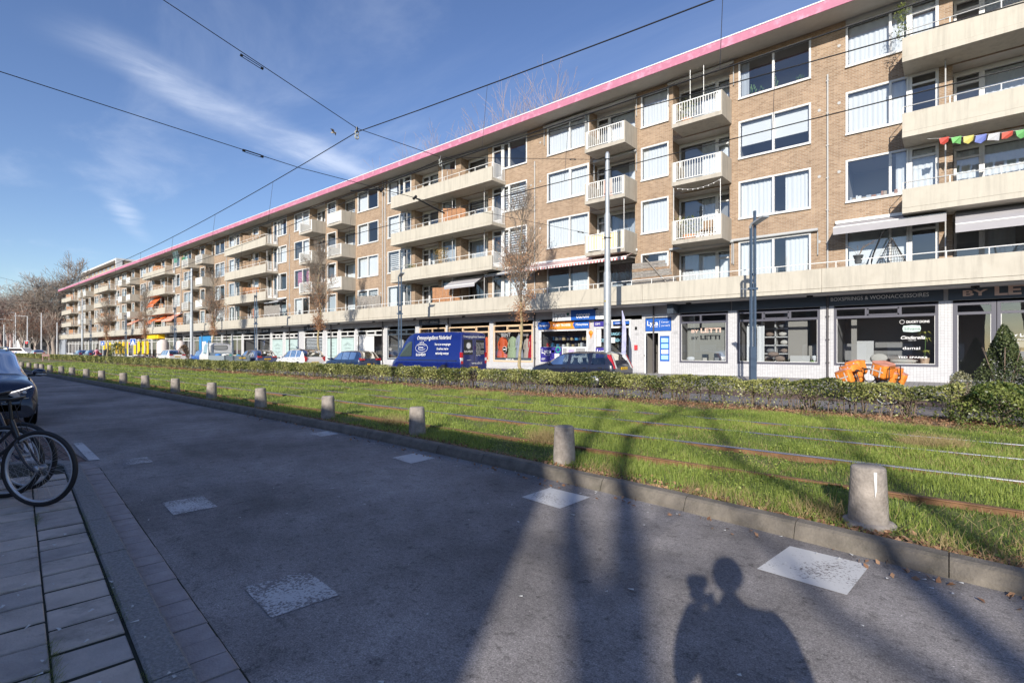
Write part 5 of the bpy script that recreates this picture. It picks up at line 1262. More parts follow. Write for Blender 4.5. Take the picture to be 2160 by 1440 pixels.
    for s in (1, -1):
        l = MB()
        if tail == 'bar': l.prism([(s * hb * .99, zr - .06), (s * hb * .99, zr + .09), (s * hb * .55, zr + .05), (s * hb * .55, zr - .04)], xb - .025, xb + .16, 'x'); 
        elif tail == 'tall':
            for (o_, wd, m_) in ((0, .11, 0), (.11, .09, 1)):
                yb_, yt_ = hb * 1.02 - o_, hb * .90 - o_ * .8; zb_, zt_ = zr - .12, zr + .44
                v_ = [(X0 - .015 - o_ * .1, yb_, zb_), (X0 - .015 - o_ * .1, yb_ - wd, zb_), (X0 + .24, yt_ - wd, zt_), (X0 + .24, yt_, zt_), (X0 + .13, yb_, zb_), (X0 + .1, yb_ - wd, zb_), (X0 + .36, yt_ - wd, zt_), (X0 + .40, yt_, zt_)]
                l.add([(p[0], s * p[1], p[2]) for p in v_], [(0, 1, 2, 3), (0, 3, 7, 4), (1, 5, 6, 2), (4, 7, 6, 5), (3, 2, 6, 7), (0, 4, 5, 1)], m_)
        elif tail == 'van': l.box(xb - .015, xb + .10, s * (hb * .99), s * (hb * .86), zr - .1, zr + .18, 0); l.box(xb - .015, xb + .10, s * (hb * .99), s * (hb * .86), zr - .26, zr - .1, 1); l.box(xb - .015, xb + .10, s * (hb * .99), s * (hb * .86), zr - .42, zr - .26, 0)
        elif tail == 'vert': l.prism([(s * hb * 1.0, zr - .22), (s * hb * 1.0, zr + .16), (s * hb * .72, zr + .05), (s * hb * .86, zr - .22)], xb - .02, xb + .2, 'x')
        l.build('tail_light', [RED, LENS], t)
        h = MB(); hf = hwat(X1 - .12); h.prism([(s * hf * .98, zf - .04), (s * hf * .98, zf + .10), (s * hf * .5, zf + .05), (s * hf * .5, zf - .03)], X1 - .22, X1 + .012, 'x'); h.build('headlight', LENS, t)
    pl = MB(); pz = L_.get('plate', .62); pl.box(xb - .022, xb - .004, -.26, .26, pz - .055, pz + .055, 0)
    if plate:
        tt_ = MB(); tt_.text(plate, 0, pz - .035, .07, 0, .42, 1, face='-x', align='c'); tt_.v = [(xb - .024, p[1], p[2]) for p in tt_.v]; pl.join(tt_)
    pl.build('number_plate', [PLATE, PLTX], t)
    MB().box(xb - .02, xb + .25, -hb * .96, hb * .96, .3, .46).build('rear_bumper', PLAST, t)
    if roofrail:
        for s in (1, -1):
            xa, xc = win[0][0] + .2, win[-1][1] - .7; za = float(np.interp((xa + xc) / 2, P[:, 0], P[:, 3])); ht = float(np.interp((xa + xc) / 2, P[:, 0], P[:, 5]))
            r = MB(); r.tube([(xa, s * ht * .88, za - .01), (xa + .1, s * ht * .88, za + .05), (xc - .1, s * ht * .88, za + .05), (xc, s * ht * .88, za - .02)], .016, 6); r.build('roof_rail', CHROME if roofrail == 'c' else PLAST, t)
    return t, xb, hb
def hatch(L_, W, H, belt=.92, hood=.95, sh=.35, kind='hatch'):
    a, c = -L_ / 2, L_ / 2; w_ = W / 2
    return [(a, .42, .80, .82, w_ * .86, w_ * .78), (a + .05, .30, .93, .97, w_ * .93, w_ * .80), (a + .12, .24, belt + .04, belt + .12, w_ * .97, w_ * .80), (a + (.42 if kind != 'est' else .38), .2, belt + .03, H - .07, w_ * .99, w_ * .74), (a + .85, .2, belt + .01, H - .01, w_, w_ * .76), (a + L_ * .42, .2, belt, H, w_, w_ * .77), (a + L_ * .56, .2, belt - .01, H - .04, w_, w_ * .76), (c - L_ * .36, .2, belt - .02, H - .16, w_, w_ * .76), (c - L_ * .235, .2, belt - .03, hood + .05, w_, w_ * .82), (c - L_ * .20, .2, belt - .05, hood, w_ * .99, w_ * .84), (c - .35, .22, .80, hood - .13, w_ * .96, w_ * .80), (c - .10, .24, .62, .70, w_ * .88, w_ * .72), (c, .34, .48, .52, w_ * .74, w_ * .6)]
PY = 19.52
# the black estate, rear at X=-10.4
def WINS(L_, k=0): a = -L_ / 2; return [(a + .55, a + L_ * .27), (a + L_ * .29, a + L_ * .47), (a + L_ * .49, L_ / 2 - L_ * .27)]
blk = paint('blue black car paint', (.012, .014, .03)); 
L_ = 4.45; car('estate_car', 'blue black estate car with tall red and white rear lights, parked by the phone shop', (-12.62, PY, 0), math.pi, blk, hatch(L_, 1.84, 1.49, .95, .98, kind='est'), [(-L_ / 2 + .42, -1.15), (-1.05, -.1), (.0, 1.0)], (.58, 1.22), (-2.1, -1.78), (-1.33, 1.35), tail='tall', lights={'rear': .92, 'plate': .80}, plate='NF-BN-33', trim=blk)
dkb = paint('dark blue hatch paint', (.012, .03, .085)); L_ = 4.25
t, xb, hb = car('hatchback_car', 'dark blue hatchback with red rear lights parked in front of the blue van', (-30.6, PY, 0), math.pi, dkb, hatch(L_, 1.8, 1.48, .93, .96), WINS(L_), (.5, 1.15), (-2.02, -1.68), (-1.3, 1.32), lights={'rear': .93}, plate='')
MB().lathe([(.055, 0), (.05, -.012), (.001, -.012)], (xb, 0, .98), 16, ax='x').build('round_badge', CHROME, t)
wht = paint('white car paint', (.74, .74, .74)); L_ = 4.35
car('electric_car', 'white boxy electric car with black roof and rear window parked behind the dark hatchback', (-37.55, PY, 0), math.pi, wht, [(x, zb, ze, zt + (.03 if zt > 1.3 else 0), hw, ht * 1.04) for x, zb, ze, zt, hw, ht in hatch(L_, 1.85, 1.55, 1.0, 1.02)], WINS(L_), (.52, 1.2), (-2.06, -1.62), (-1.35, 1.35), dark_roof=(-1.9, -1.2), tail='vert', lights={'rear': .92}, roofrail=True)
gbl = paint('grey blue car paint', (.05, .07, .16)); L_ = 4.4
car('hatchback_car', 'grey blue hatchback with a glowing red rear light behind the flatbed truck', (-45.2, PY, 0), math.pi, gbl, hatch(L_, 1.84, 1.52, .95, .97), WINS(L_), (.5, 1.2), (-2.1, -1.7), (-1.35, 1.35), lights={'rear': .95, 'plate': .78}, plate='R-528-XK')
brb = paint('bright blue car paint', (.02, .10, .42)); L_ = 3.9
car('hatchback_car', 'small bright blue car parked beyond the flatbed truck', (-56.6, PY, 0), math.pi, brb, hatch(L_, 1.72, 1.5, .93, .97), WINS(L_), (.45, 1.05), (-1.85, -1.5), (-1.2, 1.2))
L_ = 4.3; car('hatchback_car', 'white hatchback with dark rear window parked before the blue tarpaulin shop', (-66.7, PY, 0), math.pi, wht, hatch(L_, 1.82, 1.53, .95, .98), WINS(L_), (.5, 1.15), (-2.05, -1.65), (-1.32, 1.32), lights={'rear': .95, 'plate': .78}, plate='K-610-VB')
L_ = 4.4
car('saloon_car', 'dark blue car parked far off near the end of the block', (-104.0, PY, 0), math.pi, dkb, hatch(L_, 1.8, 1.46, .93, .96), WINS(L_), (.5, 1.15), (-2.1, -1.7), (-1.3, 1.3))
car('saloon_car', 'dark grey blue car parked farthest off beside the last tram pole', (-111.0, PY, 0), math.pi, gbl, hatch(L_, 1.8, 1.46, .93, .96), WINS(L_), (.5, 1.15), (-2.1, -1.7), (-1.3, 1.3))
car('hatchback_car', 'silver grey car parked at the far end of the lane', (-132.0, 16.6, 0), math.pi, paint('silver car paint', (.4, .41, .43)), hatch(L_, 1.8, 1.46, .93, .96), WINS(L_), (.5, 1.15), (-2.1, -1.7), (-1.3, 1.3))

# the blue panel van
vb = paint('blue van paint', (.004, .014, .135), rough=.3); a = 3.0
vs = [(-3.0, .42, 1.1, 2.42, .97, .86), (-2.93, .30, 1.12, 2.48, .995, .90), (-2.2, .28, 1.12, 2.52, 1.0, .90), (-.4, .28, 1.12, 2.53, 1.0, .90), (.9, .28, 1.12, 2.51, 1.0, .90), (1.35, .28, 1.13, 2.38, 1.0, .87), (1.75, .28, 1.13, 2.05, 1.0, .83), (2.12, .28, 1.12, 1.62, 1.0, .82), (2.4, .28, 1.10, 1.27, .99, .84), (2.55, .28, 1.0, 1.14, .98, .84), (2.85, .28, .86, .98, .92, .76), (3.0, .34, .6, .7, .8, .62)]
t, xb, hb = car('panel_van', 'dark blue high roof panel van of a drain clearing firm with white lettering', (-22.25, 19.62, 0), math.pi, vb, vs, [(4, 5)], (1.5, 2.38), (9, 9.1), (-1.7, 1.95), wr=.35, cat='van', group=None, tail='van', lights={'rear': 1.25, 'plate': .62, 'front': .85}, nst=80, trim=PLAST)
g = MB()
for s in (1, -1): g = MB(); g.add([(1.0, s * .978, 1.2), (2.1, s * .985, 1.18), (1.92, s * .960, 1.42), (1.5, s * .925, 1.88), (1.22, s * .92, 2.02), (1.0, s * .925, 2.02)], [(0, 1, 2, 3, 4, 5)[::s]]); g.build('cab_window', VGLASS, t)
s_ = MB()
for x in (-1.15, .78): s_.box(x - .008, x + .008, -1.004, -1.0, .4, 1.15); s_.add([(x - .008, .985, 1.15), (x + .008, .985, 1.15), (x + .008, .915, 2.3), (x - .008, .915, 2.3)], [(0, 1, 2, 3)])
s_.box(-2.7, 2.2, .997, 1.012, .98, 1.01); s_.box(-3.012, -3.0, -.006, .006, .5, 2.35)
for y in (-.45, .45): s_.add([(-3.006, y - .34, 1.3), (-3.006, y + .34, 1.3), (-3.0, y + .32, 2.1), (-3.0, y - .32, 2.1)], [(0, 1, 2, 3)])
s_.build('panel_seams', PLAST, t)
# lettering on the left (camera) side; local +y faces the camera because the van is turned round
def vt(b, txt, x, z, h, w_, bold=.0, shear=.12):
    q = MB(); q.text(txt, 0, 0, h, 0, w_, 0, face='-y', shear=shear, bold=bold)
    b.add([(-(-x + p[0]) if False else (x - p[0]), .9 + (2.53 - (z + p[2])) / 1.41 * .112 + .010 if z + p[2] > 1.12 else 1.008, z + p[2]) for p in q.v], [f_ for f_ in q.f])
lt = MB()
vt(lt, 'Ontstoppingsdienst Nederland', .55, 2.12, .22, 2.75, .012, .2)
vt(lt, 'Voor al uw verstoppingen', -.95, 1.80, .13, 1.25, .01); vt(lt, 'De afvoer snel en', -1.15, 1.56, .13, .9, .01); vt(lt, 'vakkundig ontstopt', -1.05, 1.32, .13, 1.05, .01)
vt(lt, 'Bel 06-4982479', .55, 1.22, .15, .8, .01, .0); vt(lt, 'www.odnl.nl', .75, .40, .15, 1.0, .01); vt(lt, 'ODNL', .40, 1.63, .10, .45, .01)
lt.build('side_lettering', LW, t)
e = MB(); 
def oval(cx, cz, rx, rz_, w_, a0=0, a1=6.283):
    n = 30; v = []
    for i in range(n + 1):
        a = a0 + (a1 - a0) * i / n
        for k in (0, w_ * .65):
            x = cx + (rx + k) * math.cos(a); z = cz + (rz_ + k) * math.sin(a); v.append((x, .9 + (2.53 - z) / 1.41 * .112 + .012, z))
    e.add(v, [(2 * i, 2 * i + 2, 2 * i + 3, 2 * i + 1) for i in range(n)])
oval(.12, 1.66, .50, .24, .03); oval(.12, 1.69, .34, .14, .03, .5, 2.64); oval(.12, 1.69, .34, .14, .03, 3.6, 5.8)
for dx_ in (-.14, 0, .14): oval(.12 + dx_, 2.00 - abs(dx_) * .25, .012, .012, .03)
e.build('side_emblem', LW, t)
rl = MB(); 
def rt(txt, y, z, h, w_, bold=.01, align='l'): q = MB(); q.text(txt, 0, 0, h, 0, w_, 0, face='-x', bold=bold, align=align); rl.add([(-3.012, -y + p[1], z + p[2]) if False else (-3.012, y + p[1], z + p[2]) for p in q.v], q.f)
rt('Ontstoppingsdienst Nederland', .80, 2.2, .12, 1.6); rt('Bel 06-4982479', .74, 1.42, .12, .62); rt('www.odnl.nl', .2, .80, .14, .8); rt('www.odnl.nl', .55, 1.0, .06, .3)
for i, s0 in enumerate(('Voor al uw verstoppingen', 'De afvoer snel en', 'vakkundig ontstopt', 'Bel voor', 'Rioolontstopping', 'Camera inspectie', 'Renovaties')): rt(s0, -.14, 1.88 - i * .105, .06, .6 if i not in (3, 6) else .34)
q = MB()
for k in range(14):
    a = k * .4488; q.add([(-3.012, .42 + .13 * math.cos(a - .2), 1.78 + .13 * math.sin(a - .2)), (-3.012, .42 + .2 * math.cos(a), 1.78 + .2 * math.sin(a)), (-3.012, .42 + .13 * math.cos(a + .2), 1.78 + .13 * math.sin(a + .2)), (-3.012, .42, 1.78)], [(0, 1, 2, 3)])
rl.join(q); rl.build('rear_lettering', LW, t)

# flatbed truck in the lane
t = thing('flatbed_truck', 'white flatbed truck with galvanised drop sides driving along the service lane', 'truck', (-45.9, 17.2, 0), math.pi)
cs = [(.55, .5, 1.2, 1.95, .92, .80), (.62, .4, 1.2, 2.06, .95, .82), (1.5, .4, 1.2, 2.12, .95, .82), (1.75, .4, 1.2, 2.08, .95, .80), (2.25, .4, 1.18, 1.55, .95, .80), (2.5, .4, 1.12, 1.25, .94, .8), (2.75, .4, .95, 1.02, .88, .72), (2.9, .45, .7, .75, .75, .6)]
xs = list(np.linspace(.55, 2.9, 30)); P = np.array(cs); B = MB(); Gm = MB()
for i in range(29):
    A = [float(np.interp(xs[i], P[:, 0], P[:, k])) for k in range(1, 6)]; C_ = [float(np.interp(xs[i + 1], P[:, 0], P[:, k])) for k in range(1, 6)]
    def rg(x, q): zb, ze, zt, hw, ht = q; return [(x, 0, zb), (x, hw * .9, zb), (x, hw, zb + .1), (x, hw, ze - .05), (x, hw * .97, ze), (x, ht, zt - .08), (x, ht * .85, zt), (x, 0, zt + .02)]
    ra, rc = rg(xs[i], A), rg(xs[i + 1], C_); xm = (xs[i] + xs[i + 1]) / 2
    for j in range(7):
        tg = Gm if (j == 4 and .95 < xm < 1.75) or (j >= 5 and 1.72 < xm < 2.42) else B
        tg.add([ra[j], rc[j], rc[j + 1], ra[j + 1]], [(0, 1, 2, 3)], 0, True); f_ = lambda p: (p[0], -p[1], p[2]); tg.add([f_(ra[j + 1]), f_(rc[j + 1]), f_(rc[j]), f_(ra[j])], [(0, 1, 2, 3)], 0, True)
    if i == 0: q = ra + [(p[0], -p[1], p[2]) for p in ra[::-1][1:-1]]; B.add(q, [tuple(range(len(q)))])
o = B.build('cab', mat('truck white', (.66, .66, .65), .4, coat=.5), t); m = o.modifiers.new('weld', 'WELD'); m.merge_threshold = .001
Gm.build('windows', CGLASS, t)
v = [(.54, .52 * math.copysign(abs(math.cos(a)) ** .4, math.cos(a)), 1.72 + .17 * math.copysign(abs(math.sin(a)) ** .55, math.sin(a))) for a in np.linspace(0, 6.283, 25)[:-1]]
b = MB(); b.add([(.538 - .0, p[1] * 1.07, 1.72 + (p[2] - 1.72) * 1.2) for p in v], [tuple(range(24))]); b.add([(.532, p[1], p[2]) for p in v], [tuple(range(24))], 1)
b.build('rear_cab_window', [PLAST, mat('pale reflecting glass', (.30, .31, .31), .1, spec=.8)], t)
b = MB(); b.box(-2.8, .45, -.98, .98, .62, .72, 0); b.box(-2.8, .45, .95, .98, .72, 1.08, 0); b.box(-2.8, .45, -.98, -.95, .72, 1.08, 0); b.box(-2.8, -2.77, -.95, .95, .72, 1.08, 0); b.box(.42, .45, -.95, .95, .72, 1.3, 0)
for z in (.80, .92, 1.0): b.box(-2.815, -2.8, -.93, .93, z, z + .02, 0)
b.build('load_bed', mat('galvanised drop side', (.36, .42, .46), .45, metal=.4), t)
b = MB()
for x in (-2.8, .42):
    for y in (-.96, .94): b.box(x - .03, x + .03, y - .02, y + .04, .6, 1.12 if x < 0 else 2.3)
for y in (-.33, .33): b.box(-2.84, -2.79, y - .03, y + .03, .6, 1.1)
b.box(.4, .44, -.96, .96, 2.2, 2.25); b.build('bed_posts', mat('dark bed frame', (.10, .13, .15), .5), t)
b = MB(); b.box(-2.85, -2.6, -.95, .95, .38, .5); b.build('rear_bar', PLAST, t)
for s in (1, -1): MB().box(-2.88, -2.84, s * .6, s * .93, .42, .54).build('tail_light', RED, t)
MB().box(-2.835, -2.818, -.62, -.12, .84, .94).build('number_plate', PLATE, t)
for x in (-1.9, 1.95):
    for s in (1, -1):
        w_ = MB(); w_.torus((x, s * .84, .33), (0, 1, 0), .25, .08, 24, 8); o = w_.build('wheel', TYRE, t); q = MB(); q.lathe([(.18, 0), (.05, .04 * s), (.001, .04 * s)], (x, s * .87, .33), 16, 0, ax='y'); q.build('rim', RIMM, o)
sk = MB(); rs = random.Random(4); cl = [mat('blue sack', (.05, .2, .55), .8), mat('sand sack', (.55, .48, .32), .9), mat('green crate', (.02, .3, .22), .6), mat('white sack', (.6, .6, .58), .9)]
for i in range(9):
    c0 = (-2.4 + i * .32, rs.uniform(-.5, .5), 1.0 + rs.uniform(0, .12)); s1 = MB(); s1.ball(c0, .22, 7, 0, (1.1, 1, .6), i, .08); tag(s1.build(('blue_sack', 'sand_sack', 'green_bundle', 'white_sack')[i % 4], cl[i % 4]), ['blue', 'sand coloured', 'green', 'white'][i % 4] + ' sack among the load on the flatbed truck, ' + ('tail end', 'middle', 'cab end')[i // 3], 'sack', 'sacks on the flatbed truck')
    bpy.context.scene.collection.objects[-1]

for o in [o for o in COL.objects if o.get('category') == 'sack']:
    M = Matrix.Translation((-45.9, 17.2, 0)) @ Matrix.Rotation(math.pi, 4, 'Z'); o.data.transform(M)

# the dark SUV on the near left, facing the camera
sv = paint('night blue suv paint', (.013, .018, .04), rough=.22)
ss = [(-2.15, .4, 1.0, 1.1, .85, .75), (-1.9, .25, 1.05, 1.45, .9, .70), (-1.2, .22, 1.03, 1.58, .91, .70), (0, .22, 1.0, 1.60, .91, .70), (.35, .22, .99, 1.52, .91, .70), (.75, .22, .98, 1.27, .91, .71), (1.06, .22, .97, 1.08, .91, .74), (1.2, .22, .95, 1.03, .905, .76), (1.7, .22, .88, .97, .895, .76), (1.93, .22, .82, .90, .88, .74), (2.03, .21, .73, .80, .87, .74), (2.10, .20, .55, .68, .84, .74), (2.13, .22, .40, .48, .80, .7)]
t, xb, hb = car('parked_suv', 'dark blue SUV parked on the near left behind the bicycles, headlight towards the camera', (-16.42, .95, .0), 0, sv, ss, [(-1.7, -.95), (-.88, .0), (.07, .78)], (.24, 1.05), (-2.1, -1.8), (-1.35, 1.32), wr=.34, group=None, nst=70, roofrail='c', lights={'front': 5})
for c in list(t.children):
    if c.name.startswith('headlight'): bpy.data.objects.remove(c)
hl = MB(); s = 1
for s in (1, -1):
    h = MB(); pr = [(s * .40, .70), (s * .52, .62), (s * .83, .66), (s * .845, .80), (s * .78, .835), (s * .42, .735)]
    def xf_(y): return 2.115 - .30 * max(0, (abs(y) - .45) / .4) ** 2.2
    v = [(xf_(y) + .040, y, z) for y, z in pr]; h.add(v, [tuple(range(6)) if s > 0 else tuple(range(6))[::-1]], 0)
    v2 = [(xf_(y) - .2, y, z) for y, z in pr]; h.add(v + v2, [(i, (i + 1) % 6, 6 + (i + 1) % 6, 6 + i) for i in range(6)], 2)
    for cy, cz, r_ in ((.66, .72, .035), (.75, .74, .03)): h.lathe([(r_, .0), (r_ * .9, .02), (.001, .022)], (xf_(cy * s) + .040, s * cy, cz), 14, 1, ax='x')
    ho = h.build('headlight', [mat('headlight glass', (.30, .30, .31), .12, coat=1), LENS, PLAST], t)
    d = MB()
    for (ya, za, yb, zb) in ((.41, .725, .79, .832), (.80, .825, .84, .67), (.83, .652, .55, .618)):
        n = 8
        for i in range(n):
            y0, y1 = ya + (yb - ya) * i / n, ya + (yb - ya) * (i + 1) / n; z0, z1 = za + (zb - za) * i / n, za + (zb - za) * (i + 1) / n; nx, nz = -(zb - za), (yb - ya); ln = math.hypot(nx, nz); nx, nz = nx / ln * .008, nz / ln * .008
            d.quad((xf_(y0) + .048, s * (y0 - nx), z0 - nz), (xf_(y1) + .048, s * (y1 - nx), z1 - nz), (xf_(y1) + .048, s * (y1 + nx), z1 + nz), (xf_(y0) + .048, s * (y0 + nx), z0 + nz))
    d.build('light_strip', mat('led strip', (1, .93, .88), .5, emit=1.6), ho)
g = MB(); g.box(2.06, 2.122, -.42, .42, .575, .70, 0); g.box(2.06, 2.128, -.72, .72, .60, .615, 1); g.box(2.06, 2.128, -.42, .42, .695, .705, 1); g.box(2.0, 2.13, -.60, .60, .36, .50, 0)
for s in (1, -1): g.add([(2.05, s * .62, .5), (1.93, s * .84, .52), (1.95, s * .845, .30), (2.07, s * .70, .29)], [(0, 1, 2, 3)[::-s]], 0); g.add([(2.135, s * .30, .545), (2.05, s * .80, .585), (2.05, s * .80, .575), (2.135, s * .30, .53)], [(0, 1, 2, 3)[::s]], 1)
g.build('grille', [PLAST, CHROME, PLATE], t)
b = MB(); b.tube([(1.10, -.62, 1.05), (1.0, .05, 1.10)], .012, 5); b.tube([(1.08, .05, 1.06), (.98, .62, 1.10)], .012, 5); b.build('wipers', PLAST, t)
for c in list(t.children):
    if c.name.startswith('wing_mirror'): bpy.data.objects.remove(c)
for s in (1, -1):
    b = MB(); b.ball((.72, s * 1.06, 1.07), .12, 12, 0, (.75, 1.05, .72)); b.ball((.735, s * 1.07, 1.035), .10, 10, 1, (.85, 1.05, .3)); b.box(.68, .76, s * .86, s * .98, .99, 1.04, 2); b.build('wing_mirror', [sv, LENS, PLAST], t)

# ------------------------------------------------------------------ bicycles
SPK = mat('steel spokes', (.5, .5, .52), .3, metal=.9)
def wheel_at(t, x, name='wheel', Rr=.362, rim=None, hub=True, n=32, y=0):
    b = MB(); b.torus((x, y, Rr), (0, 1, 0), Rr - .02, .022, 48, 8); o = b.build(name, BLACK, t)
    r = MB(); r.torus((x, y, Rr), (0, 1, 0), Rr - .045, .011, 48, 6, flat=1.4); r.build('rim', rim or mat('pale bicycle rim', (.60, .62, .66), .3, metal=.35), o)
    s = MB()
    for k in range(n):
        a = 2 * math.pi * k / n; sd = (.032 if k % 2 else -.032); off_ = .35 * (1 if (k // 2) % 2 else -1)
        s.tube([(x + .028 * math.cos(a + off_ * 3), y + sd, Rr + .028 * math.sin(a + off_ * 3)), (x + (Rr - .05) * math.cos(a), y, Rr + (Rr - .05) * math.sin(a))], .0013, 3, cap=False)
    s.build('spokes', SPK, o)
    h = MB(); h.lathe([(.012, -.055), (.034, -.05), (.034, -.04), (.022, -.035), (.022, .035), (.034, .04), (.034, .05), (.012, .055)], (x, y, Rr), 14, 0, ax='y'); h.build('hub', RIMM, o)
    return o
def bicycle(label, loc, rz, col, group=None, steer=0, name='bicycle', basket=False, lean=0, detail=True, guard=True):
    t = thing(name, label, 'bicycle', loc, rz, group); fr = mat('bike paint %.2f %.2f %.2f' % col, col, .35, coat=.6)
    wheel_at(t, 0, n=32 if detail else 12); wheel_at(t, -1.10, n=32 if detail else 12)
    b = MB(); hd0, hd1 = (-.20, 0, .62), (-.265, 0, .80); bb = (-.66, 0, .29); st = (-.83, 0, .82); ra = (-1.10, 0, .345)
    b.tube([hd0, hd1], .02, 8); b.tube([hd0, bb], .018, 8); b.tube([(-.245, 0, .74), (-.50, 0, .50), (-.76, 0, .60)], .015, 8); b.tube([bb, st], .016, 8)
    for s in (1, -1): b.tube([(bb[0], s * .03, bb[2]), (ra[0], s * .06, ra[2])], .009, 6); b.tube([(st[0] + .02, s * .02, .74), (ra[0], s * .06, ra[2])], .008, 6)
    b.build('frame', fr, t)
    f = MB(); f.tube([(-.265, 0, .82), (-.205, 0, .66), (-.185, 0, .60)], .018, 8)
    for s in (1, -1): f.tube([(-.19, s * .02, .63), (-.185, s * .055, .60), (-.09, s * .058, .43), (-.02, s * .058, .355), (0, s * .058, .345)], .011, 7)
    f.build('fork', fr, t)
    h = MB(); h.tube([(-.265, 0, .80), (-.29, 0, 1.0)], .013, 8); h.tube([(-.56, -.26, .98), (-.46, -.28, .99), (-.33, -.20, 1.03), (-.28, 0, 1.02), (-.33, .20, 1.03), (-.46, .28, .99), (-.56, .26, .98)], .011, 8); h.build('handlebar', BLKM, t)
    g = MB()
    for s in (1, -1): g.tube([(-.57, s * .26, .977), (-.46, s * .28, .99)], .016, 8)
    g.tube([(-.26, .2, 1.03), (-.16, .16, .95), (-.17, .05, .75), (-.1, .06, .5)], .0035, 4); g.tube([(-.26, -.2, 1.03), (-.14, -.1, .98), (-.16, 0, .7)], .0035, 4); g.build('grips_and_cables', BLACK, t)
    s = MB(); s.tube([(-.83, 0, .8), (-.86, 0, .93)], .012, 6); s.ball((-.90, 0, .96), .12, 8, 0, (1.15, .75, .35)); s.build('saddle', BLACK, t)
    if guard:
        for cx, a0, a1 in ((0, .5, 3.0), (-1.10, .25, 2.9)):
            m = MB(); v = []; n = 18
            for i in range(n + 1):
                a = a0 + (a1 - a0) * i / n
                for y, q in ((-.026, .36), (0, .37), (.026, .36)): v.append((cx + q * math.cos(a), y, .345 + q * math.sin(a)))
            m.add(v, [(3 * i + j, 3 * i + 3 + j, 3 * i + 4 + j, 3 * i + 1 + j) for i in range(n) for j in (0, 1)], 0, True); m.build('mudguard', BLACK, t)
    c = MB(); c.prism([(-.56, .21), (-1.06, .27), (-1.06, .42), (-.56, .38)], -.075, -.045, 'y'); c.tube([(-.66, -.09, .29), (-.58, -.09, .15)], .009, 6); c.tube([(-.66, .09, .29), (-.74, .09, .43)], .009, 6); c.box(-.63, -.53, -.17, -.09, .14, .165); c.box(-.79, -.69, .09, .17, .42, .445); c.build('chain_case_and_cranks', BLACK, t)
    r = MB(); r.box(-1.30, -.92, -.06, -.045, .73, .745); r.box(-1.30, -.92, .045, .06, .73, .745)
    for i in range(4): r.box(-1.30 + i * .12, -1.285 + i * .12, -.045, .045, .73, .745)
    for s_ in (1, -1): r.tube([(-1.25, s_ * .055, .73), (-1.10, s_ * .07, .345)], .005, 5)
    r.build('luggage_rack', BLKM, t)
    if lean: t.rotation_euler = (lean, 0, rz)
    return t
bicycle('black bicycle at the left edge with its whole front wheel showing', (-6.63, .85, .10), R(40.3), (.012, .014, .02), 'bicycles parked on the near footway', lean=0, guard=False)
bicycle('black bicycle behind the nearest one, its pale rimmed wheel higher and farther', (-7.53, .86, .10), R(37), (.02, .03, .06), 'bicycles parked on the near footway', lean=R(3))
bicycle('bicycle whose front wheel shows through the spokes of the nearest bicycle', (-7.29, .66, .10), R(49), (.015, .02, .03), 'bicycles parked on the near footway', lean=R(-2), guard=False)
b = MB(); b.tube([(-7.17, .38, .1), (-7.17, .38, .7)], .022, 10); tag(b.build('rack_post', mat('mossy steel', (.22, .24, .16), .8), None), 'mossy steel rack post at the left edge beside the nearest bicycle', 'post')
# orange delivery bicycles behind the hedge
ORB = mat('orange pannier', (.80, .24, .03), .55, var=.25, vs=9, bump=.9, bs=14); ORB2 = mat('faded orange flap', (.50, .22, .16), .7); SILV = mat('reflective strip', (.6, .6, .58), .4)
def pannier(b, c, s, tilt=0, seed=0):
    q = MB(); x, y, z = s; r = random.Random(seed)
    n = 5
    v = []; 
    def se(k, zz0, zz1, m, e=.38, ph0=0, ph1=math.pi):
        N_ = 14; vv = []; ff = []
        for i in range(N_ + 1):
            ph = ph0 + (ph1 - ph0) * i / N_; cz, sz = math.cos(ph), math.sin(ph)
            for j in range(2 * N_):
                th = math.pi * j / N_; ct, st = math.cos(th), math.sin(th); pw = lambda a_: math.copysign(abs(a_) ** e, a_)
                wr_ = 1 + .05 * noise.noise(Vector((pw(ct) * 2.2 + seed, pw(st) * 2.2, cz * 2.5 + k))) * 2
                vv.append((x * k * pw(ct) * abs(sz) ** e * wr_, y * k * pw(st) * abs(sz) ** e * wr_, z * k * pw(cz) * wr_))
        for i in range(N_):
            for j in range(2 * N_): ff.append((i * 2 * N_ + j, (i + 1) * 2 * N_ + j, (i + 1) * 2 * N_ + (j + 1) % (2 * N_), i * 2 * N_ + (j + 1) % (2 * N_)))
        q.add(vv, ff, m, True)
    se(1.0, 0, 0, 0); se(1.035, 0, 0, 1, .38, 0, math.pi * .33)
    for xx in (-.5, .45): q.box(x * xx - .016, x * xx + .016, -y * 1.03, y * 1.03, -z * .8, z * .55, 2)
    q.box(-x * .85, x * .8, -y * 1.035, -y * .95, -z * .12, z * .02, 2)
    b.join(q, Matrix.Translation(c) @ Matrix.Rotation(tilt, 4, 'Y'))
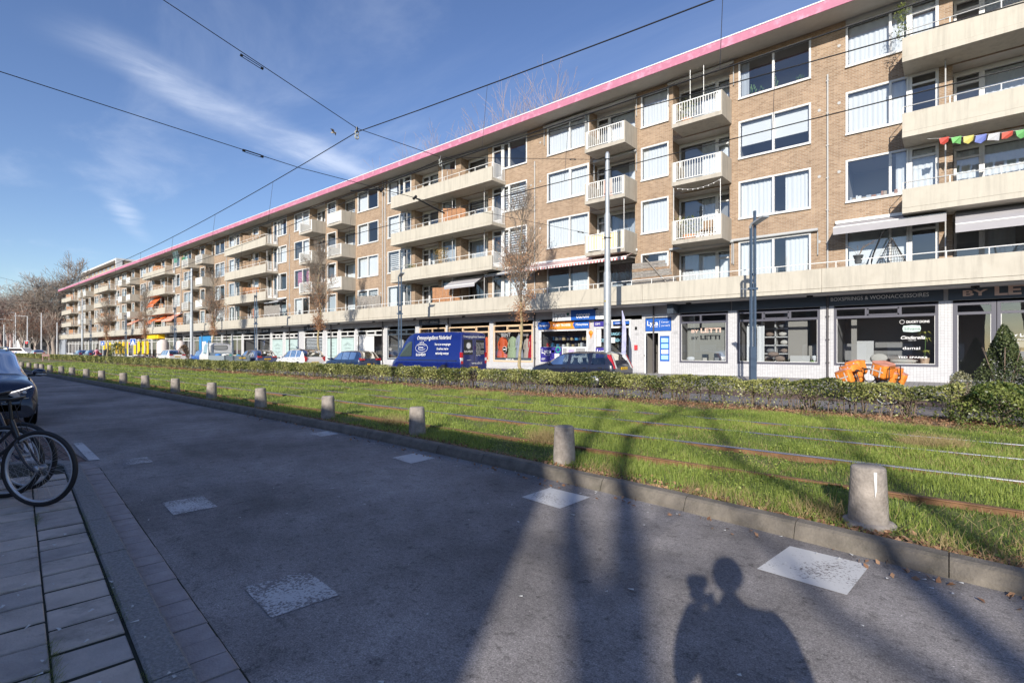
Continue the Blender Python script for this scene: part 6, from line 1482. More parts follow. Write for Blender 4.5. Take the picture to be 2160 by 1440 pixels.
for lab, loc, rz, st_, flip in (('delivery bicycle with big orange panniers parked behind the hedge, right hand one', (-1.4, 18.1, .0), R(-35), 0, 0), ('delivery bicycle with faded orange panniers behind the hedge, left hand one', (-2.25, 18.9, .0), R(150), 0, 1)):
    t = bicycle(lab, loc, rz, (.02, .02, .022), 'delivery bicycles', name='delivery_bicycle', lean=R(5), detail=False)
    p = MB(); pannier(p, (.0, 0, 1.02), (.23, .22, .22), R(16), 1); p.build('front_bag', [ORB, ORB2, SILV], t)
    for s in (1, -1): p = MB(); pannier(p, (-1.08, s * .19, .76), (.25, .10, .24), R(-18), 2); p.build('pannier', [ORB, ORB2, SILV], t)
    p = MB(); pannier(p, (-1.08, 0, 1.0), (.25, .17, .12), R(-12), 3); p.build('rear_bag', [ORB, ORB2, SILV], t)
    p = MB(); p.tube([(.33, -.2, .75), (.36, -.2, 1.12), (.36, .2, 1.12), (.33, .2, .75)], .014, 8); p.tube([(-.15, -.2, .72), (.33, -.2, .75)], .012, 6); p.tube([(-.15, .2, .72), (.33, .2, .75)], .012, 6); p.build('front_carrier', BLKM, t)
for i, (x, y) in enumerate(((.02, 18.6),)):
    b = MB(); b.tube([(x, y, .0), (x, y, .85), (x + .05, y, .92), (x + .30, y + .1, .92), (x + .35, y + .1, .85), (x + .35, y + .1, 0)], .024, 8); tag(b.build('bicycle_stand', GALV), 'bare steel hoop stand right of the orange delivery bicycles', 'bike stand')
cols = [(.3, .32, .35), (.35, .04, .03), (.02, .02, .02), (.10, .16, .3), (.4, .4, .42)]
bt = bicycle('bicycle in the tangle of parked bikes left of the white hatchback', (-71.5, 20.3, 0), R(80), cols[1], 'bicycles parked far off', detail=False)
for i in range(8):
    c = copy_tree(bt); c.location = (-72.6 - i * 1.0, 20.2 + (i % 3) * .3, 0); c.rotation_euler = (R((i % 3 - 1) * 6), 0, R(70 + i * 11 % 40)); c['label'] = '%s bicycle in the far tangle of parked bikes, %s from its right end' % (('grey', 'red', 'black', 'blue', 'pale grey')[i % 5] if i % 3 else 'dark red', ('second', 'third', 'fourth', 'fifth', 'sixth', 'seventh', 'eighth', 'last')[i])
    for ch in c.children:
        if ch.name.startswith('frame') and i % 3: ch.data = ch.data.copy(); ch.data.materials[0] = mat('bike paint b%d' % i, cols[i % 5], .35)

# ------------------------------------------------------------------ people
def skin_person(name, joints, edges, cloth, parent=None, label=None):
    me = bpy.data.meshes.new(name); me.from_pydata([j[:3] for j in joints], edges, []); o = bpy.data.objects.new(name, me); COL.objects.link(o)
    if parent: o.parent = parent
    sk = o.modifiers.new('skin', 'SKIN'); 
    if not me.skin_vertices:
        bpy.context.view_layer.objects.active = o
        bmx = bmesh.new(); bmx.from_mesh(me); bmx.verts.layers.skin.verify(); bmx.to_mesh(me); bmx.free()
    for i, j in enumerate(joints):
        v = me.skin_vertices[0].data[i]; v.radius = (j[3], j[4] if len(j) > 4 else j[3]); v.use_root = (i == 0)
    s = o.modifiers.new('sub', 'SUBSURF'); s.levels = 2; s.render_levels = 2; me.materials.append(cloth); return o
FR = Vector((-.646, .763, 0)); RT = Vector((.763, .646, 0))
def pj(f, r_, z, rad, rad2=None): p = Vector((.26, -.03, 0)) + FR * f + RT * r_; return (p.x, p.y, z + .1 * 0, rad, rad2 or rad)
J = [pj(0, 0, 1.02, .17, .15), pj(0, 0, 1.22, .17, .14), pj(0, 0, 1.38, .17, .13), pj(0, 0, 1.50, .07), pj(.01, 0, 1.58, .055),
     pj(-.02, -.20, 1.40, .10), pj(.0, -.31, 1.17, .075), pj(-.0, -.27, 1.38, .065), pj(-.05, -.235, 1.53, .058),
     pj(-.02, .20, 1.40, .10), pj(.0, .31, 1.17, .075), pj(-.02, .18, 1.30, .07), pj(-.06, -.08, 1.44, .05),
     pj(0, -.09, .90, .14), pj(.02, -.10, .52, .09), pj(0, -.11, .10, .045), pj(.14, -.12, .05, .04),
     pj(0, .09, .90, .14), pj(-.02, .11, .52, .09), pj(-.05, .12, .10, .045), pj(.09, .14, .05, .04)]
Eg = [(0, 1), (1, 2), (2, 3), (3, 4), (2, 5), (5, 6), (6, 7), (7, 8), (2, 9), (9, 10), (10, 11), (11, 12), (0, 13), (13, 14), (14, 15), (15, 16), (0, 17), (17, 18), (18, 19), (19, 20)]
ph = thing('person', 'photographer in a dark coat behind the camera, seen only as a shadow on the road', 'person', (0, 0, .0))
skin_person('body', J, Eg, COAT, ph)
hd = MB(); c = pj(.02, 0, 1.685, 0); hd.ball(c[:3], .115, 12, 0, (.82, .9, 1.05)); hd.ball((c[0] + .06 * FR.x + .02, c[1], 1.64), .07, 8, 0); hd.build('head', SKINM, ph)
hr_ = MB(); hr_.ball((c[0] + .02, c[1] - .015, 1.715), .118, 12, 0, (.86, .92, .98)); hr_.build('hair', mat('dark hair', (.03, .02, .015), .8), ph)
for (f0, r0) in ((-.07, -.22), (-.075, -.16)):
    hn = MB(); p = pj(f0, r0, 1.56, .03); hn.ball(p[:3], .04, 8, 0, (.9, .7, 1.1))
    for k in range(4): a = Vector(p[:3]) + Vector((0, 0, .03 - k * .022)); hn.tube([a, a + FR * .03 + RT * .02, a + FR * .045 + RT * .035], [.010, .009, .008], 6)
    hn.tube([Vector(p[:3]) + Vector((0, 0, .02)), Vector(p[:3]) + Vector((0, 0, .05)) + RT * .02], .010, 6); hn.build('hand', SKINM, ph)
cm = MB(); q = Vector((0, 0, 1.6)) - FR * .085; cm.tube([q - RT * .06, q + RT * .06], .042, 8); cm.tube([q - FR * .03, q + FR * .025], .036, 12); cm.tube([q + Vector((0, 0, -.10)), q + Vector((0, 0, .03))], .05, 10)
tag(cm.build('photo_camera', BLKM), 'black camera held in the photographer\'s hands behind the view', 'camera')
# cyclist far off, pink top and dark red bag
def figure(name, label, loc, rz, pose, top, legs, skin=SKINM, scale=1.0):
    t = thing(name, label, 'person', loc, rz); Jn, Ed, headp = pose
    skin_person('body', Jn, Ed, top, t); h = MB(); h.ball(headp, .11, 9, 0, (.85, .85, 1.1)); h.build('head', skin, t); g = MB(); g.ball((headp[0] - .02, headp[1], headp[2] + .03), .112, 9, 0, (.88, .88, .95)); g.build('hair', mat('dark hair', (.03, .02, .015), .8), t); return t
cyc = bicycle('bicycle ridden by the person in pink in front of the yellow panels', (-88.6, 17.0, 0), math.pi, (.05, .05, .05), detail=False)
ride = ([(-.88, 0, 1.02, .14), (-.82, 0, 1.25, .13), (-.74, 0, 1.42, .13), (-.71, 0, 1.52, .05), (-.72, -.18, 1.42, .06), (-.52, -.24, 1.22, .045), (-.42, -.3, 1.02, .035), (-.72, .18, 1.42, .06), (-.52, .24, 1.22, .045), (-.42, .3, 1.02, .035), (-.80, -.1, .92, .09), (-.48, -.11, .72, .07), (-.62, -.13, .30, .045), (-.50, -.13, .22, .035), (-.80, .1, .92, .09), (-.50, .11, .82, .07), (-.70, .13, .50, .045), (-.58, .13, .45, .035)], [(0, 1), (1, 2), (2, 3), (2, 4), (4, 5), (5, 6), (2, 7), (7, 8), (8, 9), (0, 10), (10, 11), (11, 12), (12, 13), (0, 14), (14, 15), (15, 16), (16, 17)], (-.68, 0, 1.64))
figure('person', 'person in a pink top riding a bicycle past the yellow panels', (-88.6, 17.0, 0), math.pi, ride, mat('pink top', (.70, .38, .48), .8), None)
b = MB(); b.ball((-87.45, 17.0, 1.15), .2, 8, 0, (.7, 1, 1.35)); tag(b.build('backpack', mat('dark red bag', (.22, .03, .05), .8)), 'dark red backpack on the back of the person in pink', 'backpack')
# ================================================================== shop signs (each a thing: board and lettering)
def sign(label, x0, x1, z0, z1, Y, board, items, name='shop_sign', cat='sign', th=.04, group=None, extra=None):
    t = thing(name, label, cat, ((x0 + x1) / 2, Y, z0), group=group); OFF = ((x0 + x1) / 2, Y, z0)
    if board: MB().box(x0, x1, Y, Y + th, z0, z1).build('board', board, t, OFF)
    by = {}
    for it in items:
        txt, x, z, h, w_, m = it[:6]; k = it[6] if len(it) > 6 else {}
        b = by.setdefault(m.name, (MB(), m))[0]
        if callable(txt): txt(b, Y - .006)
        else: b.text(txt, x, z, h, Y - .006, w_, 0, **k)
    for b, m in by.values(): b.build('lettering', m, t, OFF)
    return t
C_ = {'align': 'c'}
sy = WY - .04
SG = 'charcoal sign boards over the bedroom shop'
sign('charcoal sign board with copper letters BY LETTI above the shop door', P0 + 4.0, P0 + 15.9, 3.47, 4.0, sy, DARKSIGN, [('BY', P0 + 4.42, 3.60, .22, .70, LC, {'bold': .03}), ('LETTI', P0 + 5.30, 3.58, .36, 1.75, LC, {'bold': .035})], group=SG)
sign('charcoal sign board reading boxsprings and woonaccessoires in thin grey letters', P0 - .02, P0 + 3.86, 3.47, 4.0, sy, DARKSIGN, [('BOXSPRINGS & WOONACCESSOIRES', P0 + .12, 3.66, .16, 3.3, LW)], group=SG)
sign('blank charcoal sign board above the window with shelves and curtains', P0 - 4.0, P0 - .06, 3.47, 4.0, sy, DARKSIGN, [], group=SG)
sign('blank charcoal sign board above the small grey window, nearest the entrance', P0 - 6.62, P0 - 4.06, 3.47, 4.0, sy, DARKSIGN, [], group=SG)
b = MB(); b.box(P0 - 6.98, P0 - 6.64, WY - .75, WY - .02, 3.42, 3.98); tag(b.build('projecting_sign', DARKSIGN), 'black projecting sign box left of the bedroom shop boards', 'sign')
def heart(cx, cz, s):
    def f(b, Y):
        for a in (0, 1, 2): an = a * 2.09 + .5; b.lathe([(s * .42, 0), (.001, 0)], (cx + math.cos(an) * s * .38, Y, cz + math.sin(an) * s * .38), 10, 0, ax='y')
    return f
sign('white and blue fascia sign reading Lyca, communication center Osdorp', P0 - 14.45, P0 - 10.55, 3.30, 3.95, WY - .35, LW, [('Lyca', P0 - 14.35, 3.52, .28, .85, LG, {'bold': .02}), (heart(P0 - 13.32, 3.68, .14), 0, 0, 0, 0, GRN), ('Lyca', P0 - 11.35, 3.52, .28, .6, LG), (heart(P0 - 10.68, 3.66, .12), 0, 0, 0, 0, GRN), (lambda b, Y: b.box(P0 - 13.1, P0 - 11.42, Y - .004, Y, 3.30, 3.95), 0, 0, 0, 0, BLU), ('COMMUNICATION CENTER', P0 - 12.26, 3.74, .12, 1.5, mat('white lettering b', (.8, .8, .8), .6), C_), (lambda b, Y: b.text('OSDORP', P0 - 12.26, 3.42, .24, Y - .006, .95, align='c', bold=.03), 0, 0, 0, 0, LW)])
def hexa(x0, x1, z0, z1):
    def f(b, Y): e = (z1 - z0) / 2; b.add([(x0, Y - .002, z0), (x1 - e * .6, Y - .002, z0), (x1, Y - .002, (z0 + z1) / 2), (x1 - e * .6, Y - .002, z1), (x0, Y - .002, z1)], [(0, 1, 2, 3, 4)])
    return f
def hexb(x0, x1, z0, z1):
    def f(b, Y): e = (z1 - z0) / 2; b.add([(x1, Y - .002, z0), (x1, Y - .002, z1), (x0 + e * .6, Y - .002, z1), (x0, Y - .002, (z0 + z1) / 2), (x0 + e * .6, Y - .002, z0)], [(0, 1, 2, 3, 4)])
    return f
sign('orange and blue banner sign reading Moneytrans, money transfer', P0 - 15.75, P0 - 12.0, 2.82, 3.28, WY - .08, ORS, [(hexa(P0 - 15.75, P0 - 14.8, 2.82, 3.28), 0, 0, 0, 0, BLU), (hexb(P0 - 13.15, P0 - 12.0, 2.82, 3.28), 0, 0, 0, 0, BLU), (lambda b, Y: (b.text('Moneytrans', P0 - 15.66, 3.0, .13, Y - .006, .72, bold=.02, shear=.2), b.text('Moneytrans', P0 - 12.95, 3.0, .13, Y - .006, .85, bold=.02, shear=.2), b.text('MONEY TRANSFER', P0 - 13.95, 2.98, .15, Y - .006, 1.3, align='c', bold=.02)), 0, 0, 0, 0, LW)])
sign('small dark blue sign with a green mark over the phone shop door', P0 - 11.7, P0 - 10.65, 2.9, 3.2, WY - .07, BLU2, [('SIM', P0 - 11.6, 2.98, .14, .3, LW), (heart(P0 - 10.8, 3.05, .1), 0, 0, 0, 0, GRN)], name='small_sign')
sign('narrow blue sign right of the tram pole over the phone shop window', P0 - 10.45, P0 - 9.45, 2.98, 3.14, WY - .07, BLU, [('internet', P0 - 10.3, 3.02, .09, .6, LW)], name='small_sign')
sign('blue sign over the open entrance reading Lyca, connect your world', P0 - 8.50, P0 - 7.08, 2.56, 3.22, WY - .03, BLU, [('Lyca', P0 - 8.4, 2.86, .26, .62, LW, {'bold': .02}), ('Mobile', P0 - 8.1, 2.76, .08, .3, LW), ('Connect', P0 - 7.6, 2.98, .10, .4, LW), ('your world', P0 - 7.6, 2.80, .10, .46, LW), (lambda b, Y: b.box(P0 - 7.70, P0 - 7.685, Y - .002, Y, 2.76, 3.12), 0, 0, 0, 0, LW), (heart(P0 - 7.75, 2.98, .0001), 0, 0, 0, 0, GRN)])
sign('violet blue window poster reading Lyca with a green ring, below the shop counter', P0 - 15.6, P0 - 14.0, .8, 1.72, WY - .045, BLU2, [('Lyca', P0 - 15.5, 1.34, .28, .72, LW, {'bold': .02}), ('Mobile', P0 - 15.2, 1.2, .08, .32, LW), (heart(P0 - 14.62, 1.45, .14), 0, 0, 0, 0, GRN), (lambda b, Y: b.torus((P0 - 14.25, Y, 1.55), (0, 1, 0), .16, .03, 20, 4, flat=.1), 0, 0, 0, 0, GRN), (lambda b, Y: (b.box(P0 - 14.5, P0 - 14.15, Y - .003, Y, 1.0, 1.32), b.box(P0 - 15.5, P0 - 15.2, Y - .003, Y, 1.0, 1.03), b.box(P0 - 15.5, P0 - 15.2, Y - .003, Y, .93, .96)), 0, 0, 0, 0, LW)], name='window_poster', cat='poster')
sign('white window poster with dark photographs beside the violet one', P0 - 13.95, P0 - 12.25, .8, 1.72, WY - .045, LW, [(lambda b, Y: (b.box(P0 - 13.9, P0 - 13.6, Y - .003, Y, 1.1, 1.66), b.box(P0 - 12.95, P0 - 12.3, Y - .003, Y, 1.2, 1.66)), 0, 0, 0, 0, LG), (lambda b, Y: b.box(P0 - 13.5, P0 - 13.05, Y - .003, Y, 1.2, 1.6), 0, 0, 0, 0, mat('pale violet print', (.45, .38, .6), .6))], name='window_poster', cat='poster')
sign('violet Lyca poster in the phone shop window behind the tram pole', P0 - 11.6, P0 - 10.6, .85, 1.68, WY - .045, BLU2, [('Lyca', P0 - 11.5, 1.36, .24, .6, LW, {'bold': .02}), (lambda b, Y: b.torus((P0 - 10.75, Y, 1.4), (0, 1, 0), .12, .03, 18, 4, flat=.1), 0, 0, 0, 0, GRN)], name='window_poster', cat='poster')
sign('light blue window lettering communication center Osdorp on the phone shop glass', P0 - 11.5, P0 - 9.5, 1.8, 2.7, WY - .01, None, [('COMMUNICATION', P0 - 10.4, 2.38, .16, 1.3, SKYB, C_), ('CENTRE OSDORP', P0 - 10.5, 2.02, .18, 1.6, SKYB, C_), (lambda b, Y: (b.box(P0 - 11.55, P0 - 11.25, Y + .002, Y + .004, 1.75, 2.75), b.box(P0 - 10.9, P0 - 10.35, Y + .002, Y + .004, 1.95, 2.25)), 0, 0, 0, 0, LW)], name='window_lettering', cat='lettering')
b = MB(); b.lathe([(.13, 0), (.13, -.05), (.001, -.05)], (P0 - 11.92, WY - .02, 2.55), 18, 0, ax='y'); b.add([(P0 - 12.03, WY - .045, 2.48), (P0 - 11.81, WY - .045, 2.48), (P0 - 11.92, WY - .045, 2.2)], [(0, 2, 1)]); tag(b.build('parcel_sign', ORS), 'orange round parcel point sign on the pillar of the phone shop', 'sign')
b = MB(); b.box(P0 - 9.12, P0 - 9.0, WY - .06, WY - .01, 2.66, 2.82, 0); b.text('183', P0 - 9.15, 2.36, .13, WY - .02, .22, 1); b.build('house_number', [BLKM, LG], bld, BO)
MB().text('188', P0 - 6.98, 2.38, .16, WY - .02, .27).build('house_number', LG, bld, BO)
tag(MB().box(P0 - 9.15, P0 - 8.97, WY - .07, WY - .013, 1.55, 1.82).build('red_box', mat('red letterbox', (.5, .04, .05), .5)), 'small red box on the white pillar left of the entrance', 'box')
# beach flag
t = thing('beach_flag', 'tall narrow violet blue feather flag in front of the phone shop', 'flag', (-12.75, 23.6, .2)); b = MB(); v = []
prof = [(.0, .45, .06), (.03, .8, .20), (.06, 1.6, .24), (.08, 2.4, .22), (.08, 3.0, .14), (.05, 3.35, .03)]
for y_ in (0, .012): v += [(a_, y_, z_) for a_, z_, w_ in prof] + [(a_ + w_, y_ + .02 * math.sin(z_ * 4), z_) for a_, z_, w_ in prof[::-1]]
b.add(v, [tuple(range(12)), tuple(range(23, 11, -1))]); b.build('cloth', mat('violet flag cloth', (.42, .43, .62), .7, var=.35, vs=3), t)
b = MB(); b.tube([(-.02, 0, 0), (-.01, 0, 1), (.08, 0, 2.6), (.05, 0, 3.4)], .012, 6); b.build('pole', BLKM, t); b = MB(); b.lathe([(.25, 0), (.2, .05), (.001, .06)], n=14); b.build('foot', BLKM, t)
# window lettering of the bedroom shop
def pill(b, Y): b.prism([(P0 + 2.80, 2.28), (P0 + 3.42, 2.28), (P0 + 3.50, 2.40), (P0 + 3.42, 2.52), (P0 + 2.80, 2.52), (P0 + 2.72, 2.40)], 0, 0, 'x') if False else b.add([(P0 + 2.62, Y, 2.30), (P0 + 2.9, Y, 2.27), (P0 + 3.15, Y, 2.30), (P0 + 3.18, Y, 2.42), (P0 + 3.15, Y, 2.53), (P0 + 2.9, Y, 2.56), (P0 + 2.62, Y, 2.53), (P0 + 2.59, Y, 2.42)], [tuple(range(8))])
DW = mat('dark window lettering', (.10, .16, .15), .6); PG = mat('pale green label', (.45, .55, .52), .5)
sign('list of white bedding names lettered on the large right hand shop window', P0 + 2.3, P0 + 3.5, 1.1, 2.85, WY + .0, None, [('DUCKY DONS', P0 + 2.72, 2.64, .095, .72, LW, {'bold': .02}), (lambda b, Y: b.torus((P0 + 2.58, Y, 2.69), (0, 1, 0), .075, .008, 24, 4, flat=.1), 0, 0, 0, 0, LW), (pill, 0, 0, 0, 0, PG), (lambda b, Y: b.text('Silvana', P0 + 2.65, 2.36, .11, Y - .004, .5), 0, 0, 0, 0, DW), ('Cinderella', P0 + 2.52, 2.0, .13, .78, LW, {'shear': .35, 'bold': .015}), ('SINCE 1959', P0 + 2.78, 1.93, .035, .25, LW), ('damai', P0 + 2.6, 1.58, .13, .55, LW), ('TED SPARKS', P0 + 2.45, 1.24, .07, .92, LW, {'bold': .02})], name='window_lettering', cat='lettering')
sign('copper BY LETTI lettering on the small grey shop window', P0 - 6.0, P0 - 4.5, 2.4, 2.7, WY + .0, None, [('BY', P0 - 6.0, 2.43, .15, .38, LC, {'bold': .03}), ('LETTI', P0 - 5.53, 2.43, .22, 1.0, LC, {'bold': .035})], name='window_lettering', cat='lettering')
hours = [('BY', P0 + 5.72, 2.05, .085, .2, LW, {'bold': .02}), ('LETTI', P0 + 5.97, 2.05, .11, .5, LW, {'bold': .03}), ('OPENINGSTIJDEN', P0 + 5.85, 1.92, .05, .62, LW)] + [(d, P0 + 5.85, 1.80 - i * .085, .05, .1, LW) for i, d in enumerate(('MA', 'DI', 'WO', 'DO', 'VR', 'ZA'))] + [('10:00 - 18:00', P0 + 6.1, 1.80 - i * .085, .05, .5, LW) for i in range(6)]
sign('white BY LETTI lettering with opening hours on the glass right of the shop door', P0 + 5.7, P0 + 6.7, 1.3, 2.2, WY + .0, None, hours, name='window_lettering', cat='lettering')
# things inside the bedroom shop windows
def inside(name, label, cat, b, mats, group=None): return tag(b.build(name, mats), label, cat, group)
b = MB(); b.box(P0 - 6.5, P0 - 4.3, WY + .75, WY + .8, .9, 2.95); inside('partition_screen', 'grey green display panel behind the small BY LETTI window', 'screen', b, mat('grey green panel', (.34, .33, .29), .8))
b = MB()
for xx in (P0 - 3.55, P0 - 2.95, P0 - 2.35, P0 - 1.75): b.box(xx, xx + .05, WY + 1.0, WY + 1.4, .9, 3.2)
for z in (.95, 1.35, 1.75, 2.15, 2.55, 2.95): b.box(P0 - 3.5, P0 - 1.75, WY + 1.0, WY + 1.4, z, z + .05)
inside('white_shelving', 'white shelf unit full of cushions in the second shop window', 'shelf', b, TR)
b = MB(); rs = random.Random(2)
for i in range(3):
    for j in range(5):
        if rs.random() < .85: b.ball((P0 - 3.2 + i * .6 + rs.uniform(-.05, .05), WY + 1.15, 1.12 + j * .4), .15, 6, rs.randrange(3), (1.2, .6, .7), i * 9 + j, .12)
inside('cushions', 'beige and brown cushions stacked on the white shelf unit', 'cushions', b, [FAB1, mat('brown linen', (.30, .22, .17), .9), mat('grey linen', (.25, .25, .25), .9)])
cc = MB(); 
for i in range(2): cc.join(curtain_geo(P0 - 3.45 + i * .45, P0 - 3.12 + i * .45, 1.0, 2.75, WY + .45, 'full', random.Random(i)))
inside('display_curtains', 'white display curtains tied in the left of the second shop window', 'curtains', cc, CURM)
b = MB(); b.box(P0 - 1.75, P0 - .95, WY + .9, WY + .98, .9, 2.95, 0); b.box(P0 - 1.55, P0 - .75, WY + .35, WY + .7, .95, 1.3, 1); b.box(P0 - .9, P0 - .4, WY + .9, WY + 1.3, .95, 1.75, 0)
inside('display_blocks', 'beige display blocks at the right of the second shop window', 'display', b, [mat('taupe panel', (.36, .33, .29), .8), TR])
b = MB(); b.ball((P0 - 1.98, WY + .4, 1.15), .17, 8, 0, (1.3, .7, .8), 3, .1); b.ball((P0 - 2.3, WY + .5, 1.35), .2, 8, 0, (1.3, .7, .6), 4, .1); inside('bed_cushion', 'brown cushions piled low in the second shop window', 'cushions', b, mat('brown linen', (.30, .22, .17), .9))
b = MB(); b.lathe([(.04, .95), (.05, 1.02), (.02, 1.05), (.12, 1.2), (.10, 1.3), (.001, 1.32)], (P0 - .55, WY + .25, 0), 12, 0); b.lathe([(.1, .95), (.12, 1.08), (.001, 1.1)], (P0 - .62, WY + .3, 0), 10, 1); inside('white_flower', 'white flower pot at the right of the second shop window', 'flowers', b, [LW, PLANTG])
# cushions, bags and bed in others
b = MB(); b.ball((P0 - 6.15, WY + .3, 1.1), .2, 8, 0, (1.1, .5, .6), 7, .05); inside('white_cushion', 'white cushion lying in the small BY LETTI window', 'cushion', b, LW)
for (x, w_, h, m_, lab) in ((-5.55, .28, .36, DARKSIGN, 'small black and cream box in the middle of the BY LETTI window'), (-4.95, .28, .40, DARKSIGN, 'dark gift bag in the BY LETTI window, left of the grey case'), (-4.75, .55, .55, mat('grey case', (.35, .36, .37), .7), 'grey bedding case with white edges at the right of the BY LETTI window')):
    b = MB(); b.box(P0 + x, P0 + x + w_, WY + .25 + (.2 if w_ > .4 else 0), WY + .4 + (.2 if w_ > .4 else 0), .98, .98 + h, 0); b.box(P0 + x + .03, P0 + x + w_ - .03, WY + .245 + (.2 if w_ > .4 else 0), WY + .25 + (.2 if w_ > .4 else 0), 1.0, 1.0 + h * .45, 1); inside('display_bag', lab, 'bag', b, [m_, FAB1 if w_ < .3 and x < -5 else LG], 'boxes and bags in the small shop window')
b = MB(); b.box(P0 + .5, P0 + 3.5, WY + .35, WY + 2.0, .9, 1.02, 0); b.ball((P0 + 2.6, WY + .8, 1.1), .3, 8, 1, (1.6, .8, .35), 3, .06); b.box(P0 + .95, P0 + 1.55, WY + .95, WY + 1.1, 1.0, 1.95, 0); b.ball((P0 + 1.75, WY + .85, 1.22), .24, 9, 1, (1.25, .3, .8), 9, .03)
inside('display_bed', 'white bed with pillows shown in the large right hand window', 'bed', b, [TR, FAB1])
b = MB(); b.box(P0 + .75, P0 + .95, WY + .9, WY + 1.0, .9, 2.9, 0); inside('display_post', 'beige display post at the left of the large right hand window', 'post', b, mat('taupe panel', (.36, .33, .29), .8))
t = thing('yellow_plant', 'yellow green potted dracaena at the right of the large shop window', 'plant', (P0 + 3.28, WY + .35, 1.0)); b = MB(); b.lathe([(.13, 0), (.16, .24), (.15, .25), (.001, .25)], n=16); b.build('pot', mat('tan pot', (.62, .42, .28), .7), t)
b = MB(); b.tube([(0, 0, .2), (.02, 0, .7), (.03, 0, 1.15)], .012, 5); rs = random.Random(3)
for (hz, n) in ((.45, 14), (.95, 14), (1.2, 16)):
    for i in range(n):
        a = rs.uniform(0, 6.28); l_ = rs.uniform(.2, .34); c0 = Vector((.02, 0, hz)); d_ = Vector((math.cos(a), math.sin(a) * .5, 0)); p1 = c0 + d_ * l_ * .5 + Vector((0, 0, .1)); p2 = c0 + d_ * l_ + Vector((0, 0, rs.uniform(-.1, .06))); s_ = Vector((-d_.y, d_.x, .3)) * .022
        b.add([c0, p1 + s_, p2, p1 - s_], [(0, 1, 2, 3)], 1)
b.build('leaves', [PLANTG, mat('yellow leaf', (.60, .58, .12), .6)], t)
# dress shop
def dress(x, label, m_, w_=.26, h=1.75, head=True, z0=.85):
    t = thing('mannequin', label, 'mannequin', (x, WY + .38, z0), group='mannequins in dresses'); b = MB(); w_ *= 1.25; h *= 1.06
    b.lathe([(w_ * 1.15, 0), (w_ * 1.05, h * .25), (w_ * .62, h * .55), (w_ * .72, h * .72), (w_ * .5, h * .82), (.05, h * .86)], n=18)
    b.v = [(p[0] * (1 + .07 * math.sin(7 * math.atan2(p[1], p[0]))), p[1] * .6, p[2]) for p in b.v]; b.build('dress', m_, t)
    b = MB()
    for s in (1, -1): b.tube([(s * w_ * .55, 0, h * .80), (s * w_ * .95, -.02, h * .6), (s * w_ * .8, -.08, h * .42)], [.06, .055, .04], 8)
    b.build('sleeves', m_, t)
    if head: b = MB(); b.ball((0, 0, h * .95), .085, 9, 0, (.8, .9, 1.15)); b.tube([(0, 0, h * .84), (0, 0, h * .9)], .04, 8); b.build('head', mat('mannequin skin', (.55, .36, .26), .4), t)
dress(P0 - 19.1, 'mannequin in a full orange dress, leftmost in the dress shop window', ORD, .34, head=False); dress(P0 - 18.25, 'mannequin in a pale green patterned robe with the no entry sticker beside it', GRD, .3, head=False)
dress(P0 - 17.65, 'mannequin in a silver grey dress in the middle of the dress shop window', GYD, .22, 1.85); dress(P0 - 17.0, 'mannequin in a beige dress left of the red one', BGD, .2, 1.6); dress(P0 - 16.55, 'mannequin in a long red dress, rightmost in the dress shop window', RDD, .25, 1.9)
dress(P0 - 20.6, 'mannequin in an orange red dress behind the rear end of the blue van', ORD, .26, head=False)
b = MB(); b.box(P0 - 19.5, P0 - 16.35, WY + .012, WY + .026, .84, 1.03); tag(b.build('window_strip', DARKSIGN), 'black strip along the bottom of the dress shop glass', 'window strip')
b = MB(); rs = random.Random(12); gm = [mat('goods %d' % i, c, .6) for i, c in enumerate(((.6, .05, .05), (.7, .66, .5), (.1, .35, .6), (.65, .65, .65), (.1, .1, .12), (.55, .4, .2)))]
for zz in (1.02, 1.75, 2.15):
    x = P0 - 15.4
    while x < P0 - 12.5:
        w2 = rs.uniform(.06, .2); h2 = rs.uniform(.1, .3); b.box(x, x + w2, WY + (.35 if zz > 1.7 else .2) + .5 * (zz > 2), WY + .5 + .5 * (zz > 2), zz, zz + h2, rs.randrange(6)); x += w2 + rs.uniform(.03, .2)
b.box(P0 - 15.5, P0 - 12.3, WY + .2, WY + .6, 1.68, 1.745, 3); tag(b.build('shop_goods', gm), 'small coloured phone shop goods on the shelves behind the glass', 'goods', kind='stuff')
sign('white BENT lettering across the dress shop glass', P0 - 19.0, P0 - 16.6, 2.4, 2.75, WY, None, [('BENT', P0 - 18.9, 2.42, .26, .8, LG, {'bold': .02}), ('Al-Qissaria', P0 - 17.5, 2.45, .2, .9, LG, {'shear': .2}), ('BENT AL', P0 - 18.5, .87, .12, .7, LW)], name='window_lettering', cat='lettering')
sign('black sign board with white BENT lettering above the wooden shop windows', P0 - 27.4, P0 - 25.1, 3.42, 3.85, WY - .05, DARKSIGN, [('BENT', P0 - 27.0, 3.54, .22, .75, LG, {'bold': .03}), ('Al-Qissaria', P0 - 26.1, 3.56, .17, .85, LW, {'shear': .2})], group='black sign boards of the far shops')
NE = mat('no entry red', (.62, .02, .03), .5)
def noentry(x, z, r_, lab):
    t = thing('no_entry_sticker', lab, 'sign', (x, WY - .03, z), group='round red no entry signs'); b = MB(); b.lathe([(r_, 0), (r_, -.01), (.001, -.01)], n=26, ax='y'); b.build('disc', LW, t); b = MB(); b.lathe([(r_ * .9, -.012), (.001, -.012)], n=26, ax='y'); b.build('red_field', NE, t); b = MB(); b.box(-r_ * .62, r_ * .62, -.016, -.014, -r_ * .16, r_ * .16); b.build('bar', LW, t)
noentry(P0 - 18.6, 1.58, .19, 'round red no entry sign in front of the pale green dress'); noentry(P0 - 31.1, 1.56, .17, 'round red no entry sign left of the windscreen of the blue van')
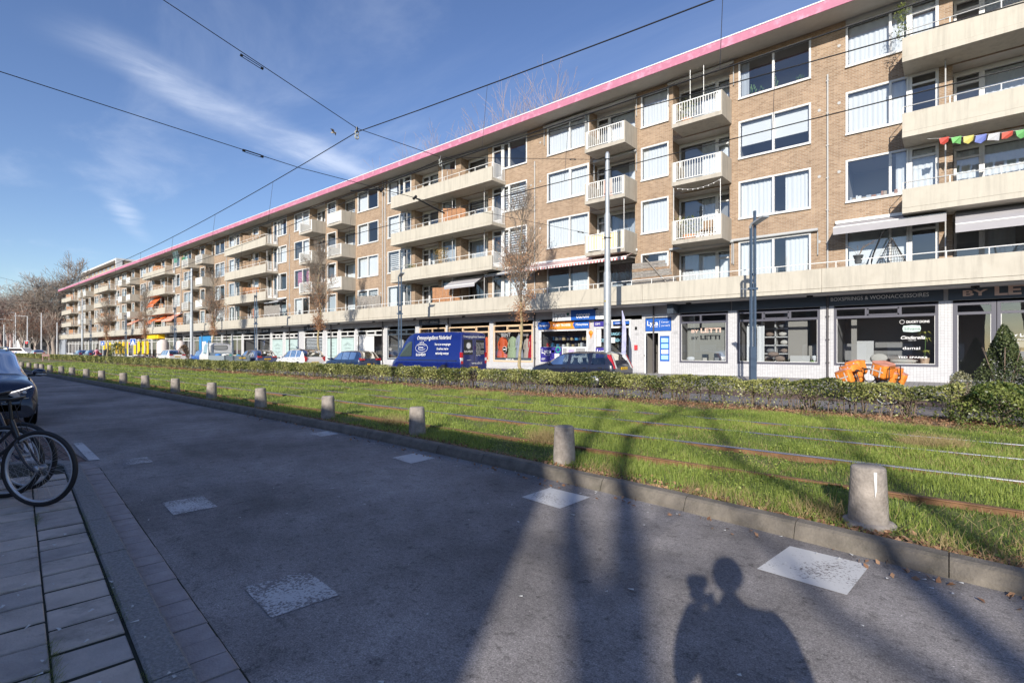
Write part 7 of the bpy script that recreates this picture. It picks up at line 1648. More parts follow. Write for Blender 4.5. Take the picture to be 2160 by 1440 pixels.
# dark clothes shop and frosted shops
dress(P0 - 30.1, 'mannequin in a grey and white top in the dark framed shop window', mat('grey print', (.5, .5, .52), .8, var=.5, vs=20), .24, 1.2, False, 1.3)
def frost(x0, x1, label, kind):
    t = thing('frosted_window_foil', label, 'window foil', ((x0 + x1) / 2, WY, .9), group='frosted foils with line emblems'); OFF = ((x0 + x1) / 2, WY, .9); MB().box(x0, x1, WY + .012, WY + .02, .75, 2.6).build('foil', FROST, t, OFF); b = MB(); cx = (x0 + x1) / 2; s = (x1 - x0) * .42; Y = WY + .004
    for z in (.95, 2.5): b.box(x0 + .1, x1 - .1, Y, Y + .004, z, z + .02)
    for x in (x0 + .1, x1 - .12): b.box(x, x + .02, Y, Y + .004, .97, 2.5)
    if kind:
        for sg, zc in ((1, 2.0), (-1, 1.3)):
            for k in range(3): w_ = s * (1 - k * .3) * .8; b.add([(cx - w_, Y, zc - sg * .1), (cx - w_ + .05, Y, zc - sg * .1), (cx + .02, Y, zc + sg * (.22 - k * .07)), (cx - .02, Y, zc + sg * (.22 - k * .07))], [(0, 1, 2, 3)]); b.add([(cx + w_, Y, zc - sg * .1), (cx + w_ - .05, Y, zc - sg * .1), (cx - .02, Y, zc + sg * (.22 - k * .07)), (cx + .02, Y, zc + sg * (.22 - k * .07))], [(0, 1, 2, 3)])
        b.text('Lovina', cx, 1.62, .16, Y, s * 1.0, shear=.25, align='c')
    else:
        for z in (1.3, 1.6, 1.9, 2.15): b.box(cx - s * .5, cx + s * .5, Y, Y + .004, z, z + .02)
    b.build('emblem', mat('emblem grey', (.10, .14, .14), .6), t, OFF)
frost(P0 - 38.5, P0 - 36.35, 'frosted window with a crown like emblem, left of the white shutter', True); frost(P0 - 40.9, P0 - 39.1, 'narrow frosted window with framed lines and no emblem', False); frost(P0 - 49.1, P0 - 46.5, 'frosted emblem window behind the roof of the white electric car', True); frost(P0 - 52.1, P0 - 49.7, 'frosted emblem window farthest left of the three with emblems', True)
b = MB()
for z in np.arange(.6, 2.6, .14): b.box(P0 - 45.0, P0 - 41.8, WY + .13, WY + .14, z, z + .08)
tag(b.build('striped_blind', LW), 'white and grey striped blind under the black sign behind the street tree', 'blind')
SB2 = 'black sign boards of the far shops'
for (a, c, s_, lab) in ((-45.2, -42.0, 'Lovina', 'black sign board with white script over the striped blind'), (-54.6, -52.6, 'Jayan Zad', 'black sign board with white script right of the hat shop, over the open door'), (-62.0, -57.6, 'Qaftan Zad', 'wide black sign board with white script over the hat shop'), (-86.5, -81.0, 'Tabarak', 'brown black sign board over the shop with the white arch')):
    sign(lab, P0 + a, P0 + c, 3.40, 3.88, WY - .06, DARKSIGN, [(s_, P0 + (a + c) / 2, 3.52, .24, (c - a) * .6, LW, {'align': 'c', 'shear': .25, 'bold': .02})], group=SB2)
# yellow panels and red band far down
b = MB(); rs = random.Random(9)
for i in range(13):
    x = -101 - i * 2.35
    if i in (4, 9): continue
    b.box(x, x + 1.35, WY - .035, WY - .012, .75, 2.9)
tag(b.build('yellow_panels', YEL), 'row of yellow window panels on the far shop fronts', 'panels', kind='stuff')
b = MB(); b.box(-133, -97.5, WY - .05, WY + .0, 3.35, 3.92); tag(b.build('red_brown_band', REDB), 'red brown fascia band above the yellow panels', 'fascia')
b = MB(); b.box(-97.3, -91.5, WY - .9, WY - .04, 3.2, 3.9); tag(b.build('yellow_sign', YEL), 'yellow box sign at the right end of the red brown band', 'sign')
b = MB(); b.box(-77.4, -73.4, WY - .05, WY - .0, .6, 3.3, 0); b.box(-76.4, -74.9, WY - .056, WY - .052, 1.2, 2.6, 1); tag(b.build('blue_hoarding', [mat('bright blue panel', (.03, .22, .50), .6), LW]), 'bright blue shop panel with a white mark behind the street lamp', 'panel')
b = MB(); b.lathe([(.75, .2), (.75, 2.4), (.6, 2.75), (.3, 2.95), (.001, 3.0)], (-86.5, 24.3, 0), 18); tag(b.build('parasol', mat('folded parasol cloth', (.66, .58, .54), .8)), 'folded pale parasol standing before the yellow sign', 'parasol')
b = MB(); b.lathe([(.6, .2), (.6, 2.2), (.45, 2.6), (.001, 2.8)], (-80.2, 24.6, 0), 18); tag(b.build('parasol', mat('folded parasol cloth', (.66, .58, .54), .8)), 'folded pale parasol left of the shop with the black brown sign', 'parasol')
shrub('potted_shrub', 'reddish brown potted shrub behind the white hatchback', 'shrub', (-77.5, 24.2, .25), .75, 1.9, 900, .16, leaf_mat('russet leaf', (.08, .05, .03), (.25, .16, .09), .2, .6), 51)
shrub('dark_shrub', 'dark evergreen shrubs before the far yellow windows', 'shrub', (-103.5, 22.6, .2), 1.6, 2.4, 900, .25, HEDGE, 52)
b = MB(); b.box(-112.6, -106.5, 21.6, 22.6, .2, 1.5, 0); b.box(-109.6, -108.6, 21.58, 21.6, .5, 1.2, 1); tag(b.build('container', [mat('dark container', (.03, .035, .05), .6), mat('green label', (.1, .4, .28), .6)]), 'dark low container with a green label at the far end', 'container')

# ================================================================== awnings and things on the gallery
def awning(label, x0, x1, zt, zb, yf, matl, val=.18, group='sun awnings'):
    t = MB(); t.quad((x0, WY - .03, zt), (x1, WY - .03, zt), (x1, yf, zb), (x0, yf, zb)); t.quad((x0, yf, zb), (x1, yf, zb), (x1, yf - .01, zb - val), (x0, yf - .01, zb - val)); t.v = [(p[0], p[1], p[2]) for p in t.v]
    o = t.build('awning', matl, bld, BO); s = o.modifiers.new('thick', 'SOLIDIFY'); s.thickness = .012
    b = MB(); b.box(x0 - .05, x1 + .05, WY - .14, WY - .02, zt, zt + .12); b.tube([(x0, yf, zb), (x1, yf, zb)], .03, 8)
    for x in (x0 + .1, x1 - .1): b.tube([(x, WY - .05, zt - .35), (x, yf, zb)], .015, 6)
    q = b.build('awning_frame', WHITEM, o); q.data.transform(Matrix.Translation((-BO[0], -BO[1], -BO[2]))); o['label'] = label
AG = mat('grey awning cloth', (.36, .35, .37), .85, var=.05); AD = mat('dark grey awning cloth', (.13, .14, .17), .85); AO = mat('orange awning cloth', (.70, .15, .03), .8); AP = mat('salmon awning cloth', (.70, .30, .20), .8)
awning('red and white striped awning', P0 - 16.3, P0 - 9.0, 6.95, 6.50, 24.75, STRIPER, .14)
awning('rolled out grey awning', P0 + .35, P0 + 3.95, 6.95, 6.62, 24.95, AG, .3); awning('wide grey awning', P0 + 4.2, P0 + 9.2, 6.95, 6.1, 24.62, AG, .3)
awning('small dark grey awning', P0 - MW * 2 + 12.3, P0 - MW * 2 + 15.5, 6.9, 6.55, 25.3, AD, .12); awning('grey awning', P0 - MW * 2 + 8.9, P0 - MW * 2 + 11.9, 6.75, 6.0, 24.75, AG, .2)
awning('dark awning', P0 - MW * 4 + 12.2, P0 - MW * 4 + 15.4, 6.9, 6.55, 25.1, AD, .12)
awning('orange awning', P0 - MW * 6 + 4.6, P0 - MW * 6 + 8.4, 9.8, 8.3, 24.6, AO, .3); awning('orange awning low', P0 - MW * 6 + 4.2, P0 - MW * 6 + 6.9, 6.6, 5.7, 24.7, AO, .2); awning('orange awning', P0 - MW * 6 + 9.0, P0 - MW * 6 + 11.5, 6.7, 5.9, 24.7, AO, .2); awning('salmon awning', P0 - MW * 6 + 12.0, P0 - MW * 6 + 16.5, 6.7, 5.8, 24.7, AP, .2)
awning('salmon awning', P0 - MW * 7 + 10, P0 - MW * 7 + 14, 6.6, 5.9, 24.7, AP, .2)
b = MB()
for x0, x1, z in ((P0 - 7.2, P0 - 3.9, 15.42), (P0 - 12.3, P0 - 9.0, 15.42), (P0 - 15.3, P0 - 12.2, 15.42), (P0 - 7.1, P0 - 3.9, 6.78), (P0 - 4.0, P0 - .35, 6.82), (P0 - 11.7, P0 - 9.0, 12.42)):
    b = MB(); b.tube([(x0, WY - .12, z), (x1, WY - .12, z)], .07, 10); b.box(x0, x0 + .03, WY - .1, WY - .02, z - 1.1, z - .1); b.box(x1 - .03, x1, WY - .1, WY - .02, z - 1.1, z - .1); b.build('rolled_awning', GREYP, bld, BO)
# balcony uprights
b = MB()
for x, z in ((P0 - 6.38, FL[1]), (P0 - 4.12, FL[1]), (P0 - 9.1, FL[1]), (P0 - 5.55, FL[3]), (P0 - 4.9, FL[3])):
    b = MB(); b.tube([(x, FY + .08, z), (x, FY + .08, z + 2.6 if z < 12 else 15.1)], .016, 6); b.build('balcony_upright', WHITEM, bld, BO)
# timber screens
def screen(label, x0, x1, z0, h, y0, y1, m_, n=8, slope=0):
    t = thing('timber_screen', label, 'screen', ((x0 + x1) / 2, (y0 + y1) / 2, z0), group='timber privacy screens'); r = random.Random(int(abs(x0) * 7))
    for i in range(n):
        u0, u1 = i / n, (i + (.84 if n > 1 else 1)) / n; b = MB(); hh = h * (1 - slope * i / n) + r.uniform(-.05, .03); a = (x0 + (x1 - x0) * u0, y0 + (y1 - y0) * u0); c = (x0 + (x1 - x0) * u1, y0 + (y1 - y0) * u1); k = .02
        b.add([(a[0], a[1], z0), (c[0], c[1], z0), (c[0] + k, c[1] + k, z0), (a[0] + k, a[1] + k, z0), (a[0], a[1], z0 + hh), (c[0], c[1], z0 + hh), (c[0] + k, c[1] + k, z0 + hh), (a[0] + k, a[1] + k, z0 + hh)], [(0, 1, 5, 4), (1, 2, 6, 5), (2, 3, 7, 6), (3, 0, 4, 7), (4, 5, 6, 7)]); b.build('plank', m_, t, ((x0 + x1) / 2, (y0 + y1) / 2, z0))
t = thing('timber_screen', 'weathered slanting timber screen on the gallery right of the tram pole', 'screen', (P0 - 7.9, 25.2, 4.1)); r = random.Random(4)
for i in range(12):
    b = MB(); z = 4.25 + i * .155; x1 = P0 - 6.35 - max(0, (z - 5.0)) * .62; b.box(P0 - 8.75, x1 + r.uniform(-.03, .03), 24.9 + r.uniform(0, .02), 24.94, z, z + .14); b.build('plank', WOODG if i % 3 else WOODS, t, (P0 - 7.9, 25.2, 4.1))
b = MB(); b.tube([(P0 - 8.0, 24.88, 6.3), (P0 - 6.2, 24.88, 4.2)], .04, 4); b.build('diagonal_board', WOODG, t, (P0 - 7.9, 25.2, 4.1))
B2 = P0 - MW * 2
screen('grey brown timber screen on the gallery by the downpipe left of the small grey awning', B2 - 2.1, B2 - .2, 4.15, 1.95, 24.9, 25.9, WOODG)
screen('orange brown timber screen beside the grey awning on the gallery', B2 + 7.6, B2 + 9.3, 4.15, 1.9, 24.8, 25.9, WOODO)
screen('timber screen on the topmost long balcony, middle of the block', B2 + 8.6, B2 + 9.9, FL[3], 1.7, 24.9, 25.9, WOODS, 5); screen('timber screen with yellow boards on the second long balcony from the top', B2 + 8.6, B2 + 9.9, FL[2], 1.8, 24.9, 25.9, WOODO, 5)
B4 = P0 - MW * 4
screen('grey timber screen on the gallery below the dark awning', B4 + 12.8, B4 + 15.9, 4.15, 2.0, 24.8, 25.0, WOODG, 8); screen('timber screen on the fourth floor long balcony farther left', B4 + 7.5, B4 + 9.2, FL[3], 1.7, 24.8, 25.9, WOODS, 5); screen('brown timber screen on the middle long balcony farther left', B4 + 7.5, B4 + 9.2, FL[2], 1.7, 24.8, 25.9, WOODS, 5); screen('orange timber screen on the low long balcony farther left', B4 + 7.5, B4 + 9.2, FL[1], 1.6, 24.8, 25.9, WOODO, 5)
for i, x in enumerate((B4 - 1.2, B4 - 13.0, B4 - 16.5, B4 - 30, B4 - 52, B4 - 62, B4 - 72, B4 - 84)): screen('small timber screen on the far gallery, number %s from the right' % ('one', 'two', 'three', 'four', 'five', 'six', 'seven', 'eight')[i], x - 2.2, x, 4.15, 1.9, 24.8, 25.2, (WOODG, WOODO, WOODS)[i % 3], 6)
for i in (0, 1, 2, 4, 5, 6 + 0, 8, 9, 10): screen('small timber screen on the %s long balcony, %s balcony stack from the far end' % (('lowest', 'middle', 'top')[i % 3], ('third', 'second', 'first')[i // 4 if i // 4 < 3 else 2]), P0 - MW * (6 + 2 * (i // 4)) + 7.3, P0 - MW * (6 + 2 * (i // 4)) + 8.8, FL[1 + i % 3], 1.6, 24.8, 25.8, (WOODO, WOODS)[i % 2], 4)
# prayer flags on the right hand balcony
t = thing('prayer_flags', 'string of coloured cloth flags across the lowest right hand balcony', 'flags', (P0 + 5, 24.9, 9.4)); OFFP = (P0 + 5, 24.9, 9.4)
pc = [(.50, .45, .42), (.50, .08, .06), (.16, .42, .14), (.58, .52, .16), (.16, .20, .48), (.52, .52, .55), (.50, .10, .07), (.14, .38, .14), (.55, .50, .2), (.16, .2, .45)]
pts = [(P0 + 3.4 + i * .34, 24.75 + i * .03, 9.17 + .0018 * (i - 9) ** 2 * 2 - .02) for i in range(19)]; b = MB(); b.tube(pts, .006, 4); b.build('string', WHITE, t, OFFP)
for i in range(1, 18):
    p = Vector(pts[i]); b = MB(); w_ = .29; b.add([(p.x, p.y, p.z), (p.x + w_, p.y + .02, p.z + .0), (p.x + w_ * .9, p.y - .06, p.z - .25 + .07 * math.sin(i * 2.3)), (p.x + w_ * .45, p.y + .05, p.z - .26 - .05 * math.cos(i * 1.7)), (p.x + .05 * math.sin(i), p.y - .08, p.z - .24 + .05 * math.sin(i * 3.1))], [(0, 1, 2, 3, 4)]); c = pc[i % len(pc)]; b.build('flag', mat('flag %.2f %.2f %.2f' % c, c, .8), t, OFFP)
# hanging rattan chair, pots, plants
t = thing('hanging_chair', 'dark lattice hanging egg chair on its stand on the right hand gallery', 'chair', (P0 + 2.2, 25.1, 4.1)); b = MB(); b.tube([(-.75, .1, .1), (-.5, .1, 1.3), (-.2, 0, 2.1), (.15, -.05, 2.35)], .03, 8); b.tube([(-.8, .2, .08), (.8, .2, .08)], .03, 6); b.tube([(.1, 0, 1.85), (.55, 0, .9), (.85, 0, .2)], .025, 6); b.build('stand', BLKM, t)
b = MB()
for i in range(11):
    a = -1.2 + i * .24; b.tube([(.1 + .02 * a, -.0, 1.85), (.1 + .42 * math.sin(a), -.25 * math.cos(a), 1.0), (.1 + .3 * math.sin(a), -.1 * math.cos(a), .35)], .010, 4)
for z in np.arange(.45, 1.8, .12):
    q = .42 * math.sin(min(1, (1.85 - z) / 1.1) * 1.57); b.tube([(.1 + q * math.sin(a), -.6 * q * math.cos(a), z) for a in np.linspace(-1.4, 1.4, 9)], .008, 4)
b.build('lattice_seat', BLKM, t)
t = thing('flower_pot', 'grey flower pot with bare twigs on the gallery rail', 'flower pot', (P0 + 1.25, 24.72, 5.02)); b = MB(); b.lathe([(.11, 0), (.16, .28), (.18, .28), (.18, .33), (.15, .33), (.15, .25), (.001, .25)], n=18); b.build('pot', mat('grey plastic', (.10, .11, .12), .6), t); b = MB(); rs = random.Random(6)
for i in range(7): a = rs.uniform(-1, 1); b.tube([(0, 0, .25), (a * .3, 0, .55 + rs.random() * .2), (a * 1.0, .05, .55 + rs.random() * .4)], .006, 4)
b.build('twigs', TWIG, t)
def potplant(name, label, loc, h, w_, n, m_, pot=True, seed=1, leaf=.07, squeeze=1.0):
    t = thing(name, label, 'plant', loc); rg = np.random.default_rng(seed); P = np.stack([rg.normal(0, w_ * .4, n), rg.normal(0, w_ * .4 * squeeze, n), .25 + (h - .25) * rg.random(n) ** .8], 1); leaf_cloud('foliage', P, leaf, rg.random(n), m_, t, seed=seed)
    if pot: b = MB(); b.lathe([(w_ * .3, 0), (w_ * .42, .28), (.001, .28)], n=14); b.build('pot', POTC, t)
potplant('climbing_plant', 'climbing plant on a trellis at the left end of the top right balcony', (P0 + 2.62, 24.95, 13.2), 1.7, .28, 420, HEDGEG, False, 3)
potplant('box_hedge_plant', 'clipped green and orange hedge plant in a tub on the lowest long balcony', (B2 + 8.4, 24.95, FL[1]), 1.75, .0001, 10, HEDGEG, False, 4)
rg = np.random.default_rng(8); n = 1100; P = np.stack([rg.uniform(-.75, .75, n), rg.uniform(-.2, .2, n), rg.uniform(.55, 1.85, n)], 1); leaf_cloud('hedge_foliage', P, .075, rg.random(n) * 1.2, leaf_mat('mixed hedge leaf', (.05, .09, .02), (.42, .25, .07), .2), [o for o in COL.objects if o.name.startswith('box_hedge_plant')][0], seed=9)
b = MB(); b.box(-.75, .75, -.2, .2, 0, .55); b.build('tub', LG, [o for o in COL.objects if o.name.startswith('box_hedge_plant')][0])
for i, (x, z, s_, lab) in enumerate(((P0 - 5.8, FL[1], .5, 'bushy plants behind the railing of the lowest small balcony'), (P0 - 5.9, FL[3], .45, 'dark plants behind the railing of the top small balcony'), (B2 + 4.6, FL[1], .4, 'small plant on the lowest long balcony'), (B4 + 6.0, 4.1, .5, 'green plants on the gallery left of the second street lamp'), (P0 - MW * 6 + 8.5, 4.1, .8, 'bushy green plants under the orange awnings'))): potplant('potted_plant', lab, (x, 25.2, z), 1.0 + s_ * .5, s_ * 1.6, 260, HEDGEG, True, 20 + i, .09, .4)
t = thing('garden_chair', 'garden chair and orange parcel on the lowest small balcony', 'chair', (P0 - 5.0, 25.3, FL[1])); b = MB(); b.box(-.25, .25, -.22, .25, .4, .45); b.box(-.25, .25, .2, .26, .45, .95)
for sx in (-.22, .22):
    for sy_ in (-.2, .2): b.box(sx - .02, sx + .02, sy_ - .02, sy_ + .02, 0, .4)
b.build('seat_and_back', WOODS, t)
for i, (x, z, c, lab) in enumerate(((P0 - 10.6, FL[2], (.55, .35, .3), 'cloth hanging over a chair on the middle small balcony by the tram pole'), (P0 + 7.3, 4.9, (.16, .2, .34), 'blue shirt hanging in the right hand gallery recess'), (B4 + 8.5, 4.9, (.35, .12, .06), 'red brown laundry on the gallery left of the second street lamp'))):
    b = MB(); b.quad((x - .3, 25.6, z + .2), (x + .3, 25.65, z + .2), (x + .27, 25.6, z + 1.25), (x - .27, 25.6, z + 1.25)); tag(b.build('laundry', mat('laundry %d' % i, c, .9)), lab, 'laundry')
b = MB(); v = []
for i in range(7):
    for j in range(6): v.append((B4 - 15.4 + i * .35 + .05 * math.sin(j), 24.75 + .08 * math.sin(i * 2 + j), FL[3] + .95 + j * .33))
b.add(v, [(6 * i + j, 6 * i + 6 + j, 6 * i + 7 + j, 6 * i + 1 + j) for i in range(6) for j in range(5)], 0, True); tag(b.build('green_net', glass_mat('green netting', (.15, .75, .45), .02, .5)), 'green netting hung over a top floor balcony far left', 'netting')
# satellite dish, string lights
b = MB(); b.lathe([(.001, 0), (.14, .02), (.25, .09)], (B4 + 18.2, 24.8, 5.9), 18, 0, ax='y'); b.tube([(B4 + 18.2, 24.85, 5.9), (B4 + 18.2, 24.9, 5.1)], .02, 6); tag(b.build('satellite_dish', LG), 'dark satellite dish on the gallery rail behind the street tree', 'dish')
b = MB()
for i in range(9): b.ball((P0 - 6.2 + i * .25, 24.75, FL[1] + 2.36 + .012 * (i - 4) ** 2), .028, 5)
b.tube([(P0 - 6.2 + i * .25, 24.75, FL[1] + 2.38 + .012 * (i - 4) ** 2) for i in range(9)], .006, 4); tag(b.build('string_lights', LW), 'string of white bulbs under the slab above the lowest small balcony', 'string lights')

# ================================================================== road signs
def sgn(label, x, y, z, w_, h, kind, group=None):
    t = thing('road_sign', label, 'road sign', (x, y, .1), group=group or 'blue road signs'); MB().lathe([(.03, 0), (.03, z + h - .1), (.001, z + h - .1)], n=10).build('post', WHITEM if kind == 'P' else GALV, t)
    b = MB(); b.box(-w_ / 2, w_ / 2, -.06, -.04, z - .1, z + h - .1, 0); b.box(-w_ / 2 + .03, w_ / 2 - .03, -.064, -.062, z - .07, z + h - .13, 1)
    if kind == 'Z': b.add([(-w_ * .33, -.068, z - .1 + h * .15), (w_ * .33, -.068, z - .1 + h * .15), (0, -.068, z - .1 + h * .85)], [(0, 1, 2)], 0); b.box(-.03, .03, -.072, -.070, z + h * .12, z + h * .38, 2); b.box(-.07, .07, -.072, -.070, z - .1 + h * .22, z + h * .12, 2)
    else: b.text('P', 0, z - .02, h * .55, -.068, align='c', bold=.03); 
    b.build('plate', [LW, BLU, PLTX], t); t.rotation_euler = (0, 0, R(35))
sgn('blue zebra crossing sign with a white triangle beside the street lamp', -75.8, 18.2, 2.1, .75, .75, 'Z'); sgn('small blue parking sign on a white post before the yellow panels', -90.5, 18.2, 2.1, .6, .6, 'P')
t = thing('pink_board', 'small pink board on wooden legs at the far end of the hedge', 'board', (-89, 12.0, .1)); b = MB(); b.box(-.1, .1, -.35, .35, .55, .85); b.build('board', mat('pink board', (.62, .38, .36), .7), t)
for y in (-.32, .28): MB().box(-.04, .04, y, y + .06, 0, .85).build('leg', mat('pink board', (.62, .38, .36), .7), t)
# ================================================================== gull
t = thing('gull', 'grey brown gull gliding in the blue sky beside the span wire', 'bird', (-33.7, 20, 17.1), R(40)); b = MB(); b.lathe([(.001, -.22), (.03, -.18), (.065, -.05), (.06, .05), (.035, .14), (.03, .18), (.001, .22)], n=12); b.v = [(p[2], p[0], p[1] * .9) for p in b.v]; b.build('body', mat('gull plumage', (.40, .36, .32), .8), t)
for s in (1, -1):
    b = MB(); v = [(.08, 0, .02), (.10, s * .22, .12), (.04, s * .42, .10), (-.05, s * .60, .02), (-.06, s * .40, .08), (-.07, s * .2, .09), (-.08, 0, .02)]; b.add(v + [(p[0], p[1], p[2] - .012) for p in v], [tuple(range(7)), tuple(range(13, 6, -1))]); b.build('wing', mat('gull wing', (.26, .22, .20), .8), t)

# ================================================================== what closes the view: far block, low buildings, trees, poles
t = thing('gallery_flats', 'taller buff flats with white roof frame rising behind the left end of the pink roof', 'building', (-205, 46, 0)); OFF = (-205, 46, 0)
b = MB(); b.box(-229, -184, 41.5, 54, 0, 27.4); b.build('wall', BRICK, t, OFF)
b = MB(); b.box(-229.3, -183.7, 40, 54.3, 27.4, 27.9); b.box(-184.6, -183.8, 40.0, 41.5, 15, 27.4); b.box(-229.2, -228.6, 40.0, 41.5, 15, 27.4); b.build('roof_frame', WHITE, t, OFF)
for z in (24.2, 21.2, 18.2): MB().box(-228.6, -184.6, 40.1, 41.4, z, z + 1.2).build('balcony', mat('tan parapet', (.45, .36, .25), .8), t, OFF)
for z in (25.4, 22.4):
    for x in range(-226, -186, 5): b = MB(); b.box(x, x + 3, 41.44, 41.49, z, z + 1.7); b.build('window', mat('far window', (.25, .28, .32), .3), t, OFF)
b = MB(); b.box(-200, -197, 44, 47, 27.9, 28.8); b.build('roof_unit', GREYP, t, OFF)
for i, (x0, x1, y0, y1, h, m_, lab) in enumerate(((-255, -215, 24, 25.5, 5.2, WHITE, 'low white building at the far end behind the trees'), (-300, -216, 27, 40, 7.5, GREYP, 'low grey building far off behind the white one'), (-200, -186, 30, 40, 6.4, mat('far grey blue wall', (.30, .33, .38), .8), 'low blue grey building just left of the apartment block'), (-330, -260, 5, 24, 6.0, mat('far tan wall', (.42, .38, .34), .8), 'low tan building at the end of the road'))):
    t = thing('low_building', lab, 'building', ((x0 + x1) / 2, (y0 + y1) / 2, 0)); OFF = ((x0 + x1) / 2, (y0 + y1) / 2, 0); b = MB(); b.box(x0, x1, y0, y1, 0, h); b.build('wall', m_, t, OFF); b = MB(); b.box(x0 - .3, x1 + .3, y0 - .3, y1 + .3, h + .01, h + .4); b.build('roof', mat('far roof', (.2, .2, .2), .8), t, OFF); b = MB()
    for z in np.arange(1.2, h - 1.2, 2.6):
        for y in np.arange(y0 + .8, y1 - 1.2, 2.4): b.box(x1 + .01, x1 + .05, y, y + 1.3, z, z + 1.3)
    if b.v: b.build('window', mat('far window dark', (.06, .07, .09), .3), t, OFF)
FB = mat('far bark', (.21, .15, .13), .9); BTX = {}
def far_tree(key, loc, label, rz, s, h, r, m_=FB, depth=5, spread=.5, group='bare trees at the far left', minr=.03, leafm=None, seed=2, kids=(2, 3)):
    t = thing('bare_tree', label, 'tree', loc, rz, group); t.scale = (s, s, s)
    if key not in BTX:
        tr, br, tips = bare_tree(seed, h, r, spread, depth, .28, kids, .12, minr); os_ = [tr.build('trunk', m_, t), br.build('branches', m_, t)]
        if leafm is not None:
            rg = np.random.default_rng(seed); T = np.array([tuple(q[0]) for q in tips]); T = T[rg.integers(0, len(T), 3500)] + rg.normal(0, .35, (3500, 3)); os_.append(leaf_cloud('leaves', T, .16, rg.random(3500), leafm, t, seed=seed))
        BTX[key] = os_
    else:
        for o in BTX[key]: c = o.copy(); COL.objects.link(c); c.parent = t
    return t
far_tree('big', (-190, 27.4, 0), 'tallest bare tree just left of the apartment block', 0, 1.0, 23, .55, mat('big bark', (.30, .25, .21), .9), 6, .48, minr=.035, seed=5)
far_tree('lean', (-196, 24.2, 0), 'bare tree with pale leaning limbs left of the tallest one', 1.0, .86, 22, .4, mat('pale bark', (.36, .31, .27), .9), 6, .6, minr=.035, seed=9)
MAU = mat('mauve twigs', (.24, .165, .15), .9)
for i, (x, y, s) in enumerate(((-205, 18.2, .92), (-198, 19.6, .85), (-214, 21.5, 1.0), (-206, 22.5, .9), (-222, 24.5, 1.02), (-212, 26.2, .9), (-232, 22.2, 1.05), (-228, 28.0, 1.0), (-240, 30.5, 1.1), (-200, 27.6, .75), (-236, 19.0, 1.0))): far_tree('m%d' % (i % 3), (x, y, 0), 'mauve brown bare tree in the far left group', i * 1.7, s, 17.5, .35, MAU, 6, .55, minr=.028, seed=30 + i % 3, kids=(2, 3))
RUS = leaf_mat('russet far leaf', (.22, .10, .06), (.42, .22, .13), .2, .8)
for i, (x, y) in enumerate(((-172, 21.3), (-168, 19.4), (-178, 24.6), (-163, 17.9))): far_tree('rus', (x, y, 0), ('small russet tree just right of the tall grey pole at the far left', 'russet tree left of the tallest bare tree', 'russet tree behind the others beside the pale bark trunk', 'nearest small russet tree at the far left')[i], i * 2.1, .9 + .08 * i, 9.5, .16, mat('pale bark', (.36, .31, .27), .9), 4, .4, group='small russet trees at the far left', leafm=RUS, seed=44)
for i, (x, y, s) in enumerate(((-36, 43.5, .97), (-31.5, 44.0, .98), (-48, 43, .92), (-44, 46, .95))): far_tree('beh', (x, y, 0), ('bare tree crown showing above the roof right of the middle', 'highest bare tree crown above the roof', 'bare tree crown above the roof left of the middle', 'thin bare tree crown above the roof')[i], i * 1.3, s, 27, .45, mat('thin twigs', (.40, .31, .29), .9), 5, .36, group='bare trees behind the block', minr=.012, seed=61)
GL = mat('pale far pole', (.55, .56, .58), .6)
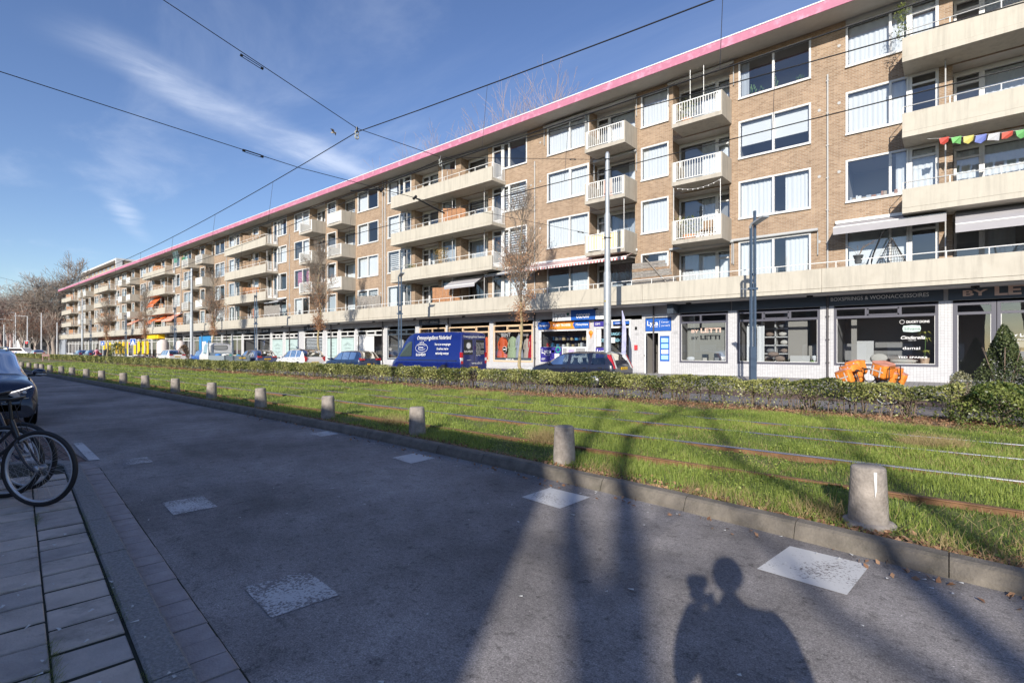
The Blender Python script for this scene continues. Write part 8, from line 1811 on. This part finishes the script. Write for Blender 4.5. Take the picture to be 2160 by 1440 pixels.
for i, (x, y, z, arm, lab) in enumerate(((-150, 17.3, 8.6, 2.2, 'far grey lamp post with an arm above the red traffic light'), (-160, 16.5, 9.7, .5, 'far tall lamp post second from the left edge'), (-166, 16.8, 8.4, 2.4, 'far lamp post with an arm left of the tall one'), (-165, 15.2, 7.6, 2.0, 'far lamp post nearest the left edge'), (-152, 13.9, 6.8, 0, 'far short pole at the left edge'), (-146, 19.0, 9.2, 0, 'far tall pole right of the traffic light'), (-133, 19.6, 6.8, 0, 'far pole before the left end of the block'))):
    t = thing('far_lamp_post', lab, 'lamp post', (x, y, 0), group='grey posts at the far left'); b = MB(); b.tube([(0, 0, 0), (0, 0, z)], [.14, .08], 8); b.build('pole', GL, t)
    if arm: b = MB(); b.tube([(0, 0, z - .05), (-.5 * arm, -.75 * arm, z + .1)], .05, 6); b.box(-.5 * arm - .3, -.5 * arm + .3, -.75 * arm - .3, -.75 * arm + .1, z + .03, z + .15); b.build('lamp_arm', GL, t)
t = thing('traffic_light', 'red glowing traffic light with white rimmed black board at the far left', 'traffic light', (-149.4, 17.1, 0)); b = MB(); b.tube([(0, 0, 0), (0, 0, 2.0)], .06, 6); b.build('post', GL, t); q = R(50)
b = MB(); b.box(-.02, .02, -.42, .42, 1.85, 3.35); b.build('white_rim', LW, t); b = MB(); b.box(.03, .08, -.33, .33, 1.93, 3.27); b.build('board', BLKM, t); b = MB(); b.lathe([(.17, 0), (.12, .03), (.001, .04)], (.09, 0, 2.95), 14, 0, ax='x'); b.build('red_lamp', mat('red signal', (1, .05, .05), .5, emit=3), t); t.rotation_euler = (0, 0, R(-30))
va = thing('response_van', 'white van with pink and blue striping at the far left crossing', 'van', (-147.5, 15.9, 0), R(40)); b = MB(); b.prism([(-2.4, .35), (2.4, .35), (2.4, .9), (1.9, 1.1), (1.2, 1.85), (-2.2, 1.9), (-2.4, 1.7)], -.95, .95, 'y'); b.build('body', LW, va, bevel=.06); b = MB(); b.prism([(-2.1, 1.2), (1.55, 1.2), (1.1, 1.7), (-2.1, 1.72)], -.96, -.952, 'y'); b.build('side_glass', CGLASS, va)
for i in range(4): b = MB(); b.prism([(-2.2 + .6 * i, .5), (-1.9 + .6 * i, .5), (-1.5 + .6 * i, 1.05), (-1.8 + .6 * i, 1.05)], -.962, -.953, 'y'); b.build('stripe', (mat('pink stripe', (.8, .08, .35), .5), BLU)[i % 2], va)
for x in (-1.5, 1.5): w_ = MB(); w_.torus((x, -.9, .33), (0, 1, 0), .24, .09, 18, 6); w_.build('wheel', TYRE, va)
